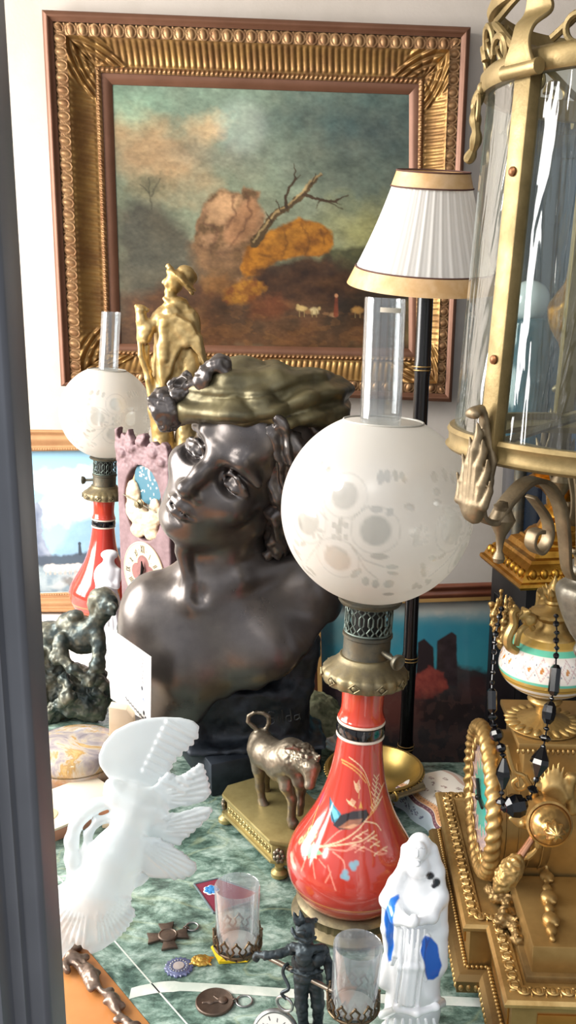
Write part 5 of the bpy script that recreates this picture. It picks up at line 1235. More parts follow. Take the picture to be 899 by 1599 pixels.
# ================================================================ BLACK BEAD NECKLACE
JET = mat('black_cut_glass', '05060a', 0.16, coat=0.25, spec=0.35)
nk = thing('bead_necklace', 'black faceted bead necklace draped over the gilt clock and porcelain urn', 'necklace', at(805, 1258, .84))
no = at(805, 1258, .84)
def facet(pts, ang, prof, n=7):
    pass
def bead(px, py, Y, kind, ln, wd, dirv):
    c = at(px, py, Y) - no; d = Vector(dirv).normalized(); x_, y_, z_ = basis(d, (0, 1, 0)); M_ = Matrix.Translation(c) @ Matrix((x_, y_, z_)).transposed().to_4x4(); h = ln / 2; w_ = wd / 2 * 1.06
    pf = {'bicone': [(w_ * .25, -h), (w_, -h * .12), (w_ * .92, h * .2), (w_ * .25, h)], 'barrel': [(w_ * .5, -h), (w_, -h * .75), (w_, h * .75), (w_ * .5, h)], 'ball': [(w_ * .4, -h), (w_ * .85, -h * .6), (w_, 0), (w_ * .85, h * .6), (w_ * .4, h)], 'disc': [(w_ * .5, -h), (w_, -h * .2), (w_, h * .2), (w_ * .5, h)]}[kind]
    MB().lathe(pf, 7 if kind != 'ball' else 8, M_).build('bead', JET, nk, flat=True)
Lft = [(783, 951, 'disc', 7, 9), (780, 963, 'ball', 9, 9), (777, 976, 'disc', 6, 9), (774, 990, 'ball', 9, 9), (772, 1004, 'disc', 6, 8), (771, 1018, 'ball', 8, 8), (770, 1034, 'ball', 7, 7), (769, 1050, 'disc', 6, 7), (768, 1066, 'ball', 7, 7), (768, 1094, 'barrel', 36, 14), (769, 1120, 'disc', 9, 14), (771, 1133, 'disc', 7, 12), (775, 1147, 'ball', 20, 20), (782, 1168, 'ball', 14, 15), (785, 1179, 'disc', 6, 10), (786, 1208, 'bicone', 48, 23), (783, 1238, 'disc', 7, 9), (782, 1251, 'disc', 9, 17), (788, 1262, 'ball', 13, 14)]
Rgt = [(868, 962, 'disc', 6, 8), (868, 974, 'ball', 9, 9), (869, 988, 'disc', 6, 9), (868, 1000, 'ball', 9, 9), (869, 1012, 'disc', 6, 8), (868, 1024, 'ball', 9, 9), (866, 1062, 'barrel', 46, 16), (861, 1091, 'disc', 6, 8), (857, 1113, 'ball', 34, 21), (853, 1138, 'disc', 6, 9), (851, 1153, 'disc', 10, 18), (848, 1166, 'disc', 6, 8), (843, 1190, 'bicone', 46, 29), (837, 1217, 'ball', 10, 9), (832, 1233, 'disc', 10, 17), (826, 1246, 'disc', 7, 10)]
def strand(L, Yt, Yb):
    n = len(L); P = []
    for i, (x, y, k, l, w_) in enumerate(L):
        t = (y - L[0][1]) / (1262 - L[0][1]); Y = Yt + (Yb - Yt) * min(1, t * 1.25); P.append((x, y, Y))
    for i, (x, y, k, l, w_) in enumerate(L):
        a = at(*P[max(i - 1, 0)]); b = at(*P[min(i + 1, n - 1)]); s_ = P[i][2] * 1.12 / 1500; bead(*P[i], k, l * s_, w_ * s_, (a - b))
    return P
PL, PR = strand(Lft, .925, .845), strand(Rgt, .905, .845)
bead(805, 1258, .842, 'ball', 33 * .00066, 35 * .00066, (1, .2, .1))
th_pts = [at(*p) - no for p in PL] + [at(805, 1258, .842) - no] + [at(*p) - no for p in PR[::-1]]
MB().tube(spline([tuple(p) for p in th_pts], 3), .0009, 5).build('cord', JET, nk)
# ================================================================ BRONZE BUST
BUSTM = NT('dark_patinated_bronze'); _f = BUSTM.noise(9, 6, 0.6); _c = BUSTM.ramp(_f, [(0.36, '565150'), (0.55, '67615e'), (0.68, '7a736e')])
BUSTM = BUSTM.done(BUSTM.n('ShaderNodeBsdfPrincipled', {'Base Color': _c, 'Roughness': BUSTM.n('ShaderNodeMapRange', {'Value': _f, 'From Min': 0.3, 'From Max': 0.7, 'To Min': 0.25, 'To Max': 0.35}).outputs[0], 'Metallic': 0.72, 'Specular IOR Level': 0.6, 'Normal': BUSTM.bump(BUSTM.noise(160, 3), 0.06)}).outputs[0])
TURBM = mat('greenish_bronze', '57523f', 0.34, 0.6, col2='7a7152', scale=12, rough2=0.5, bump=0.1, bscale=200)
PLINM = mat('black_bronze_base', '1d2127', 0.36, 0.4, col2='343b44', scale=18, rough2=0.55, bump=0.2, bscale=140)
BO = Vector((-0.03, 1.40, 0.0))
bu = thing('bust', 'dark bronze bust of a woman tilting her head, flowers in her bound hair', 'bust', BO)
bo = np.array(BO)
def A(px, py, Y): return np.array(at(px, py, Y)) - bo
# head frame
cr_ = np.array([1.0, 0, 0]); cu_ = np.array([0, ST, CT]); cn_ = np.array([0, -CT, ST])
rl = math.radians(43); e_u0 = math.sin(rl) * cr_ + math.cos(rl) * cu_; e_r0 = math.cos(rl) * cr_ - math.sin(rl) * cu_
yw = math.radians(20); e_f = math.cos(yw) * cn_ - math.sin(yw) * e_r0; e_r = math.cos(yw) * e_r0 + math.sin(yw) * cn_; e_u = e_u0
pt_ = math.radians(17); e_f, e_u = math.cos(pt_) * e_f - math.sin(pt_) * e_u, math.cos(pt_) * e_u + math.sin(pt_) * e_f
HS = 1.13; HC = A(377, 733, 1.375)
HR = np.stack([e_r, e_u, e_f], 1)     # head (x right, y up, z front) -> world
def hp(x, y, z): return HC + HR @ (np.array([x * 1.07, y, z]) * HS)
def hR(rx=0, ry=0, rz=0): return HR @ R3(rx, ry, rz)
S = Sculpt(A(190, 1130, 1.40) + [-.015, -.15, -.05], A(540, 545, 1.40) + [.02, .17, .02], .0023)
def E_(x, y, z, rx, ry, rz_, k=.012, R=None, op='add'): S.ell(hp(x, y, z), np.array([rx, ry, rz_]) * HS, HR if R is None else R, k * HS, op)
def C_(a, b, ra, rb=None, k=.006, op='add'): S.cap(hp(*a), hp(*b), ra * HS, (ra if rb is None else rb) * HS, k * HS, op)
# skull and face mass
E_(0, .035, -.012, .073, .088, .092); E_(0, -.02, .018, .060, .075, .066, .02); E_(0, -.062, .038, .040, .042, .044, .03)
E_(0, -.098, .054, .019, .014, .018, .02)                       # chin
for s_ in (1, -1):
    E_(s_ * .040, -.026, .052, .024, .022, .024, .02)              # cheek
    C_((s_ * .052, -.045, .005), (s_ * .020, -.092, .045), .018, .014, .02)   # jaw
    ex_, ey_ = s_ * .0325, .0025
    E_(ex_, ey_, .0790, .0225, .0165, .0185, .007, op='cut')       # eye socket
    C_((s_ * .009, .022, .083), (s_ * .030, .0300, .0795), .0065, .0068, .010); C_((s_ * .030, .0300, .0795), (s_ * .054, .019, .061), .0068, .005, .010)
    E_(ex_, ey_ - .001, .0585, .0165, .0128, .0140, .002)          # eyeball
    def lid(dx, dy, dz): return (ex_ + s_ * dx, ey_ + dy, dz)
    up = [lid(-.0175, -.003, .0700), lid(-.009, .0068, .0750), lid(.003, .0082, .0745), lid(.0135, .0030, .0680), lid(.0185, -.003, .0615)]
    lo = [lid(-.0175, -.003, .0700), lid(-.007, -.0078, .0725), lid(.006, -.0080, .0710), lid(.0185, -.003, .0615)]
    for i in range(4): C_(up[i], up[i + 1], .0024, .0024, .004)
    for i in range(3): C_(lo[i], lo[i + 1], .0018, .0018, .004)
    E_(ex_ - s_ * .001, ey_ + .0005, .0735, .0050, .0054, .0034, .001, op='cut'); E_(ex_ - s_ * .001, ey_ + .0005, .0700, .0018, .0018, .0022, .001)   # iris ring with a raised pupil
    E_(s_ * .0110, -.0405, .0835, .0080, .0066, .0085, .007)        # nostril wing
    E_(s_ * .0055, -.0455, .0885, .0028, .0022, .0045, .001, op='cut')
C_((0, .020, .079), (0, -.012, .088), .0088, .0095, .012); C_((0, -.012, .088), (0, -.036, .0975), .0095, .0100, .009); E_(0, -.0370, .0965, .0105, .0080, .0095, .007)
C_((0, -.047, .087), (0, -.055, .0855), .0045, .005, .008)
for s_ in (1, -1):
    C_((0, -.0600, .0880), (s_ * .010, -.0595, .0862), .0050, .0048, .006); C_((s_ * .010, -.0595, .0862), (s_ * .0265, -.0630, .0735), .0042, .002, .003)
    C_((0, -.0705, .0862), (s_ * .010, -.0700, .0845), .0062, .0058, .006); C_((s_ * .010, -.0700, .0845), (s_ * .0255, -.0640, .0735), .0048, .002, .003)
    C_((s_ * .0005, -.0655, .0925), (s_ * .024, -.0640, .0790), .0016, .0014, .002, 'cut')
E_(0, -.082, .0815, .014, .0045, .006, .006, op='cut')
E_(0, .062, .062, .050, .032, .022, .03)                          # forehead
# neck and torso
nk0, nk1 = hp(.005, -.055, -.015), A(352, 912, 1.40)
S.cap(nk0, nk1, .060, .066, .03)
S.cap(hp(.045, -.03, .0), A(318, 925, 1.355), .014, .013, .02); S.cap(hp(.0, -.075, .0), A(330, 905, 1.36), .026, .022, .02)
S.cap(A(255, 950, 1.39), A(470, 920, 1.41), .058, .062, .04)      # shoulders
S.ell(A(345, 1000, 1.40), (.125, .085, .10), None, .05); S.ell(A(300, 1060, 1.40), (.078, .075, .095), None, .04)
S.ell(A(232, 985, 1.385), (.040, .05, .075), None, .03); S.ell(A(226, 1030, 1.395), (.034, .045, .07), None, .03)
S.ell(A(488, 945, 1.42), (.040, .055, .060), None, .03); S.ell(A(470, 985, 1.42), (.05, .06, .06), None, .03)
S.ell(A(425, 1015, 1.355), (.066, .056, .056), None, .045)         # breast
S.ell(A(285, 1045, 1.345), (.050, .040, .055), None, .04)
for a, b in (((300, 935, 1.338), (238, 925, 1.37)), ((305, 940, 1.336), (372, 905, 1.345)), ((372, 905, 1.345), (455, 880, 1.38))): S.cap(A(*a), A(*b), .010, .009, .022)   # collar bones
S.ell(A(262, 1075, 1.395), (.05, .06, .085), None, .03)
S.cap(A(283, 862, 1.335), A(300, 928, 1.336), .009, .007, .02); S.ell(A(312, 930, 1.318), (.010, .010, .012), None, .014, 'cut')
# lower broken edge: cut away under a ragged slanting line
def under(P):
    # photograph-space line of the torn edge, as a slanted wavy surface
    x = P[..., 0] + bo[0]; z = P[..., 2] + bo[2]; y = P[..., 1] + bo[1]
    edge = np.interp(x, [-.20, -.165, -.135, -.105, -.075, -.045, -.015, .012, .035, .06], [.10, .102, .108, .146, .163, .172, .185, .208, .235, .262])
    edge = edge + .008 * vnoise(np.stack([x * 45, y * 45, x * 0], -1), 3) - .05 * sstep(1.42, 1.50, y)
    return z - edge
S.field(lambda P: under(P), S.lo, S.lo + S.st * (S.n - 1), .008, 'cut')
pts, Q = S.mesh(2)
npmesh('figure', pts, Q, BUSTM, bu)
# support block rising from the plinth
S2 = Sculpt(A(225, 1200, 1.42) + [-.02, -.14, -.06], A(520, 1010, 1.42) + [.02, .14, .05], .0034)
S2.ell(A(300, 1085, 1.435), (.070, .065, .09), None, .03); S2.rbox(A(365, 1120, 1.43), (.105, .058, .075), None, .02, .02); S2.rbox(A(455, 1080, 1.45), (.03, .06, .12), R3(0, .12, 0), .02, .03); S2.ell(A(270, 1130, 1.40), (.045, .05, .06), None, .03)
S2.rbox(A(400, 1160, 1.40), (.11, .055, .018), R3(0, 0, .1), .01, .02)
S2.field(lambda P: -(P[..., 2] - .052), S2.lo, S2.lo + S2.st * (S2.n - 1), .003, 'cap')
pts, Q = S2.mesh(1); n = normals(pts, Q); pts = pts + n * (fbm(pts * 28, 4, 4) * .010)[:, None]
npmesh('rough_support', pts, Q, PLINM, bu)
# signature scratched into the base, as raised wax-like strokes
sg = MB()
def sgs(p, Y=1.352): sg.tube([A(x, y, Y + .0002 * (x - 400)) for x, y in spline(p, 5)], .0011, 5)
sgs([(428, 1113), (420, 1112), (417, 1122), (421, 1131), (428, 1128), (428, 1122), (423, 1122)]); sgs([(434, 1118), (435, 1128)]); sgs([(440, 1108), (442, 1127)]); sgs([(453, 1117), (447, 1119), (448, 1126), (455, 1124), (453, 1107), (455, 1124)]); sgs([(466, 1116), (460, 1118), (461, 1124), (467, 1121), (467, 1115), (469, 1123)])
sg.build('signature', mat('signature_bronze', '3a3c3e', 0.4, 0.4), bu)
# plinth
p0, p1 = tb(330, 1245), tb(506, 1206); pd = (p1 - p0); pw = .185; pd.normalize(); pn = Vector((-pd.y, pd.x, 0)); pdp = .20
MB().box(tuple((p0 + pd * (pw / 2) + pn * (pdp / 2) - BO) + Vector((0, 0, .027))), (pw, pdp, .054), None, Matrix((pd, pn, Vector((0, 0, 1)))).transposed()).build('plinth', PLINM, bu, bevel=0.003)
# bound drapery over the hair
S = Sculpt(A(225, 720, 1.40) + [-.02, -.19, -.02], A(540, 545, 1.40) + [.03, .17, .03], .0026)
def hE(x, y, z, r, k=.012, R=None): S.ell(hp(x, y, z), np.array(r) * HS, HR if R is None else R, k * HS)
hE(0, .080, -.020, (.092, .054, .100), .02); hE(.045, .080, -.03, (.062, .055, .090), .02); hE(-.03, .085, .0, (.07, .045, .085), .02)
pts_ = []
def band_(lst, rs, k=.006): S.chain([hp(*p) for p in lst], [r * HS for r in rs], k * HS)
band_([(-.078, .040, .030), (-.055, .066, .066), (-.01, .073, .086), (.040, .062, .074), (.080, .040, .030), (.092, .030, -.02)], [.014, .017, .018, .019, .020, .018])
band_([(-.075, .058, .020), (-.045, .090, .056), (.0, .098, .070), (.050, .085, .056), (.088, .060, .010)], [.014, .017, .019, .019, .018])
band_([(-.060, .085, .012), (-.02, .120, .040), (.030, .120, .036), (.075, .090, .0)], [.014, .018, .019, .018])
band_([(-.04, .112, -.01), (.01, .138, .0), (.055, .120, -.02), (.085, .080, -.05)], [.016, .02, .02, .018])
S.chain([A(258, 668, 1.345), A(296, 652, 1.318), A(350, 648, 1.300), A(410, 652, 1.298), A(466, 648, 1.318), A(510, 632, 1.36), A(522, 620, 1.42)], [.012, .016, .021, .023, .025, .026, .024], .010)
S.chain([A(300, 620, 1.33), A(360, 606, 1.31), A(430, 606, 1.315), A(495, 612, 1.345), A(522, 610, 1.40)], [.014, .020, .023, .024, .022], .010)
S.ell(A(420, 625, 1.365), (.085, .06, .040), None, .02); S.ell(A(350, 622, 1.345), (.06, .045, .034), None, .02); S.ell(A(480, 622, 1.385), (.045, .06, .034), None, .02)
S.field(lambda P: P[..., 2] - (.562 - .14 * (P[..., 1] + bo[1] - 1.30) + .006 * vnoise(P * 30, 4)), S.lo, S.lo + S.st * (S.n - 1), .014, 'cut')
pts, Q = S.mesh(1); n = normals(pts, Q)
q = (pts - HC) @ HR / HS; u = q[:, 0] * 1.0 + .25 * q[:, 2]; w_ = q[:, 1] - .35 * q[:, 0] * q[:, 0] * 8
zz = pts[:, 2] - .35 * pts[:, 0] + 2.2 * (pts[:, 0] - .03) ** 2 * np.sign(pts[:, 0] - .03)
pts = pts + n * ((.0075 * np.abs(np.sin(zz * 78 + 2.6 * fbm(pts * 7, 2, 2))) ** .8 + .0026 * np.sin(zz * 240 + 3 * fbm(pts * 9, 5, 2))) * (.35 + .65 * sstep(.56, .58, pts[:, 2])) + .0045 * fbm(pts * 24, 8, 4) - .003)[:, None]
npmesh('head_drapery', pts, Q, TURBM, bu)
# hair falling at both sides
S = Sculpt(A(225, 900, 1.40) + [-.02, -.17, -.02], A(540, 600, 1.40) + [.03, .15, .03], .0030)
S.chain([A(478, 662, 1.36), A(466, 720, 1.385), A(458, 780, 1.40), A(444, 830, 1.41), A(424, 872, 1.40)], [.030, .036, .036, .030, .018], .02)
S.chain([A(436, 664, 1.285), A(446, 706, 1.298), A(447, 760, 1.318), A(440, 812, 1.345), A(426, 862, 1.362)], [.018, .023, .024, .022, .013], .012)
S.ell(A(500, 700, 1.41), (.045, .05, .05), None, .02); S.ell(A(420, 690, 1.335), (.014, .012, .026), None, .012); S.ell(A(440, 735, 1.36), (.016, .014, .03), None, .012)
hE(-.078, .045, .010, (.022, .035, .045)); hE(-.082, .020, -.02, (.018, .030, .035)); hE(-.03, .0, -.08, (.05, .07, .04))
pts, Q = S.mesh(1); n = normals(pts, Q)
pts = pts + n * (.0045 * np.sin(pts[:, 0] * 300 + pts[:, 2] * 90 + 6 * fbm(pts * 26, 3, 3)) + .007 * fbm(pts * 60, 7, 3))[:, None]
npmesh('hair', pts, Q, BUSTM, bu)
# flowers on the left temple
for (px, py, Y, r, tl_) in ((336, 592, 1.318, .028, .5), (287, 606, 1.33, .021, -.4), (256, 642, 1.33, .030, .9), (306, 628, 1.325, .012, .2), (286, 640, 1.325, .013, -.8)):
    c = A(px, py, Y); S = Sculpt(c - r * 1.7, c + r * 1.7, r / 13); Rr = R3(.9 * math.sin(px), tl_, tl_ * .7)
    for k in range(4):
        a = k * 1.57 + px * .37; d = Rr @ np.array([math.cos(a), -.35, math.sin(a)]); S.ell(c + d * r * .55, (r * .62, r * .45, r * .62), None, r * .3)
    S.ell(c + Rr @ np.array([0, -.55 * r, 0]), r * .36, None, r * .25, 'cut'); S.ell(c + Rr @ np.array([0, -.2 * r, 0]), r * .2, None, r * .1)
    pts, Q = S.mesh(); n = normals(pts, Q); pts = pts + n * (fbm(pts * 55, int(px), 3) * .011)[:, None]; npmesh('flower', pts, Q, BUSTM, bu)
# ================================================================ THINGS ON THE TABLE AND LEDGE
def proj(P):
    y = P[:, 1]; z = P[:, 2] - CAM_H; d = y * CT - z * ST; u = y * ST + z * CT
    return 449.5 + F_PX * P[:, 0] / d, 799.5 - F_PX * u / d
class Img:
    """sculpts a figure from photograph positions at given distances; sizes in photograph pixels"""
    def __init__(s, x0, y0, x1, y1, Y, dep, step):
        s.Y = Y; s.k = (Y * CT + .35 * ST) / F_PX; a, b = at(x0, y1, Y), at(x1, y0, Y)
        s.S = Sculpt((a.x, Y - dep, max(a.z, -.002)), (b.x, Y + dep, b.z), step)
    def p(s, x, y, dy=0.0): return np.array(at(x, y, s.Y + dy))
    def e(s, x, y, rx, ry, dy=0.0, rd=None, k=4, rot=0, op='add'):
        R = R3(0, rot, 0) if rot else None; rd = (rx + ry) / 2 if rd is None else rd
        s.S.ell(s.p(x, y, dy), np.array([rx, rd, ry]) * s.k, R, k * s.k, op); return s
    def c(s, pts, rs, k=3, op='add'):
        rs = rs if hasattr(rs, '__len__') else [rs] * len(pts)
        s.S.chain([s.p(*q) for q in pts], [r * s.k for r in rs], k * s.k, op); return s
    def pl(s, pts, th, dy=0.0, k=3, bend=None, dome=0.0):
        o = s.p(*pts[0], dy); P = [s.p(*q, dy) - o for q in pts]; s.S.plate([(q[0], q[2]) for q in P], o, (1, 0, 0), (0, 0, 1), th * s.k, k * s.k, th * s.k * .8, dome * s.k, bend=bend); return s
    def mesh(s, sm=1, disp=None):
        pts, Q = s.S.mesh(sm)
        if disp is not None: pts = pts + normals(pts, Q) * disp(pts)[:, None]
        return pts, Q
def place(name, label, cat, loc, parts, group=None):
    t_ = thing(name, label, cat, loc, group=group); o = np.array(loc)
    for nm, pts, Q, m, *cl in parts: npmesh(nm, pts - o, Q, m, t_, cl[0] if cl else None)
    return t_
# ---- carved wooden clock on the ledge
CWOOD = mat('mauve_carved_wood', '8a6f72', 0.55, col2='745a5c', scale=30, bump=0.2, bscale=160)
CREAMW = mat('cream_carving', 'd9c3a4', 0.5, col2='c4a98a', scale=40)
cO = Vector((at(231, 900, 1.76).x, 1.76, 0)); cRZ = math.radians(-44)
ck = thing('carved_clock', 'mauve carved wooden clock with starry moon disc and cream numeral ring behind the bust', 'clock', cO, (0, 0, cRZ))
def cz(py): return at(231, py, 1.76).z
W2 = .078; zt = cz(672)
out = [(-W2, 0), (W2, 0), (W2 * 1.0, .30), (W2 * 1.02, cz(705)), (W2 * .96, cz(690)), (W2 * .8, cz(684)), (W2 * .62, cz(692)), (W2 * .45, cz(686)), (W2 * .28, cz(690)), (W2 * .1, cz(676)), (-W2 * .12, cz(680)), (-W2 * .3, cz(690)), (-W2 * .42, cz(683)), (-W2 * .48, cz(672)), (-W2 * .62, cz(684)), (-W2 * .78, cz(680)), (-W2 * .9, zt), (-W2 * 1.02, cz(676)), (-W2 * 1.05, cz(700)), (-W2 * .98, cz(740)), (-W2, .25)]
S = Sculpt((-.1, -.02, -.002), (.1, .02, zt + .012), .0020)
S.plate(out, (0, 0, 0), (1, 0, 0), (0, 0, 1), .0075, .002, .003)
arch = [(math.cos(a) * .056, cz(782) + math.sin(a) * .066) for a in np.linspace(0, 2 * PI, 24)[:-1]]
S.plate(arch, (0, -.008, 0), (1, 0, 0), (0, 0, 1), .010, .001, .001, op='add') if False else None
S.field(lambda P: np.maximum(np.hypot(P[..., 0] / .056, (P[..., 2] - cz(785)) / .072) - 1, -1) * .05 + 0 * P[..., 1] + np.maximum(0, P[..., 1] - .004), (-.06, -.02, cz(785) - .08), (.06, .004, cz(785) + .08), .002, 'cut')
for x, z, r in ((-.03, cz(700), .016), (.035, cz(703), .015), (-.058, cz(712), .012), (.06, cz(715), .012), (.0, cz(690), .012)): S.ell((x, -.008, z), (r, .006, r * .7), None, .004)
for x, z in ((-.018, cz(688)), (.016, cz(688)), (-.066, cz(682))): S.ell((x, 0, z), (.0055, .03, .010), None, .001, 'cut')
pts, Q = S.mesh(1); n = normals(pts, Q); pts = pts + n * (np.where(pts[:, 2] > cz(735), .0022, .0006) * fbm(pts * 160, 4, 3))[:, None]; npmesh('carved_case', pts, Q, CWOOD, ck)
MB().box((0, .035, .15), (W2 * 1.9, .055, .30)).build('case_back', CWOOD, ck, bevel=.002)
cvm = Canvas((-1, -1, 1, 1), 90, 90, '3f6f80'); rq = np.hypot(cvm.X, cvm.Y)
for k in range(26): cvm.blob(random.uniform(-.8, .8), random.uniform(-.8, .8), .05, .05, 'e8e6da', .6)
cvm.line([(.35 + .3 * math.cos(a), -.45 + .34 * math.sin(a)) for a in np.linspace(2.2, 4.6, 10)], .12, 'e6dcc4', .05)
moon = MB()
def disc(cx, cy, r, y, name, m, parent, vc=None, n=40):
    mb = MB(); mb.lathe([(r, 0), (r, .003), (0, .003)], n, Matrix.Translation((cx, y, cy)) @ Matrix.Rotation(PI / 2, 4, 'X')); return mb.build(name, m, parent)
mz = cz(752)
U_, V_ = np.meshgrid(np.linspace(0, 1, 90), np.linspace(0, 1, 90)); 
cvm.sheet('moon_disc', lambda U, V: (lambda X, Z, m: np.stack([.012 + X * m * .042, np.full_like(X, -.001), mz - Z * m * .042], -1))((U - .5) * 2, (V - .5) * 2, np.where(np.hypot(U - .5, V - .5) > 1e-6, np.maximum(abs(U - .5), abs(V - .5)) / np.maximum(np.hypot(U - .5, V - .5), 1e-6), 1)), mat('starry_enamel', 'attr', 0.4), ck)
S = Sculpt((-.062, -.02, cz(850)), (.062, .012, cz(735)), .0017)
for x, py, rx, ry in ((-.032, 775, .020, .028), (-.036, 800, .020, .024), (-.018, 810, .02, .022), (.018, 812, .022, .02), (.034, 795, .018, .026), (.002, 822, .03, .018), (-.008, 800, .016, .016), (.02, 830, .02, .014), (-.022, 830, .02, .014)): S.ell((x, -.003, cz(py)), (rx, .008, ry), None, .003)
pts, Q = S.mesh(); n = normals(pts, Q); pts = pts + n * (.0035 * fbm(pts * 90, 2, 3))[:, None]; npmesh('cloud_carving', pts, Q, CREAMW, ck)
wr = MB(); wr.tube([(-.05, -.014, cz(776)), (.05, -.014, cz(792))], .0011, 6); wb_ = wr.build('wire', BRASSD, ck); MB().lathe([(.008, 0), (.009, .003), (.005, .006), (.006, .010), (0, .011)], 20, Matrix.Translation((.002, -.013, cz(785))) @ Matrix.Rotation(PI / 2, 4, 'X')).build('knob', BRASS, ck)
dz_ = cz(894); DRo = .060
cvd = Canvas((-1, -1, 1, 1), 170, 170, 'd9c6a2'); rq = np.hypot(cvd.X, cvd.Y)
cvd.mix((rq < .60) * 1.0, '8d5c58'); cvd.mix((rq < .60) * (cvd.nz(.2, 4) > .1) * .4, '6e4444')
NUM = ['XII', 'I', 'II', 'III', 'IIII', 'V', 'VI', 'VII', 'VIII', 'IX', 'X', 'XI']
for h, tx_ in enumerate(NUM):
    a = math.radians(30 * h); ux, uy = math.sin(a), -math.cos(a); tx2, ty2 = math.cos(a), math.sin(a); ws = [{'I': .055, 'V': .11, 'X': .11}[c] for c in tx_]; p = -sum(ws) / 2
    for c, w__ in zip(tx_, ws):
        m_ = p + w__ / 2; Lh = .105
        def q(s_, r_): return (ux * (.80 + r_) + tx2 * (m_ + s_), uy * (.80 + r_) + ty2 * (m_ + s_))
        sg_ = {'I': [((0, -Lh), (0, Lh))], 'V': [((-.035, Lh), (0, -Lh)), ((.035, Lh), (0, -Lh))], 'X': [((-.035, Lh), (.035, -Lh)), ((.035, Lh), (-.035, -Lh))]}[c]
        for u1, u2 in sg_: cvd.line([q(*u1), q(*u2)], .040, '33241f', .018)
        p += w__
    a += math.radians(15); cvd.blob(.8 * math.sin(a), -.8 * math.cos(a), .02, .02, '6a4a3c', .5)
cvd.sheet('numeral_ring', lambda U, V: (lambda X, Z, m: np.stack([X * m * DRo, np.full_like(X, -.0105), dz_ - Z * m * DRo], -1))((U - .5) * 2, (V - .5) * 2, np.where(np.hypot(U - .5, V - .5) > 1e-6, np.maximum(abs(U - .5), abs(V - .5)) / np.maximum(np.hypot(U - .5, V - .5), 1e-6), 1)), mat('ring_enamel', 'attr', 0.4), ck)
MB().torus((0, -.009, dz_), DRo, .0022, ax=(0, 1, 0), n=60).build('ring_edge', CREAMW, ck)
hd = MB(); hd.tube([(0, -.014, dz_), (-.012, -.014, dz_ - .012), (-.024, -.014, dz_ - .020)], [.0028, .0035, .0012], 6); hd.tube([(0, -.015, dz_), (.003, -.015, dz_ + .012), (.001, -.015, dz_ + .026)], [.003, .0036, .001], 6); hd.build('clock_hand', mat('dark_hands', '201c1a', 0.4, 0.5), ck)
# ---- gilt statuette on a pedestal behind the bust
SGOLD = mat('bright_gilt_statue', 'cdb27c', 0.38, 0.7, col2='a88a52', scale=16, rough2=0.48, bump=0.08, bscale=200)
g = Img(200, 405, 330, 720, 1.95, .09, .0022)
g.e(272, 441, 13, 17, 0, 13, 3); g.e(261, 443, 5, 7, -.004, 7, 3); g.c([(258, 438, 0), (254.5, 441, 0)], [3, 2.2]); g.c([(262, 452, -.004), (258, 455, -.004)], [3, 2]); g.e(265, 460, 8, 8, -.004, 8, 4)
g.c([(264, 425, -.008), (280, 432, -.012), (297, 452, -.006)], [4, 6, 4], 4); g.e(285, 437, 4.5, 27, .008, 24, 2, -.85); g.e(291, 430, 14, 17, .014, 18, 4, -.85); g.c([(262, 424, .0), (290, 440, .03), (300, 458, .03)], [3, 5, 3]); g.c([(268, 420, 0), (263, 414, 0), (258, 417, 0)], [3.5, 3, 1.2])
g.e(276, 475, 18, 12, 0, 16, 5); g.c([(256, 466, -.01), (268, 478, -.014), (290, 478, -.01)], [3, 4.5, 4], 3)
g.e(272, 520, 30, 44, .01, 28, 12); g.e(254, 500, 18, 18, -.005, 18, 10); g.e(272, 575, 34, 60, .012, 24, 14); g.e(296, 508, 17, 26, .0, 20, 10)
for p0, p1, r in (((270, 482, -.02), (308, 530, -.02), 5), ((262, 485, -.024), (292, 535, -.032), 5), ((300, 490, -.01), (312, 532, -.015), 5), ((256, 500, -.03), (258, 560, -.035), 6), ((310, 528, -.025), (322, 575, -.02), 6), ((250, 540, -.03), (255, 598, -.03), 6)): g.c([p0, p1], [r, r * .8], 6)
g.pl([(248, 500), (275, 490), (300, 505), (314, 532), (322, 575), (310, 556), (298, 541), (285, 544), (275, 560), (268, 585), (258, 600), (249, 590), (246, 550)], 5, -.03, 5)
g.e(298, 570, 20, 36, .0, 20, 6); g.c([(298, 545, -.012), (296, 590, -.016)], [4, 5], 3); g.c([(306, 545, -.01), (312, 590, -.01)], [3, 4], 3)
g.c([(248, 496, -.012), (232, 512, -.02), (221, 500, -.02), (219, 484, -.02)], [9, 9, 8, 7], 4); g.e(220, 482, 8, 7, -.02, 8, 3); g.c([(213, 478, -.018), (229, 484, -.02)], [4, 4], 2); g.e(227, 522, 12, 14, -.02, 11, 5)
g.c([(217, 505, -.018), (221, 555, -.016), (232, 590, -.012), (240, 640, -.01)], [5, 5, 6, 7], 3); g.c([(230, 540, -.01), (228, 566, -.012), (235, 580, -.012)], [4, 4, 3], 3)
g.c([(262, 580, 0), (252, 640, 0), (255, 700, 0)], [16, 18, 16], 8); g.c([(288, 590, 0), (292, 650, .0), (290, 700, 0)], [15, 17, 15], 8); g.e(270, 708, 45, 10, 0, 34, 6)
pts, Q = g.mesh(1, lambda p: fbm(p * 60, 5, 3) * .0022)
zb_s = float(pts[:, 2].min())
st_ = place('statuette', 'gilt statuette of a cloaked man in a hat raising a mug behind the bust', 'statuette', (at(270, 700, 1.95).x, 1.95, 0.0), [('figure', pts, Q, SGOLD)])
MB().lathe([(.062, 0), (.065, .01), (.055, .02), (.045, .04), (.045, zb_s - .05), (.055, zb_s - .02), (.058, zb_s + .004)], 32).build('pedestal', mat('dark_marble_pedestal', '2b2622', 0.3, col2='3c3530', scale=12), st_)
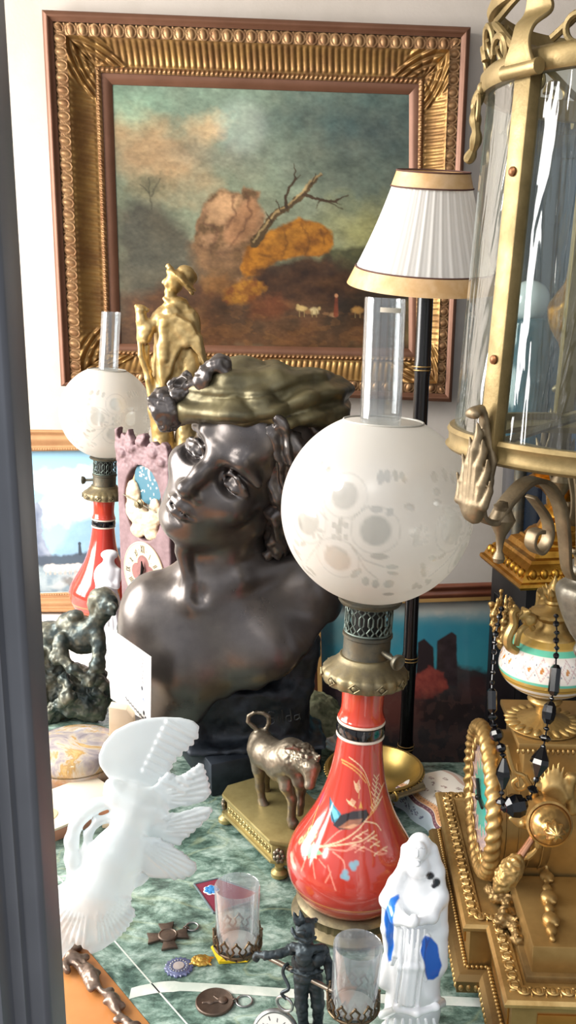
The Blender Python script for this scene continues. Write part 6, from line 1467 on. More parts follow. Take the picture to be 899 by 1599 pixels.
# ---- small white statuette far left
WPORC = mat('white_biscuit', 'e9ecf0', 0.4, sss=0.1)
g = Img(130, 845, 205, 1035, 1.90, .06, .0018)
g.e(170, 874, 8, 10, 0, 8, 3); g.e(171, 866, 14, 8, .008, 10, 4); g.e(168, 900, 22, 24, 0, 17, 8); g.e(166, 950, 24, 45, 0, 20, 10); g.e(165, 1000, 28, 34, 0, 24, 10); g.c([(156, 892, -.008), (160, 915, -.02), (170, 912, -.022)], [6, 5, 4], 3); g.c([(184, 892, -.004), (182, 915, -.016), (174, 914, -.022)], [6, 5, 4], 3)
for x in (152, 160, 168, 176, 184): g.c([(x * .5 + 84, 925, -.022), (x, 985, -.03), (x + 1, 1018, -.032)], [2.5, 3.5, 4], 3)
g.e(165, 1022, 32, 8, 0, 26, 3)
pts, Q = g.mesh(1); place('statuette', 'small white draped statuette in front of the far red lamp', 'statuette', (at(167, 1021, 1.90).x, 1.90, max(0.0, float(pts[:, 2].min()))), [('figure', pts, Q, WPORC)])
# ---- bronze man crouching on a rock
SAT = mat('weathered_bronze', '46504f', 0.42, 0.55, col2='86826f', scale=26, lo=0.42, hi=0.68, rough2=0.55, bump=0.15, bscale=120)
g = Img(22, 910, 215, 1140, 1.59, .10, .0020)
g.e(168, 945, 17, 20, -.02, 18, 4, .5); g.e(160, 932, 20, 15, -.012, 18, 5); g.e(175, 950, 8, 10, -.035, 8, 4); g.c([(176, 944, -.04), (180, 949, -.044)], [4, 3]); g.c([(172, 957, -.036), (178, 959, -.04)], [3, 2.5]); g.e(166, 950, 3, 3, -.042, 3, 1, 0, 'cut'); g.e(146, 940, 10, 18, -.01, 14, 5)
g.c([(158, 960, -.015), (142, 982, -.01)], [14, 16], 8); g.e(130, 995, 30, 28, 0, 26, 12); g.e(112, 972, 24, 18, .01, 22, 12); g.e(85, 990, 34, 20, .02, 26, 12, .3); g.e(118, 960, 12, 8, -.004, 12, 8)
g.c([(152, 990, -.02), (156, 1015, -.03), (150, 1040, -.045), (140, 1056, -.05)], [12, 11, 9, 7], 5); g.c([(96, 1000, -.02), (92, 1025, -.035), (112, 1042, -.05), (130, 1056, -.055)], [13, 12, 10, 7], 5); g.e(135, 1058, 12, 8, -.05, 10, 4)
for k in range(4): g.c([(130 + k * 5, 1058, -.055), (127 + k * 5, 1068, -.06)], [3, 2.4], 2)
g.e(100, 1075, 58, 45, .01, 45, 20); g.e(75, 1040, 36, 40, .01, 36, 14); g.e(140, 1095, 34, 28, 0, 36, 14); g.e(70, 1105, 34, 24, 0, 34, 12); g.e(155, 1075, 14, 30, -.01, 20, 8); g.c([(60, 1020, -.02), (52, 1055, -.03), (66, 1090, -.04)], [12, 12, 10], 5); g.c([(100, 1060, -.04), (110, 1085, -.05), (80, 1105, -.05)], [9, 8, 8], 5)
g.e(196, 955, 9, 16, .01, 12, 6); g.e(192, 985, 10, 22, .01, 12, 6); g.e(200, 970, 8, 14, .015, 10, 5)
g.S.field(lambda P: -(P[..., 2] - .001), g.S.lo, g.S.lo + g.S.st * (g.S.n - 1), .002, 'cap')
def sd_(p):
    px, py = proj(p); rock = np.clip((py - 985) / 60, 0, 1) * (1 - .7 * np.exp(-(((px - 130) / 34) ** 2 + ((py - 1010) / 36) ** 2))) + np.clip((px - 184) / 8, 0, 1); return fbm(p * 42, 8, 4) * .020 * np.clip(rock, 0.03, 1) + fbm(p * 120, 3, 2) * .0022
pts, Q = g.mesh(1, sd_); pts[:, 2] = np.maximum(pts[:, 2], .0008)
place('sculpture', 'dark bronze sculpture of a bare-chested man bent over a craggy rock, left', 'sculpture', (at(110, 1115, 1.59).x, 1.59, 0), [('figure_and_rock', pts, Q, SAT)])
# ---- agate box
def agate():
    t = NT('banded_agate'); tc = t.n('ShaderNodeTexCoord').outputs['Object']; f = t.noise(16, 6, 0.6, 1.6)
    c = t.ramp(f, [(0.30, '6f6a74'), (0.42, 'a39a9c'), (0.50, 'c2b6a4'), (0.56, 'b58f52'), (0.62, 'cfae74'), (0.72, '8d7c86')])
    sz = t.n('ShaderNodeSeparateXYZ', {0: tc}).outputs['Z']; mm = t.n('ShaderNodeMapRange', {'Value': sz, 'From Min': 0.014, 'From Max': 0.036}).outputs[0]
    c2 = t.n('ShaderNodeMix', {0: mm, 6: t.ramp(t.noise(9, 4), [(0.35, 'c3b6ac'), (0.55, 'a87c5c'), (0.7, 'd0c8c4')]), 7: c}, data_type='RGBA').outputs[2]
    return t.done(t.n('ShaderNodeBsdfPrincipled', {'Base Color': c2, 'Roughness': 0.16, 'Coat Weight': 0.4}).outputs[0])
ab_c = tb(104, 1238); AG = agate(); ABR = .074
ab = thing('trinket_box', 'round polished agate trinket box beside the window post', 'box', (ab_c.x, ab_c.y + ABR - .006, 0))
MB().lathe(spline([(ABR - .012, 0), (ABR - .004, .003), (ABR, .013), (ABR - .001, .022), (ABR - .004, .025)], 4), 64).build('box_base', AG, ab)
MB().lathe(spline([(ABR - .004, .0252), (ABR, .027), (ABR + .001, .034), (ABR - .002, .043), (ABR - .010, .050), (ABR - .035, .055), (0.001, .057)], 4) + [(0, .057)], 64).build('lid', AG, ab)
MB().torus((0, 0, .0252), ABR - .003, .0012, n=64).build('gilt_rim', BRASS, ab)
# ---- cream board with oval label
wf_, wr_ = tb(60, 1322), tb(122, 1296); wd_ = (wr_ - wf_).normalized(); wn_ = Vector((-wd_.y, wd_.x, 0)); WR = Matrix((wd_, wn_, Vector((0, 0, 1)))).transposed()
wc = wf_ + wd_ * .055 + wn_ * .045
bd_ = thing('box', 'flat cream wooden box with a pale oval label, behind the glass doves', 'box', wc, (0, 0, math.atan2(wd_.y, wd_.x)))
MB().box((0, 0, .008), (.175, .100, .016)).build('box_body', mat('pinkish_wood', 'c08c70', 0.55), bd_, bevel=.001)
MB().box((0, 0, .0180), (.176, .101, .004)).build('lid', mat('cream_paint', 'efe3cc', 0.5), bd_, bevel=.001)
MB().lathe([(.020, .0201), (.020, .0208), (0, .0208)], 36, T(-.030, -.008, 0) @ Matrix.Scale(1.2, 4, (1, 0, 0))).build('oval_label', mat('pale_yellow_label', 'e4cf98', 0.6), bd_)
# ---- printed card in a wooden stand
CY0, CY1 = 1.31, 1.245
cq = [at(165, 976, CY0), at(236, 1026, CY1), at(235, 1131, CY1), at(173, 1090, CY0)]
cdo = (cq[2] + cq[3]) / 2
cd = thing('printed_card', 'white printed card with small coloured marks standing in front of the bust', 'card', cdo)
cv = Canvas((0, 0, 100, 110), 110, 120, 'f1f0ee')
for k in range(7): cv.line([(80 + (k % 2) * 2, 12 + k * 6), (84 - (k % 3) * 2, 15 + k * 6)], 1.6, '4a4a50', .9)
for x, y, c in ((58, 62, 'c23a40'), (72, 74, '3a8a58'), (82, 78, '3a5a9a'), (80, 60, '444850'), (84, 98, '30343c'), (88, 106, '30343c')): cv.blob(x, y, 2.6, 4, c, .5)
for k in range(9): cv.line([(40 + k * 6, 92 + k * 2), (44 + k * 6, 96 + k * 2)], 2.6, '23262c', .9)
quad_sheet(cv, 'printed_face', [p + Vector((0, -.0008, 0)) for p in cq], cdo, cd, mat('card_print', 'attr', 0.7))
m_ = MB(); bk = [p - cdo for p in cq]; nb = Vector((.25, .97, 0)) * .0012
m_.add([p for p in bk] + [p + nb for p in bk], [[0, 1, 2, 3], [7, 6, 5, 4], [0, 4, 5, 1], [1, 5, 6, 2], [2, 6, 7, 3], [3, 7, 4, 0]]).build('card_stock', mat('card_paper', 'efeeea', 0.8), cd)
hz_ = at(190, 1112, 1.235).z
hs_ = thing('card_stand', 'pale wooden block stand holding the white printed card', 'stand', (at(190, 1112, 1.252).x, 1.252, 0))
MB().box((0, 0, .004), (.06, .05, .008)).build('base', mat('pale_beech', 'e2cdb0', 0.55, col2='d3b894', scale=8), hs_, bevel=.001)
hb_ = MB().prism([(-.020, .008), (.020, .008), (.017, hz_ - .012), (.008, hz_), (-.016, hz_ + .004)], -.010, .010, Matrix.Rotation(PI / 2, 4, 'X')); hb_.build('upright', mat('pale_beech', 'e2cdb0', 0.55), hs_, bevel=.001)
# ---- frosted glass doves
def dovemat():
    t = NT('satin_glass'); d = t.n('ShaderNodeBsdfDiffuse', {'Color': lin4('eff4f6')}); tl = t.n('ShaderNodeBsdfTranslucent', {'Color': lin4('eef5f8')}); tr = t.n('ShaderNodeBsdfTransparent', {'Color': lin4('e2eef0')})
    g_ = t.n('ShaderNodeBsdfGlossy', {'Color': (1, 1, 1, 1), 'Roughness': 0.25}); m = t.n('ShaderNodeMixShader', {0: .45, 1: d.outputs[0], 2: tl.outputs[0]}); m = t.n('ShaderNodeMixShader', {0: .08, 1: m.outputs[0], 2: g_.outputs[0]})
    lw_ = t.n('ShaderNodeLayerWeight', {'Blend': .35}).outputs['Facing']; f = t.n('ShaderNodeMapRange', {'Value': lw_, 'To Min': .30, 'To Max': .04}).outputs[0]
    return t.done(t.n('ShaderNodeMixShader', {0: f, 1: m.outputs[0], 2: tr.outputs[0]}).outputs[0])
DOVE = dovemat()
def Dp(x, y, o=0.0): Y = 1.03 - .085 * (y - 1120) / 400; return np.array(at(x, y, Y)) + np.array([0, -.97, .2]) * o
dO = Dp(200, 1300); dex = np.array([1.0, 0, 0]); dey = Dp(200, 1200) - dO; dey /= np.linalg.norm(dey)
S = Sculpt((-.275, .90, -.002), (-.07, 1.09, .30), .0019)
kp = 1.12 / 1500
def dplate(pts, o, th=4, dome=3, bend=None):
    P = [((Dp(*q) - dO) @ dex, (Dp(*q) - dO) @ dey) for q in pts]; S.plate(P, dO + np.array([0, -.97, .2]) * o, dex, dey, th * kp, .003, .003, dome * kp)
def dch(pts, rs, k=.008): S.chain([Dp(*p) for p in pts], [r * kp for r in rs], k)
dplate([(152, 1200), (150, 1185), (158, 1165), (175, 1145), (200, 1132), (225, 1125), (253, 1123), (280, 1124), (300, 1129), (310, 1138), (308, 1150), (295, 1168), (272, 1188), (264, 1200), (262, 1212), (240, 1235), (205, 1250), (180, 1235), (163, 1216)], -.012)
dplate([(262, 1208), (275, 1216), (290, 1210), (306, 1199), (316, 1192), (320, 1207), (326, 1228), (328, 1243), (318, 1250), (297, 1257), (270, 1265), (240, 1262), (225, 1240)], -.004, 3.5)
dplate([(230, 1266), (270, 1268), (297, 1262), (318, 1257), (331, 1258), (331, 1266), (318, 1281), (300, 1297), (280, 1316), (250, 1320), (215, 1300)], .006, 3.5)
dplate([(195, 1296), (250, 1300), (278, 1316), (306, 1338), (311, 1349), (302, 1359), (285, 1363), (257, 1364), (237, 1362), (225, 1352), (195, 1345)], .016, 3.5)
dplate([(190, 1340), (237, 1362), (233, 1369), (223, 1378), (202, 1381), (185, 1375)], .010, 4)
dplate([(150, 1400), (175, 1370), (202, 1381), (199, 1399), (213, 1410), (214, 1418), (200, 1440), (184, 1458), (164, 1472), (146, 1479), (138, 1458), (132, 1430)], .018, 4)
dplate([(113, 1366), (101, 1372), (90, 1378), (82, 1394), (76, 1412), (66, 1450), (60, 1520), (70, 1545), (86, 1522), (94, 1502), (108, 1476), (120, 1464), (138, 1458), (150, 1420), (130, 1370)], .012, 4)
dch([(176, 1225, .006), (188, 1242, .004), (212, 1258, .002), (245, 1262, .0)], [12, 17, 26, 14], .012); dch([(176, 1224, .006), (165, 1236, .010)], [8, 2.5], .004)
dch([(200, 1290, .012), (180, 1330, .014), (165, 1380, .016), (140, 1440, .016)], [24, 34, 36, 20], .014); dch([(150, 1380, .016), (118, 1410, .016)], [30, 18], .014)
dch([(122, 1372, .012), (116, 1335, .010), (114, 1308, .008), (119, 1288, .006), (132, 1270, .004), (150, 1257, .002), (180, 1250, .0)], [12, 11, 10, 9, 10, 10, 10], .006); dch([(145, 1350, .012), (138, 1322, .010), (140, 1298, .008), (154, 1280, .006), (182, 1272, .004)], [12, 7, 6, 6, 8], .005)
S.field(lambda P: -(P[..., 2] - .0006), S.lo, S.lo + S.st * (S.n - 1), .002, 'cap')
pts, Q = S.mesh(1); n = normals(pts, Q); px, py = proj(pts); fr_ = np.zeros(len(pts))
def fan(cx, cy, a0, a1, r0, r1, nf, amp=.0022):
    a = np.arctan2(py - cy, px - cx); r = np.hypot(px - cx, py - cy); m = sstep(r0, r0 + 12, r) * sstep(r1, r1 - 8, r) * (a > a0) * (a < a1); return m * amp * np.abs(np.sin((a - a0) / (a1 - a0) * nf * PI))
def bars(x0, y0, x1, y1, w0, w1, nf, amp=.0024):
    L = math.hypot(x1 - x0, y1 - y0); tx_, ty_ = (x1 - x0) / L, (y1 - y0) / L; t_ = ((px - x0) * tx_ + (py - y0) * ty_) / L; s_ = (px - x0) * -ty_ + (py - y0) * tx_
    m = (t_ > 0) * (t_ < 1) * sstep(w0, w0 + 5, s_) * sstep(w1, w1 - 5, s_); return m * amp * np.abs(np.sin(t_ * nf * PI))
fr_ = np.maximum(fr_, bars(258, 1120, 216, 1206, -85, -1, 8, .0034)); fr_ = np.maximum(fr_, fan(215, 1250, -.75, .12, 45, 120, 9)); fr_ = np.maximum(fr_, fan(210, 1300, -.5, .1, 40, 130, 7)); fr_ = np.maximum(fr_, fan(190, 1300, .15, .75, 40, 130, 8)); fr_ = np.maximum(fr_, fan(150, 1395, .1, 1.6, 25, 80, 12)); fr_ = np.maximum(fr_, fan(140, 1380, 1.6, 2.6, 45, 150, 9))
pts = pts + n * ((n[:, 1] < .1) * fr_)[:, None]; pts[:, 2] = np.maximum(pts[:, 2], .0006)
place('glass_sculpture', 'frosted white glass sculpture of two doves with spread wings, left foreground', 'sculpture', (-.19, .97, 0), [('doves', pts, Q, DOVE)])
# ---- brass bull on a footed base
BULLM = mat('worn_silvered_bronze', '8b8170', 0.34, 0.75, col2='665d50', scale=30, rough2=0.45, bump=0.06, bscale=250)
BASEM = mat('yellow_brass_base', 'b8a872', 0.38, 0.65, col2='9a8a58', scale=16, rough2=0.48)
f0 = tb(436, 1372); f1 = tb(351, 1285); bu_ = (f0 - f1).normalized(); bw_ = Vector((-bu_.y, bu_.x, 0)); 
if bw_.x < 0: bw_ = -bw_
BL, BW = .172, .105
bc_ = f1 + bu_ * (BL / 2 - .010) + bw_ * (BW / 2 - .008); bang = math.atan2(bu_.y, bu_.x)
bl = thing('bull_figurine', 'small bronze bull with looped tail standing on a footed brass base', 'figurine', bc_, (0, 0, bang))
def oct_(L, W, c): return [(-L / 2 + c, -W / 2), (L / 2 - c, -W / 2), (L / 2, -W / 2 + c), (L / 2, W / 2 - c), (L / 2 - c, W / 2), (-L / 2 + c, W / 2), (-L / 2, W / 2 - c), (-L / 2, -W / 2 + c)]
MB().prism(oct_(BL, BW, .018), .046, .052).prism(oct_(BL - .006, BW - .006, .017), .042, .046).build('top_plate', BASEM, bl, bevel=.0012)
MB().prism(oct_(BL - .012, BW - .012, .016), .018, .043).build('frieze', BASEM, bl, bevel=.0008); MB().prism(oct_(BL - .004, BW - .004, .018), .016, .021).build('lower_rim', BASEM, bl, bevel=.001)
for s_ in (-1, 1):
    orn = MB()
    for k in range(14):
        x = -BL / 2 + .03 + k * (BL - .06) / 13; orn.tube([(x + .0036 * math.cos(q), s_ * (BW / 2 - .0055), .031 + .0042 * math.sin(q)) for q in [j * PI / 5 for j in range(10)]], .0011, 5, True); orn.ell((x, s_ * (BW / 2 - .0055), .031), .0014, nu=8, nv=6)
    orn.build('frieze_ornament', BASEM, bl, 60)
for sx_ in (-1, 1):
    for sy_ in (-1, 1):
        x, y = sx_ * (BL / 2 - .010), sy_ * (BW / 2 - .010); MB().lathe([(.007, 0), (.011, .003), (.011, .008), (.006, .012), (.006, .017)], 20, T(x, y, 0)).build('foot', BASEM, bl)
        mm = MB(); d = Vector((sx_, sy_, 0)).normalized()
        for k in range(7): a = k * .898; t__ = Vector((-d.y, d.x, 0)); mm.ell(Vector((x, y, .031)) + d * .0015 + t__ * .0055 * math.cos(a) + Vector((0, 0, .0075 * math.sin(a))), (.0035, .0035, .004), nu=8, nv=6)
        mm.ell(Vector((x, y, .031)) + d * .003, .004, nu=10, nv=8); mm.build('corner_rosette', BULLM, bl)
bi = Matrix.Rotation(-bang, 3, 'Z')
def bp_(px, py, Y): return bi @ (at(px, py, Y) - bc_)
S = Sculpt((-.115, -.05, .046), (.115, .06, .185), .0015)
K_ = 1.3 / 1500
def bc(pts, rs, k=4): S.chain([tuple(bp_(*p)) for p in pts], [r * K_ for r in rs], k * K_)
def be(x, y, Y, r, k=4, op='add'): S.ell(tuple(bp_(x, y, Y)), np.array(r if hasattr(r, '__len__') else (r, r, r), float) * K_, None, k * K_, op)
yr, yf = 1.215, 1.145
bc([(406, 1163, yr), (418, 1176, 1.19), (440, 1188, 1.165), (458, 1186, yf)], [20, 24, 27, 25], 10); be(408, 1152, yr, (17, 17, 15), 8); be(455, 1172, 1.155, (22, 20, 19), 10); be(440, 1205, 1.165, (20, 18, 14), 10)
bc([(465, 1180, yf), (478, 1188, 1.125), (484, 1205, 1.115)], [19, 16, 12], 7); bc([(478, 1176, 1.135), (486, 1200, 1.112), (484, 1222, 1.105)], [13, 12, 8], 5); be(483, 1226, 1.104, (8, 8, 7), 3); be(474, 1172, 1.135, (14, 12, 10), 5)
bc([(462, 1200, 1.135), (468, 1222, 1.13), (470, 1232, 1.13)], [14, 10, 4], 6)                      # dewlap
for s_ in (0, 1):
    bc([((466, 1172, 1.125), (455, 1166, 1.125), (444, 1168, 1.12)), ((488, 1176, 1.125), (496, 1184, 1.115), (499, 1180, 1.108))][s_], [5, 4.2, 2], 2)
be(470, 1184, 1.12, (4, 6, 3), 2)
bc([(400, 1170, 1.205), (404, 1200, 1.205), (406, 1228, 1.208), (409, 1250, 1.205)], [15, 10, 7, 6], 6); bc([(409, 1250, 1.205), (412, 1257, 1.203)], [7.5, 8.5], 2)
bc([(414, 1180, 1.225), (414, 1208, 1.235), (414, 1228, 1.24), (417, 1238, 1.24)], [13, 9, 6, 6.5], 6)
bc([(448, 1205, 1.15), (447, 1228, 1.145), (456, 1248, 1.145), (455, 1280, 1.145)], [13, 10, 7, 6.5], 6); bc([(455, 1280, 1.145), (458, 1286, 1.143)], [8, 9], 2)
bc([(466, 1205, 1.165), (470, 1230, 1.17), (468, 1255, 1.165), (467, 1268, 1.165)], [12, 8, 6.5, 7], 6)
bc([(404, 1142, yr), (395, 1134, yr), (387, 1127, yr), (388, 1118, yr), (398, 1112, yr), (410, 1113, yr), (419, 1119, yr), (420, 1128, yr), (416, 1137, yr), (408, 1141, yr)], [4, 3.6, 3.4, 3.2, 3.2, 3.4, 3.6, 3.4, 3.4, 3.6], 1.5)
pts, Q = S.mesh(1); n = normals(pts, Q); hq = np.array(bp_(478, 1178, 1.125)); cur = np.exp(-(np.linalg.norm(pts - hq, axis=1) / .024) ** 2); pts = pts + n * (cur * .0045 * fbm(pts * 300, 5, 2) + .0006 * fbm(pts * 200, 3, 2))[:, None]; pts[:, 2] = np.maximum(pts[:, 2], .0523)
npmesh('bull', pts, Q, BULLM, bl)
# ---- gilt bowl with rod handle, scalloped glass dish behind it
BOWLM = mat('satin_gilt_bowl', 'c2a560', 0.3, 0.85, col2='a98c4c', scale=8, rough2=0.4)
bzc = tb(584, 1198, .058); bwl = thing('bowl', 'shallow gilt bowl with a rod handle behind the red lamp', 'bowl', (bzc.x, bzc.y, 0))
BRr = .0700
MB().lathe([(0, 0), (.030, 0), (.032, .003), (.024, .007), (.018, .010), (.030, .016), (.050, .028), (.063, .043), (BRr - .002, .054), (BRr + .002, .056), (BRr + .003, .0575), (BRr + .002, .059), (BRr - .002, .059), (BRr - .0035, .0565), (.060, .044), (.047, .031), (.028, .021), (0, .018)], 72).build('bowl_body', BOWLM, bwl, 50)
bdr = MB()
for k in range(64): a = 2 * PI * k / 64; bdr.ell(((BRr + .0025) * math.cos(a), (BRr + .0025) * math.sin(a), .0545), (.0022, .0022, .002), nu=7, nv=5)
bdr.build('beaded_rim', BOWLM, bwl, 60)
h0, h1 = tb(608, 1246, .050) - Vector((bzc.x, bzc.y, 0)), tb(660, 1228, .050) - Vector((bzc.x, bzc.y, 0))
MB().tube([h0, h0.lerp(h1, .5), h1], [.0048, .0055, .0062], 14).build('rod_handle', BRASS, bwl); MB().torus(h0.lerp(h1, .15), .0062, .0018, ax=(h1 - h0)).build('handle_collar', BOWLM, bwl)
dc = tb(541, 1164, .0); DISHM = mat('clear_pressed_glass', 'b9b4ac', 0.12, 0.5, spec=0.7)
dsh = thing('dish', 'small scalloped silver dish peeping out behind the red lamp neck', 'dish', (dc.x, 1.425, 0))
MB().lathe(spline([(.016, 0), (.018, .003), (.010, .008), (.012, .014), (.026, .020), (.037, .030), (.039, .032), (.036, .0315), (.024, .0235), (.006, .018)], 3), 96, None, lambda a, r, z: 1 + (.13 * abs(math.sin(a * 4)) - .08 if r > .02 else 0)).build('dish_body', DISHM, dsh, 60)
# ---- mossy stone behind the bust
ms = Sculpt((-.02, 1.47, -.002), (.125, 1.60, .085), .0028); ms.ell((.045, 1.545, .02), (.045, .042, .050), None, .01); ms.ell((.072, 1.53, .010), (.03, .03, .035), None, .01); ms.field(lambda P: -(P[..., 2] - .001), ms.lo, ms.lo + ms.st * (ms.n - 1), .002, 'cap')
pts, Q = ms.mesh(1); pts = pts + normals(pts, Q) * (fbm(pts * 50, 4, 4) * .012)[:, None]; pts[:, 2] = np.maximum(pts[:, 2], .0006)
place('rough_stone', 'mossy green rough stone beside the plinth of the bust', 'stone', (.05, 1.54, 0), [('stone', pts, Q, mat('mossy_stone', '4c5238', 0.8, col2='8a8a6c', scale=40, bump=0.3, bscale=120))])
# ---- porcelain box with flowers
t0, t1 = tb(622, 1256), tb(690, 1322); td = (t1 - t0); TLn = td.length; td.normalize(); tn = Vector((-td.y, td.x, 0)); 
if tn.x < 0: tn = -tn
TO = t0 + td * TLn / 2
tr_ = thing('porcelain_box', 'flower-painted porcelain box with orange and violet bands beside the clock base', 'box', TO + tn * .04)
pf = [(0, 0), (.000, .012), (.002, .024), (.004, .0285), (.009, .0315), (.016, .0335), (.024, .0365), (.054, .0405), (.084, .040), (.100, .034), (.105, .024), (.103, 0)]
sp = np.array(spline(pf, 6)); cl_ = np.concatenate([[0], np.cumsum(np.hypot(*np.diff(sp, axis=0).T))]); TOT = cl_[-1]
cv = Canvas((0, 0, TLn * 1000, TOT * 1000), 150, 200, 'efe7da')
Yc = cv.Y
cv.mix((Yc < 26) * 1.0, 'c9d6e0'); cv.mix(((Yc > 27) & (Yc < 33)) * 1.0, '7a5660'); cv.mix(((Yc > 33.5) & (Yc < 42)) * 1.0, 'e0a878'); cv.mix(((Yc > 26) & (Yc < 27.2)) * 1.0, 'f0ece4'); cv.mix(((Yc > 42) & (Yc < 43.6)) * (np.sin(cv.X * 1.6) > 0) * .8, '9a7a50')
for k in range(16):
    x = 2 + k * TLn * 1000 / 16; cv.blob(x, 38, .9, 1.3, '7a4636', .5); cv.blob(x, 30, 1.0, 1.0, 'b08c8c', .5)
for k, (x, y) in enumerate(((14, 14), (24, 12), (34, 15), (44, 12), (54, 15), (64, 13), (20, 20), (48, 19))):
    for j in range(6): cv.blob(x + 2.6 * math.cos(j * 1.1 + k), y + 2.6 * math.sin(j * 1.3), 1.5, 1.1, random.choice(['45507a', '5a5f86', '6a5a78', '50606e']), .6, .85)
for x, y in ((16, 58), (36, 54), (28, 70), (50, 66), (58, 56), (14, 76), (44, 80), (26, 92), (58, 94), (66, 78), (70, 60)):
    for j in range(7): cv.blob(x + 3.4 * math.cos(j * 1.0 + x), y + 2.4 * math.sin(j * 1.4), 1.5, 1.2, random.choice(['8a6a68', '9a7c78', '7c7460', 'a88a80']), .6, .8)
cv.mix((Yc > 108) * .8, 'c9a08c'); cv.mix((Yc > 114) * 1.0, 'e8ded0')
def tsh(U, V):
    L_ = V * TOT; q = np.interp(L_, cl_, sp[:, 0]); z = np.interp(L_, cl_, sp[:, 1]); x = (U - .5) * TLn; q = q + .010 * np.cos((U - .5) * 3.0) - .010 + .003 * np.sin(U * 12)
    return np.stack([td.x * x + tn.x * (q - .04), td.y * x + tn.y * (q - .04), z], -1)
bx = cv.sheet('painted_shell', tsh, mat('porcelain_print', 'attr', 0.18, coat=0.5), tr_)
for s_ in (0, 1):
    P = tsh(np.full((1, len(sp)), float(s_)), (cl_ / TOT)[None])[0]; MB().add([tuple(p) for p in P], [list(range(len(P)))]).build('end_panel', mat('white_porcelain', 'e9e4da', 0.2, coat=0.4), tr_)
# ---- Madonna, front right
g = Img(570, 1292, 705, 1665, .835, .055, .00115)
g.e(655, 1321, 20, 22, 0, 20, 6); g.e(652, 1330, 15, 18, -.012, 12, 5); g.c([(652, 1328, -.026), (651, 1337, -.0275)], [2.2, 3.2], 2.5); g.e(643, 1327, 4, 2.6, -.025, 3, 2, 0, 'cut'); g.e(660, 1329, 4, 2.6, -.025, 3, 2, 0, 'cut'); g.c([(645, 1323, -.025), (650, 1324, -.026)], 1.6, 2); g.c([(655, 1324, -.026), (663, 1325, -.024)], 1.6, 2); g.c([(648, 1343, -.024), (656, 1343.5, -.024)], 1.4, 1.5); g.e(651, 1350, 6, 4, -.02, 5, 3); g.e(653, 1352, 20, 22, -.004, 20, 8)
g.c([(633, 1325, -.002), (632, 1350, -.002), (618, 1380, 0), (606, 1405, 0)], [8, 9, 13, 16], 8); g.c([(675, 1325, 0), (680, 1360, 0), (684, 1400, 0), (683, 1450, 0), (683, 1500, 0)], [9, 14, 16, 17, 18], 8); g.e(654, 1372, 26, 26, .004, 20, 12)
g.e(648, 1420, 42, 62, .002, 30, 14); g.e(648, 1500, 46, 90, .002, 36, 16); g.e(644, 1570, 48, 80, .002, 40, 16); g.c([(612, 1405, -.006), (620, 1432, -.022), (640, 1440, -.032)], [16, 12, 8], 8); g.c([(684, 1400, -.004), (672, 1430, -.022), (655, 1438, -.032)], [15, 12, 8], 8); g.e(646, 1438, 9, 12, -.036, 8, 4)
g.c([(606, 1420, 0), (604, 1450, 0), (608, 1495, .002)], [11, 10, 8], 6); g.c([(608, 1495, .004), (602, 1530, .004)], [12, 16], 8); g.e(686, 1500, 10, 26, 0, 14, 6); g.c([(620, 1440, -.022), (617, 1490, -.022), (612, 1505, -.018)], [5, 5, 4], 4); g.c([(668, 1462, -.026), (656, 1490, -.030), (664, 1530, -.028)], [5, 5, 4], 4)
for x, dy in ((624, -.024), (633, -.030), (641, -.033), (650, -.033), (659, -.030)): g.c([(x + 4, 1452, dy), (x, 1510, dy - .004), (x - 8, 1568, dy - .006)], [2.4, 3.4, 4], 7)
g.c([(596, 1585, .0), (620, 1575, -.034), (650, 1582, -.042), (680, 1572, -.032), (692, 1565, .0)], [7, 6, 6, 6, 7], 6)
g.e(642, 1615, 58, 24, .004, 42, 10); g.e(642, 1640, 56, 26, .004, 44, 8)
for k in range(7): x = 596 + k * 15; g.c([(x * .8 + 128, 1592, -.035 + .0012 * (k - 3) ** 2), (x, 1630, -.040 + .0014 * (k - 3) ** 2)], [3, 4.5], 4)
g.S.field(lambda P: -(P[..., 2] - .001), g.S.lo, g.S.lo + g.S.st * (g.S.n - 1), .002, 'cap')
pts, Q = g.mesh(1); n = normals(pts, Q); px, py = proj(pts); fr_ = n[:, 1] < .35; colr = np.tile(np.array(lin('eef0f1')), (len(pts), 1))
wx = px + .7 * np.sin(py * .22); 
def colour(poly, c, soft=2.0): 
    global colr
    a = np.clip(.5 - polysd(wx, py, poly) / soft, 0, 1) * fr_; colr = colr * (1 - a[:, None]) + np.array(lin(c)) * a[:, None]
colour([(600, 1422), (610, 1402), (622, 1396), (624, 1402), (617, 1414), (614, 1440), (615, 1470), (613, 1490), (611, 1500), (606, 1502), (604, 1470), (600, 1445)], '1f6fd0')
colour([(664, 1461), (674, 1464), (682, 1475), (686, 1490), (689, 1508), (685, 1524), (676, 1530), (667, 1530), (664, 1518), (661, 1500), (656, 1484), (658, 1470)], '1f62c4')
bh = np.clip(1 - np.minimum(np.hypot((px - 671) / 8, (py - 1367) / 7), np.minimum(np.hypot((px - 681) / 6.5, (py - 1377) / 8), np.hypot((px - 677) / 5, (py - 1383) / 4))), 0, .25) * 4 * fr_
colr = colr * (1 - bh[:, None]) + np.array(lin('22222a')) * bh[:, None]; pts = pts + n * (bh * .0012)[:, None]; pts[:, 2] = np.maximum(pts[:, 2], .0006)
place('madonna_figurine', 'white glazed veiled woman figurine with bright blue robe edges, right foreground', 'figurine', (at(645, 1600, .835).x, .835, 0), [('figure', pts, Q, mat('white_glaze', 'attr', 0.24, coat=0.4), colr)])
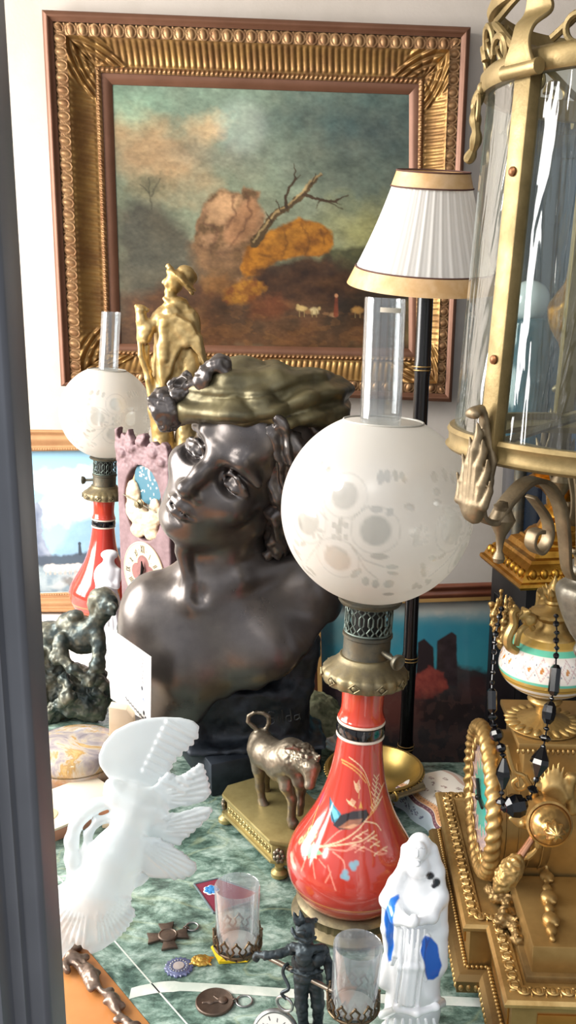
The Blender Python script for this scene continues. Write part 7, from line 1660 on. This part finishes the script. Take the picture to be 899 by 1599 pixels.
# ---- knight cruet stand with two glass cups
IRON = mat('blackened_metal', '2b3236', 0.42, 0.6, col2='414a4e', scale=40, rough2=0.55, bump=0.12, bscale=200)
FIL = mat('tarnished_filigree', '75624a', 0.38, 0.8, col2='544838', scale=60, rough2=0.5)
KY = .815; c1 = Vector((at(370, 1384, .865).x, .865, at(370, 1384, .865).z)); c2 = Vector((at(553, 1473, .785).x, .785, at(553, 1473, .785).z))
kn = thing('cruet_stand', 'dark metal knight figure holding a rod with two filigree cup holders', 'cruet stand', (at(482, 1600, KY).x, KY, 0)); ko = np.array(kn.location)
g = Img(385, 1412, 545, 1665, KY, .05, .0012)
g.e(476, 1452, 17, 19, 0, 18, 4); g.c([(464, 1440, -.004), (458, 1424, -.002)], [6, 2], 3); g.c([(472, 1436, -.004), (468, 1422, 0)], [6, 2], 3); g.c([(484, 1440, .004), (494, 1436, .01)], [7, 3], 3); g.c([(456, 1450, -.008), (462, 1464, -.014), (478, 1470, -.016), (492, 1464, -.010)], 3.2, 2); g.e(470, 1456, 9, 5, -.016, 5, 2); g.c([(462, 1452, -.016), (480, 1454, -.018)], 1.3, .8, 'cut')
g.c([(476, 1468, 0), (478, 1478, 0)], [11, 12], 4); g.c([(458, 1478, -.004), (478, 1484, -.010), (500, 1480, -.004)], [7, 8, 7], 3); g.e(478, 1502, 25, 26, 0, 20, 8); g.e(478, 1522, 21, 12, 0, 18, 6); g.e(474, 1496, 14, 15, -.012, 8, 5); g.c([(455, 1516, -.008), (478, 1524, -.014), (502, 1516, -.006)], 3, 2); g.e(455, 1482, 9, 9, 0, 9, 3); g.e(503, 1486, 12, 13, 0, 12, 3); g.e(496, 1500, 12, 12, -.008, 8, 3)
g.c([(453, 1483, 0), (436, 1490, -.004), (415, 1492, -.004), (402, 1491, .002)], [9, 7, 7, 5], 3); g.e(400, 1494, 7, 9, .004, 7, 3); g.c([(504, 1488, 0), (514, 1510, -.004), (516, 1540, -.012)], [10, 8, 6], 3); g.e(516, 1546, 7, 7, -.012, 7, 3)
g.c([(470, 1528, 0), (470, 1566, -.004), (474, 1600, 0), (474, 1640, .002)], [13, 11, 8, 7], 5); g.c([(492, 1528, 0), (496, 1566, .0), (496, 1600, .004), (498, 1640, .006)], [13, 11, 8, 7], 5); g.e(471, 1572, 9, 8, -.006, 9, 3); g.e(497, 1574, 9, 8, -.002, 9, 3); g.e(470, 1648, 10, 6, -.008, 16, 4); g.e(499, 1648, 10, 6, -.004, 16, 4)
pts, Q = g.mesh(1, lambda p: fbm(p * 260, 6, 3) * .0016); pts[:, 2] = np.maximum(pts[:, 2], .004); npmesh('knight', pts - ko, Q, IRON, kn)
MB().lathe([(.034, 0), (.036, .003), (.033, .006), (.028, .007)], 40, T(0.002, 0, 0)).build('base_disc', IRON, kn)
rdp = [Vector((c1.x + .018, c1.y - .012, 0)), Vector((c2.x - .020, c2.y + .006, 0))]; z1, z2 = at(397, 1484, rdp[0].y).z, at(522, 1549, rdp[1].y).z
ra_, rb_2 = Vector((at(397, 1484, rdp[0].y).x, rdp[0].y, z1)), Vector((at(522, 1549, rdp[1].y).x, rdp[1].y, z2))
MB().tube([ra_ - Vector(ko), rb_2 - Vector(ko)], .0026, 12).build('rod', mat('grey_rod', '857c70', 0.35, 0.8), kn); MB().ell(ra_ - Vector(ko), .0055, nu=12, nv=8).build('rod_knob', FIL, kn)
cups = []
for c, hgt, nm in ((c1, .072, 0), (c2, .074, 1)):
    zb0 = c.z - hgt; fb = MB(); r = .0242; o = Vector((c.x, c.y, zb0)) - Vector(ko)
    fb.torus(o + Vector((0, 0, .001)), r * .8, .0016, n=40, m=8); fb.torus(o + Vector((0, 0, .006)), r, .0014, n=40, m=8)
    for k in range(12):
        a = 2 * PI * k / 12; w_ = PI / 12
        for s_ in (1, -1): fb.tube([o + Vector((r * rr2 * math.cos(a + s_ * q), r * rr2 * math.sin(a + s_ * q), z)) for q, z, rr2 in ((0, .0, .85), (w_, .007, 1.02), (w_ * .4, .013, 1.02), (w_ * .7, .017, 1.02), (0, .022, 1.02))], .0012, 5)
        fb.ell(o + Vector((r * 1.02 * math.cos(a), r * 1.02 * math.sin(a), .0225)), .0016, nu=8, nv=6)
    fb.lathe([(0, -.0012), (r * .8, -.0012), (r * .8, .0), (0, .0)], 32, Matrix.Translation(o)); fb.build('filigree_holder', FIL, kn, 60)
cg = [(.0205, 0), (.0215, .004), (.0222, .03), (.0232, .0715), (.0228, .0725), (.0220, .0715), (.0208, .03), (.0200, .006), (.0, .005)]
CUPG = glass_mat('cup_glass', 'f0f2f4', 0.10, 0.10, 'e3e6ea', 0.5)
gcp = thing('glass_cup', 'clear glass cup in a filigree holder, left one above the yellow paper', 'cup', (c1.x, c1.y, c1.z - .0715), group='glass cups of the knight cruet stand')
MB().lathe(cg, 48, None, lambda a, r, z: 1 + .006 * math.cos(a * 20)).build('cup_wall', CUPG, gcp, 60)
MB().lathe([(0, .0055), (.0195, .0055), (.0196, .0065), (0, .008)], 32).build('pale_residue', mat('pale_salt', 'd8d2c6', 0.9), gcp)
gcp2 = dup(gcp, (c2.x, c2.y, c2.z - .0735), (0, 0.05, 0), 'clear glass cup in a filigree holder, right one next to the white figurine')
MB().torus((0, 0, 0), .001, .0005)
# ---- watch hanging from the rod
wp_ = ra_.lerp(rb_2, .44); wt_ = thing('pocket_watch', 'silver pocket watch hanging by dark hooks below the knight rod', 'watch', wp_)
WSIL = mat('worn_silver', 'b9bab8', 0.25, 0.85, col2='8f9090', scale=40, rough2=0.4)
wc_ = at(430, 1614, wp_.y - .012) - wp_; rg_ = at(446, 1562, wp_.y - .012) - wp_
MB().tube(spline([(0, 0, .005), (-.004, -.003, .0035), (-.005, -.004, -.004), tuple(rg_ + Vector((.003, 0, .014))), tuple(rg_ + Vector((-.004, 0, .008))), tuple(rg_ + Vector((.001, -.002, .003)))], 6), .0018, 8).build('hook', IRON, wt_)
MB().torus(rg_ + Vector((-.001, 0, -.004)), .0085, .0016, ax=(.5, 1, .1), n=28).build('bow_ring', WSIL, wt_)
WM = Matrix.Translation(wc_) @ Matrix.Rotation(math.radians(-22), 4, 'Y') @ Matrix.Rotation(math.radians(68), 4, 'X')
MB().lathe([(0, -.007), (.018, -.006), (.0235, -.002), (.0240, 0), (.0235, .002), (.0215, .0035), (.0205, .003), (0, .003)], 56, WM).build('watch_case', WSIL, wt_, 50)
cvw = Canvas((-1, -1, 1, 1), 90, 90, 'e9e8e2')
for k in range(12): a = k * PI / 6; cvw.line([(.72 * math.sin(a), -.72 * math.cos(a)), (.88 * math.sin(a), -.88 * math.cos(a))], .06, '23252a', .04)
cvw.line([(0, 0), (.35, -.3)], .05, '23252a', .04); cvw.line([(0, 0), (-.2, -.62)], .04, '23252a', .04)
WMn = np.array(WM)
def wsheet(U, V):
    X, Z = (U - .5) * 2, (V - .5) * 2; m = np.where(np.hypot(X, Z) > 1e-6, np.maximum(abs(X), abs(Z)) / np.maximum(np.hypot(X, Z), 1e-6), 1); P = np.stack([X * m * .0202, -Z * m * .0202, np.full_like(X, .0033), np.ones_like(X)], -1); return (P @ WMn.T)[..., :3]
cvw.sheet('watch_dial', wsheet, mat('watch_enamel', 'attr', 0.25, coat=0.4), wt_)
# ---- medals and small things on the marble
MED = mat('brown_bronze_medal', '6b5a4e', 0.42, 0.6, col2='55483f', scale=60, bump=0.15, bscale=300)
mc = tb(262, 1464); md = thing('cross_medal', 'brown bronze cross-shaped medal with ring on the green marble', 'medal', mc, (0, 0, math.radians(12)))
cm_ = MB()
for k in range(4): cm_.prism([(.004, -.0045), (.024, -.0095), (.0225, 0), (.024, .0095), (.004, .0045)], .0006, .0036, Matrix.Rotation(k * PI / 2, 4, 'Z'))
cm_.build('cross', MED, md, bevel=.0005); MB().lathe([(.0115, .0006), (.0115, .0042), (.010, .0050), (.0092, .0042), (0, .0044)], 32).build('centre_disc', MED, md)
MB().torus((.030, .012, .0016), .0075, .0011, n=28).build('ring', WSIL, md); MB().torus((.0225, .009, .002), .003, .0011, ax=(0.4, 1, 0), n=16).build('loop', MED, md)
mc = tb(335, 1567); md = thing('round_medal', 'round brown bronze medal with figures in relief and a ring, near front edge', 'medal', mc)
MB().lathe([(.0195, 0), (.0205, .0008), (.0205, .0030), (.0195, .0037), (.0185, .0030), (0, .0030)], 48).build('disc', MED, md)
S = Sculpt((-.016, -.016, .001), (.016, .016, .0075), .0006); S.cap((-.012, -.003, .0032), (.008, .000, .0032), .0014, .0018, .001); S.ell((.009, .001, .0034), (.005, .0055, .0022), None, .001); S.ell((-.004, -.002, .0030), (.004, .003, .0018), None, .001); S.cap((-.001, .007, .003), (.004, .002, .003), .0012, .001, .001)
pts, Q = S.mesh(); npmesh('relief', pts, Q, MED, md); MB().torus((.0315, .002, .0014), .0085, .0011, n=30).build('ring', WSIL, md); MB().torus((.0218, .0012, .002), .0026, .001, ax=(0, 1, 0), n=16).build('loop', MED, md)
rc = tb(279, 1512); md = thing('rosette_badge', 'round violet-grey enamel badge with a toothed rim beside the gold lion badge', 'badge', rc)
MB().lathe([(.0155, 0), (.0158, .0018), (.0148, .0026), (.0120, .0026), (.0115, .0034), (.0072, .0034), (.0068, .0028), (0, .0030)], 72, None, lambda a, r, z: 1 + (.05 * (1 if math.sin(a * 18) > 0 else -1) if r > .0135 else 0)).build('enamel_ring', mat('violet_grey_enamel', '7c84a8', 0.25, 0.1, col2='5c6288', scale=80, coat=0.4), md)
bdm = MB()
for k in range(18): a = k * PI / 9; bdm.ell((.0094 * math.cos(a), .0094 * math.sin(a), .0034), .0011, nu=7, nv=5)
bdm.build('bead_circle', WSIL, md, 60); MB().lathe([(.0064, .0028), (.0062, .0042), (0, .0046)], 28).build('centre', mat('pale_centre', 'c2b8b4', 0.35, 0.2), md)
lc = tb(314, 1503); S = Sculpt((-.016, -.014, 0), (.016, .014, .009), .0007)
for k in range(11): a = k * .571; S.ell((.0078 * math.cos(a), .0062 * math.sin(a), .0028), (.0040, .0034, .0024), None, .001)
S.ell((0, 0, .0036), (.006, .005, .0034), None, .001); S.cap((.009, .003, .003), (.0135, .0055, .0025), .0018, .001, .001); S.cap((.008, -.004, .003), (.012, -.007, .0025), .0018, .001, .001); S.cap((-.008, -.004, .003), (-.0125, -.006, .0025), .0018, .001, .001)
pts, Q = S.mesh(); pts = pts + normals(pts, Q) * (fbm(pts * 700, 3, 2) * .0009)[:, None]; pts[:, 2] = np.maximum(pts[:, 2], .0003); lb = thing('lion_badge', 'small ragged gold badge between the violet badge and the yellow paper', 'badge', lc); npmesh('badge', pts, Q, mat('bright_gold_badge', 'd6ac54', 0.3, 0.8), lb)
# embroidered patch
pq = [tb(303, 1383), tb(340, 1374), tb(402, 1396), tb(398, 1408), tb(334, 1428)]; pcx = sum((p.x for p in pq)) / 5; pcy = sum((p.y for p in pq)) / 5
pt_h = thing('cloth_patch', 'maroon cloth patch with a blue flower, half behind the left glass cup', 'patch', (pcx, pcy, 0)); 
MB().prism([(p.x - pcx, p.y - pcy) for p in pq], .0005, .0022).build('cloth', mat('maroon_cloth', '7a2438', 0.85, bump=.3, bscale=500), pt_h)
eb = MB(); 
for i in range(5): a, b = pq[i], pq[(i + 1) % 5]; eb.tube([(a.x - pcx, a.y - pcy, .002), (b.x - pcx, b.y - pcy, .002)], .0014, 6)
eb.build('grey_binding', mat('grey_binding', '5c6a6e', 0.8), pt_h)
fc = tb(330, 1392); fl = MB(); fw_ = MB()
for k in range(7):
    a = k * .8976; fl.ell((fc.x - pcx + .0062 * math.cos(a), fc.y - pcy + .0062 * math.sin(a), .0026), (.0034, .0034, .001), nu=12, nv=6); fw_.ell((fc.x - pcx + .0064 * math.cos(a), fc.y - pcy + .0064 * math.sin(a), .0022), (.0043, .0043, .0009), nu=12, nv=6)
fw_.build('white_edging', mat('white_thread', 'e4e6e8', 0.8), pt_h); fl.ell((fc.x - pcx, fc.y - pcy, .0027), (.005, .005, .001), nu=14, nv=6); fl.build('blue_flower', mat('blue_thread', '2f7fc0', 0.7), pt_h)
# yellow paper
yp_ = [tb(329, 1480), tb(345, 1470), tb(398, 1474), tb(403, 1482), tb(386, 1503), tb(342, 1506)]; yx = sum(p.x for p in yp_) / 6; yy_ = sum(p.y for p in yp_) / 6
yt = thing('folded_paper', 'crumpled bright yellow paper on the marble under the left glass cup', 'paper', (yx, yy_, 0)); ym = MB(); N1 = 6
ym.add([(p.x - yx, p.y - yy_, .0012 + .003 * (i % 2)) for i, p in enumerate(yp_)] + [(0, 0, .007), (.006, -.004, .003)] + [(p.x - yx, p.y - yy_, .0004) for p in yp_], [[0, 1, 6], [1, 2, 6], [2, 3, 6], [3, 4, 7], [6, 3, 7], [4, 5, 7], [5, 6, 7], [5, 0, 6]] + [[i, 8 + i, 8 + (i + 1) % 6, (i + 1) % 6] for i in range(6)] + [[13, 12, 11, 10, 9, 8]])
ym.build('sheet', mat('yellow_paper', 'e3c21c', 0.6), yt, flat=True)
# bronze acanthus strip lying on the veneer
so = tb(150, 1540, 0); bs = thing('bronze_mount', 'loose cast bronze scroll mount lying on the orange veneer edge', 'mount', so)
mp_ = [tb(x, y, .007) - so for x, y in spline([(124, 1478), (112, 1474), (104, 1482), (110, 1494), (126, 1498), (138, 1512), (146, 1530), (160, 1548), (176, 1560), (182, 1578), (198, 1596), (214, 1622), (226, 1650)], 5)]
S = Sculpt((-.085, -.11, .0), (.09, .09, .02), .0014)
S.chain([tuple(p) for p in mp_], [.0045 + .0022 * math.sin(i * .5) for i in range(len(mp_))], .002)
for i in range(12, len(mp_) - 2, 4): d = Vector((.8, .6, 0)) * (.007 if i % 8 else -.007); S.ell(tuple(mp_[i] + d * .8), (.0055, .0042, .004), None, .003)
mp2 = [tb(x, y, .006) - so for x, y in spline([(106, 1516), (102, 1508), (108, 1500), (120, 1506), (132, 1522), (142, 1545)], 5)]; S.chain([tuple(p) for p in mp2], .0035, .002)
pts, Q = S.mesh(1); pts = pts + normals(pts, Q) * (fbm(pts * 140, 4, 3) * .0018)[:, None]; pts[:, 2] = np.maximum(pts[:, 2], .0004); npmesh('scroll', pts, Q, mat('brown_cast_bronze', '8a7668', 0.36, 0.6, col2='65564c', scale=50), bs)
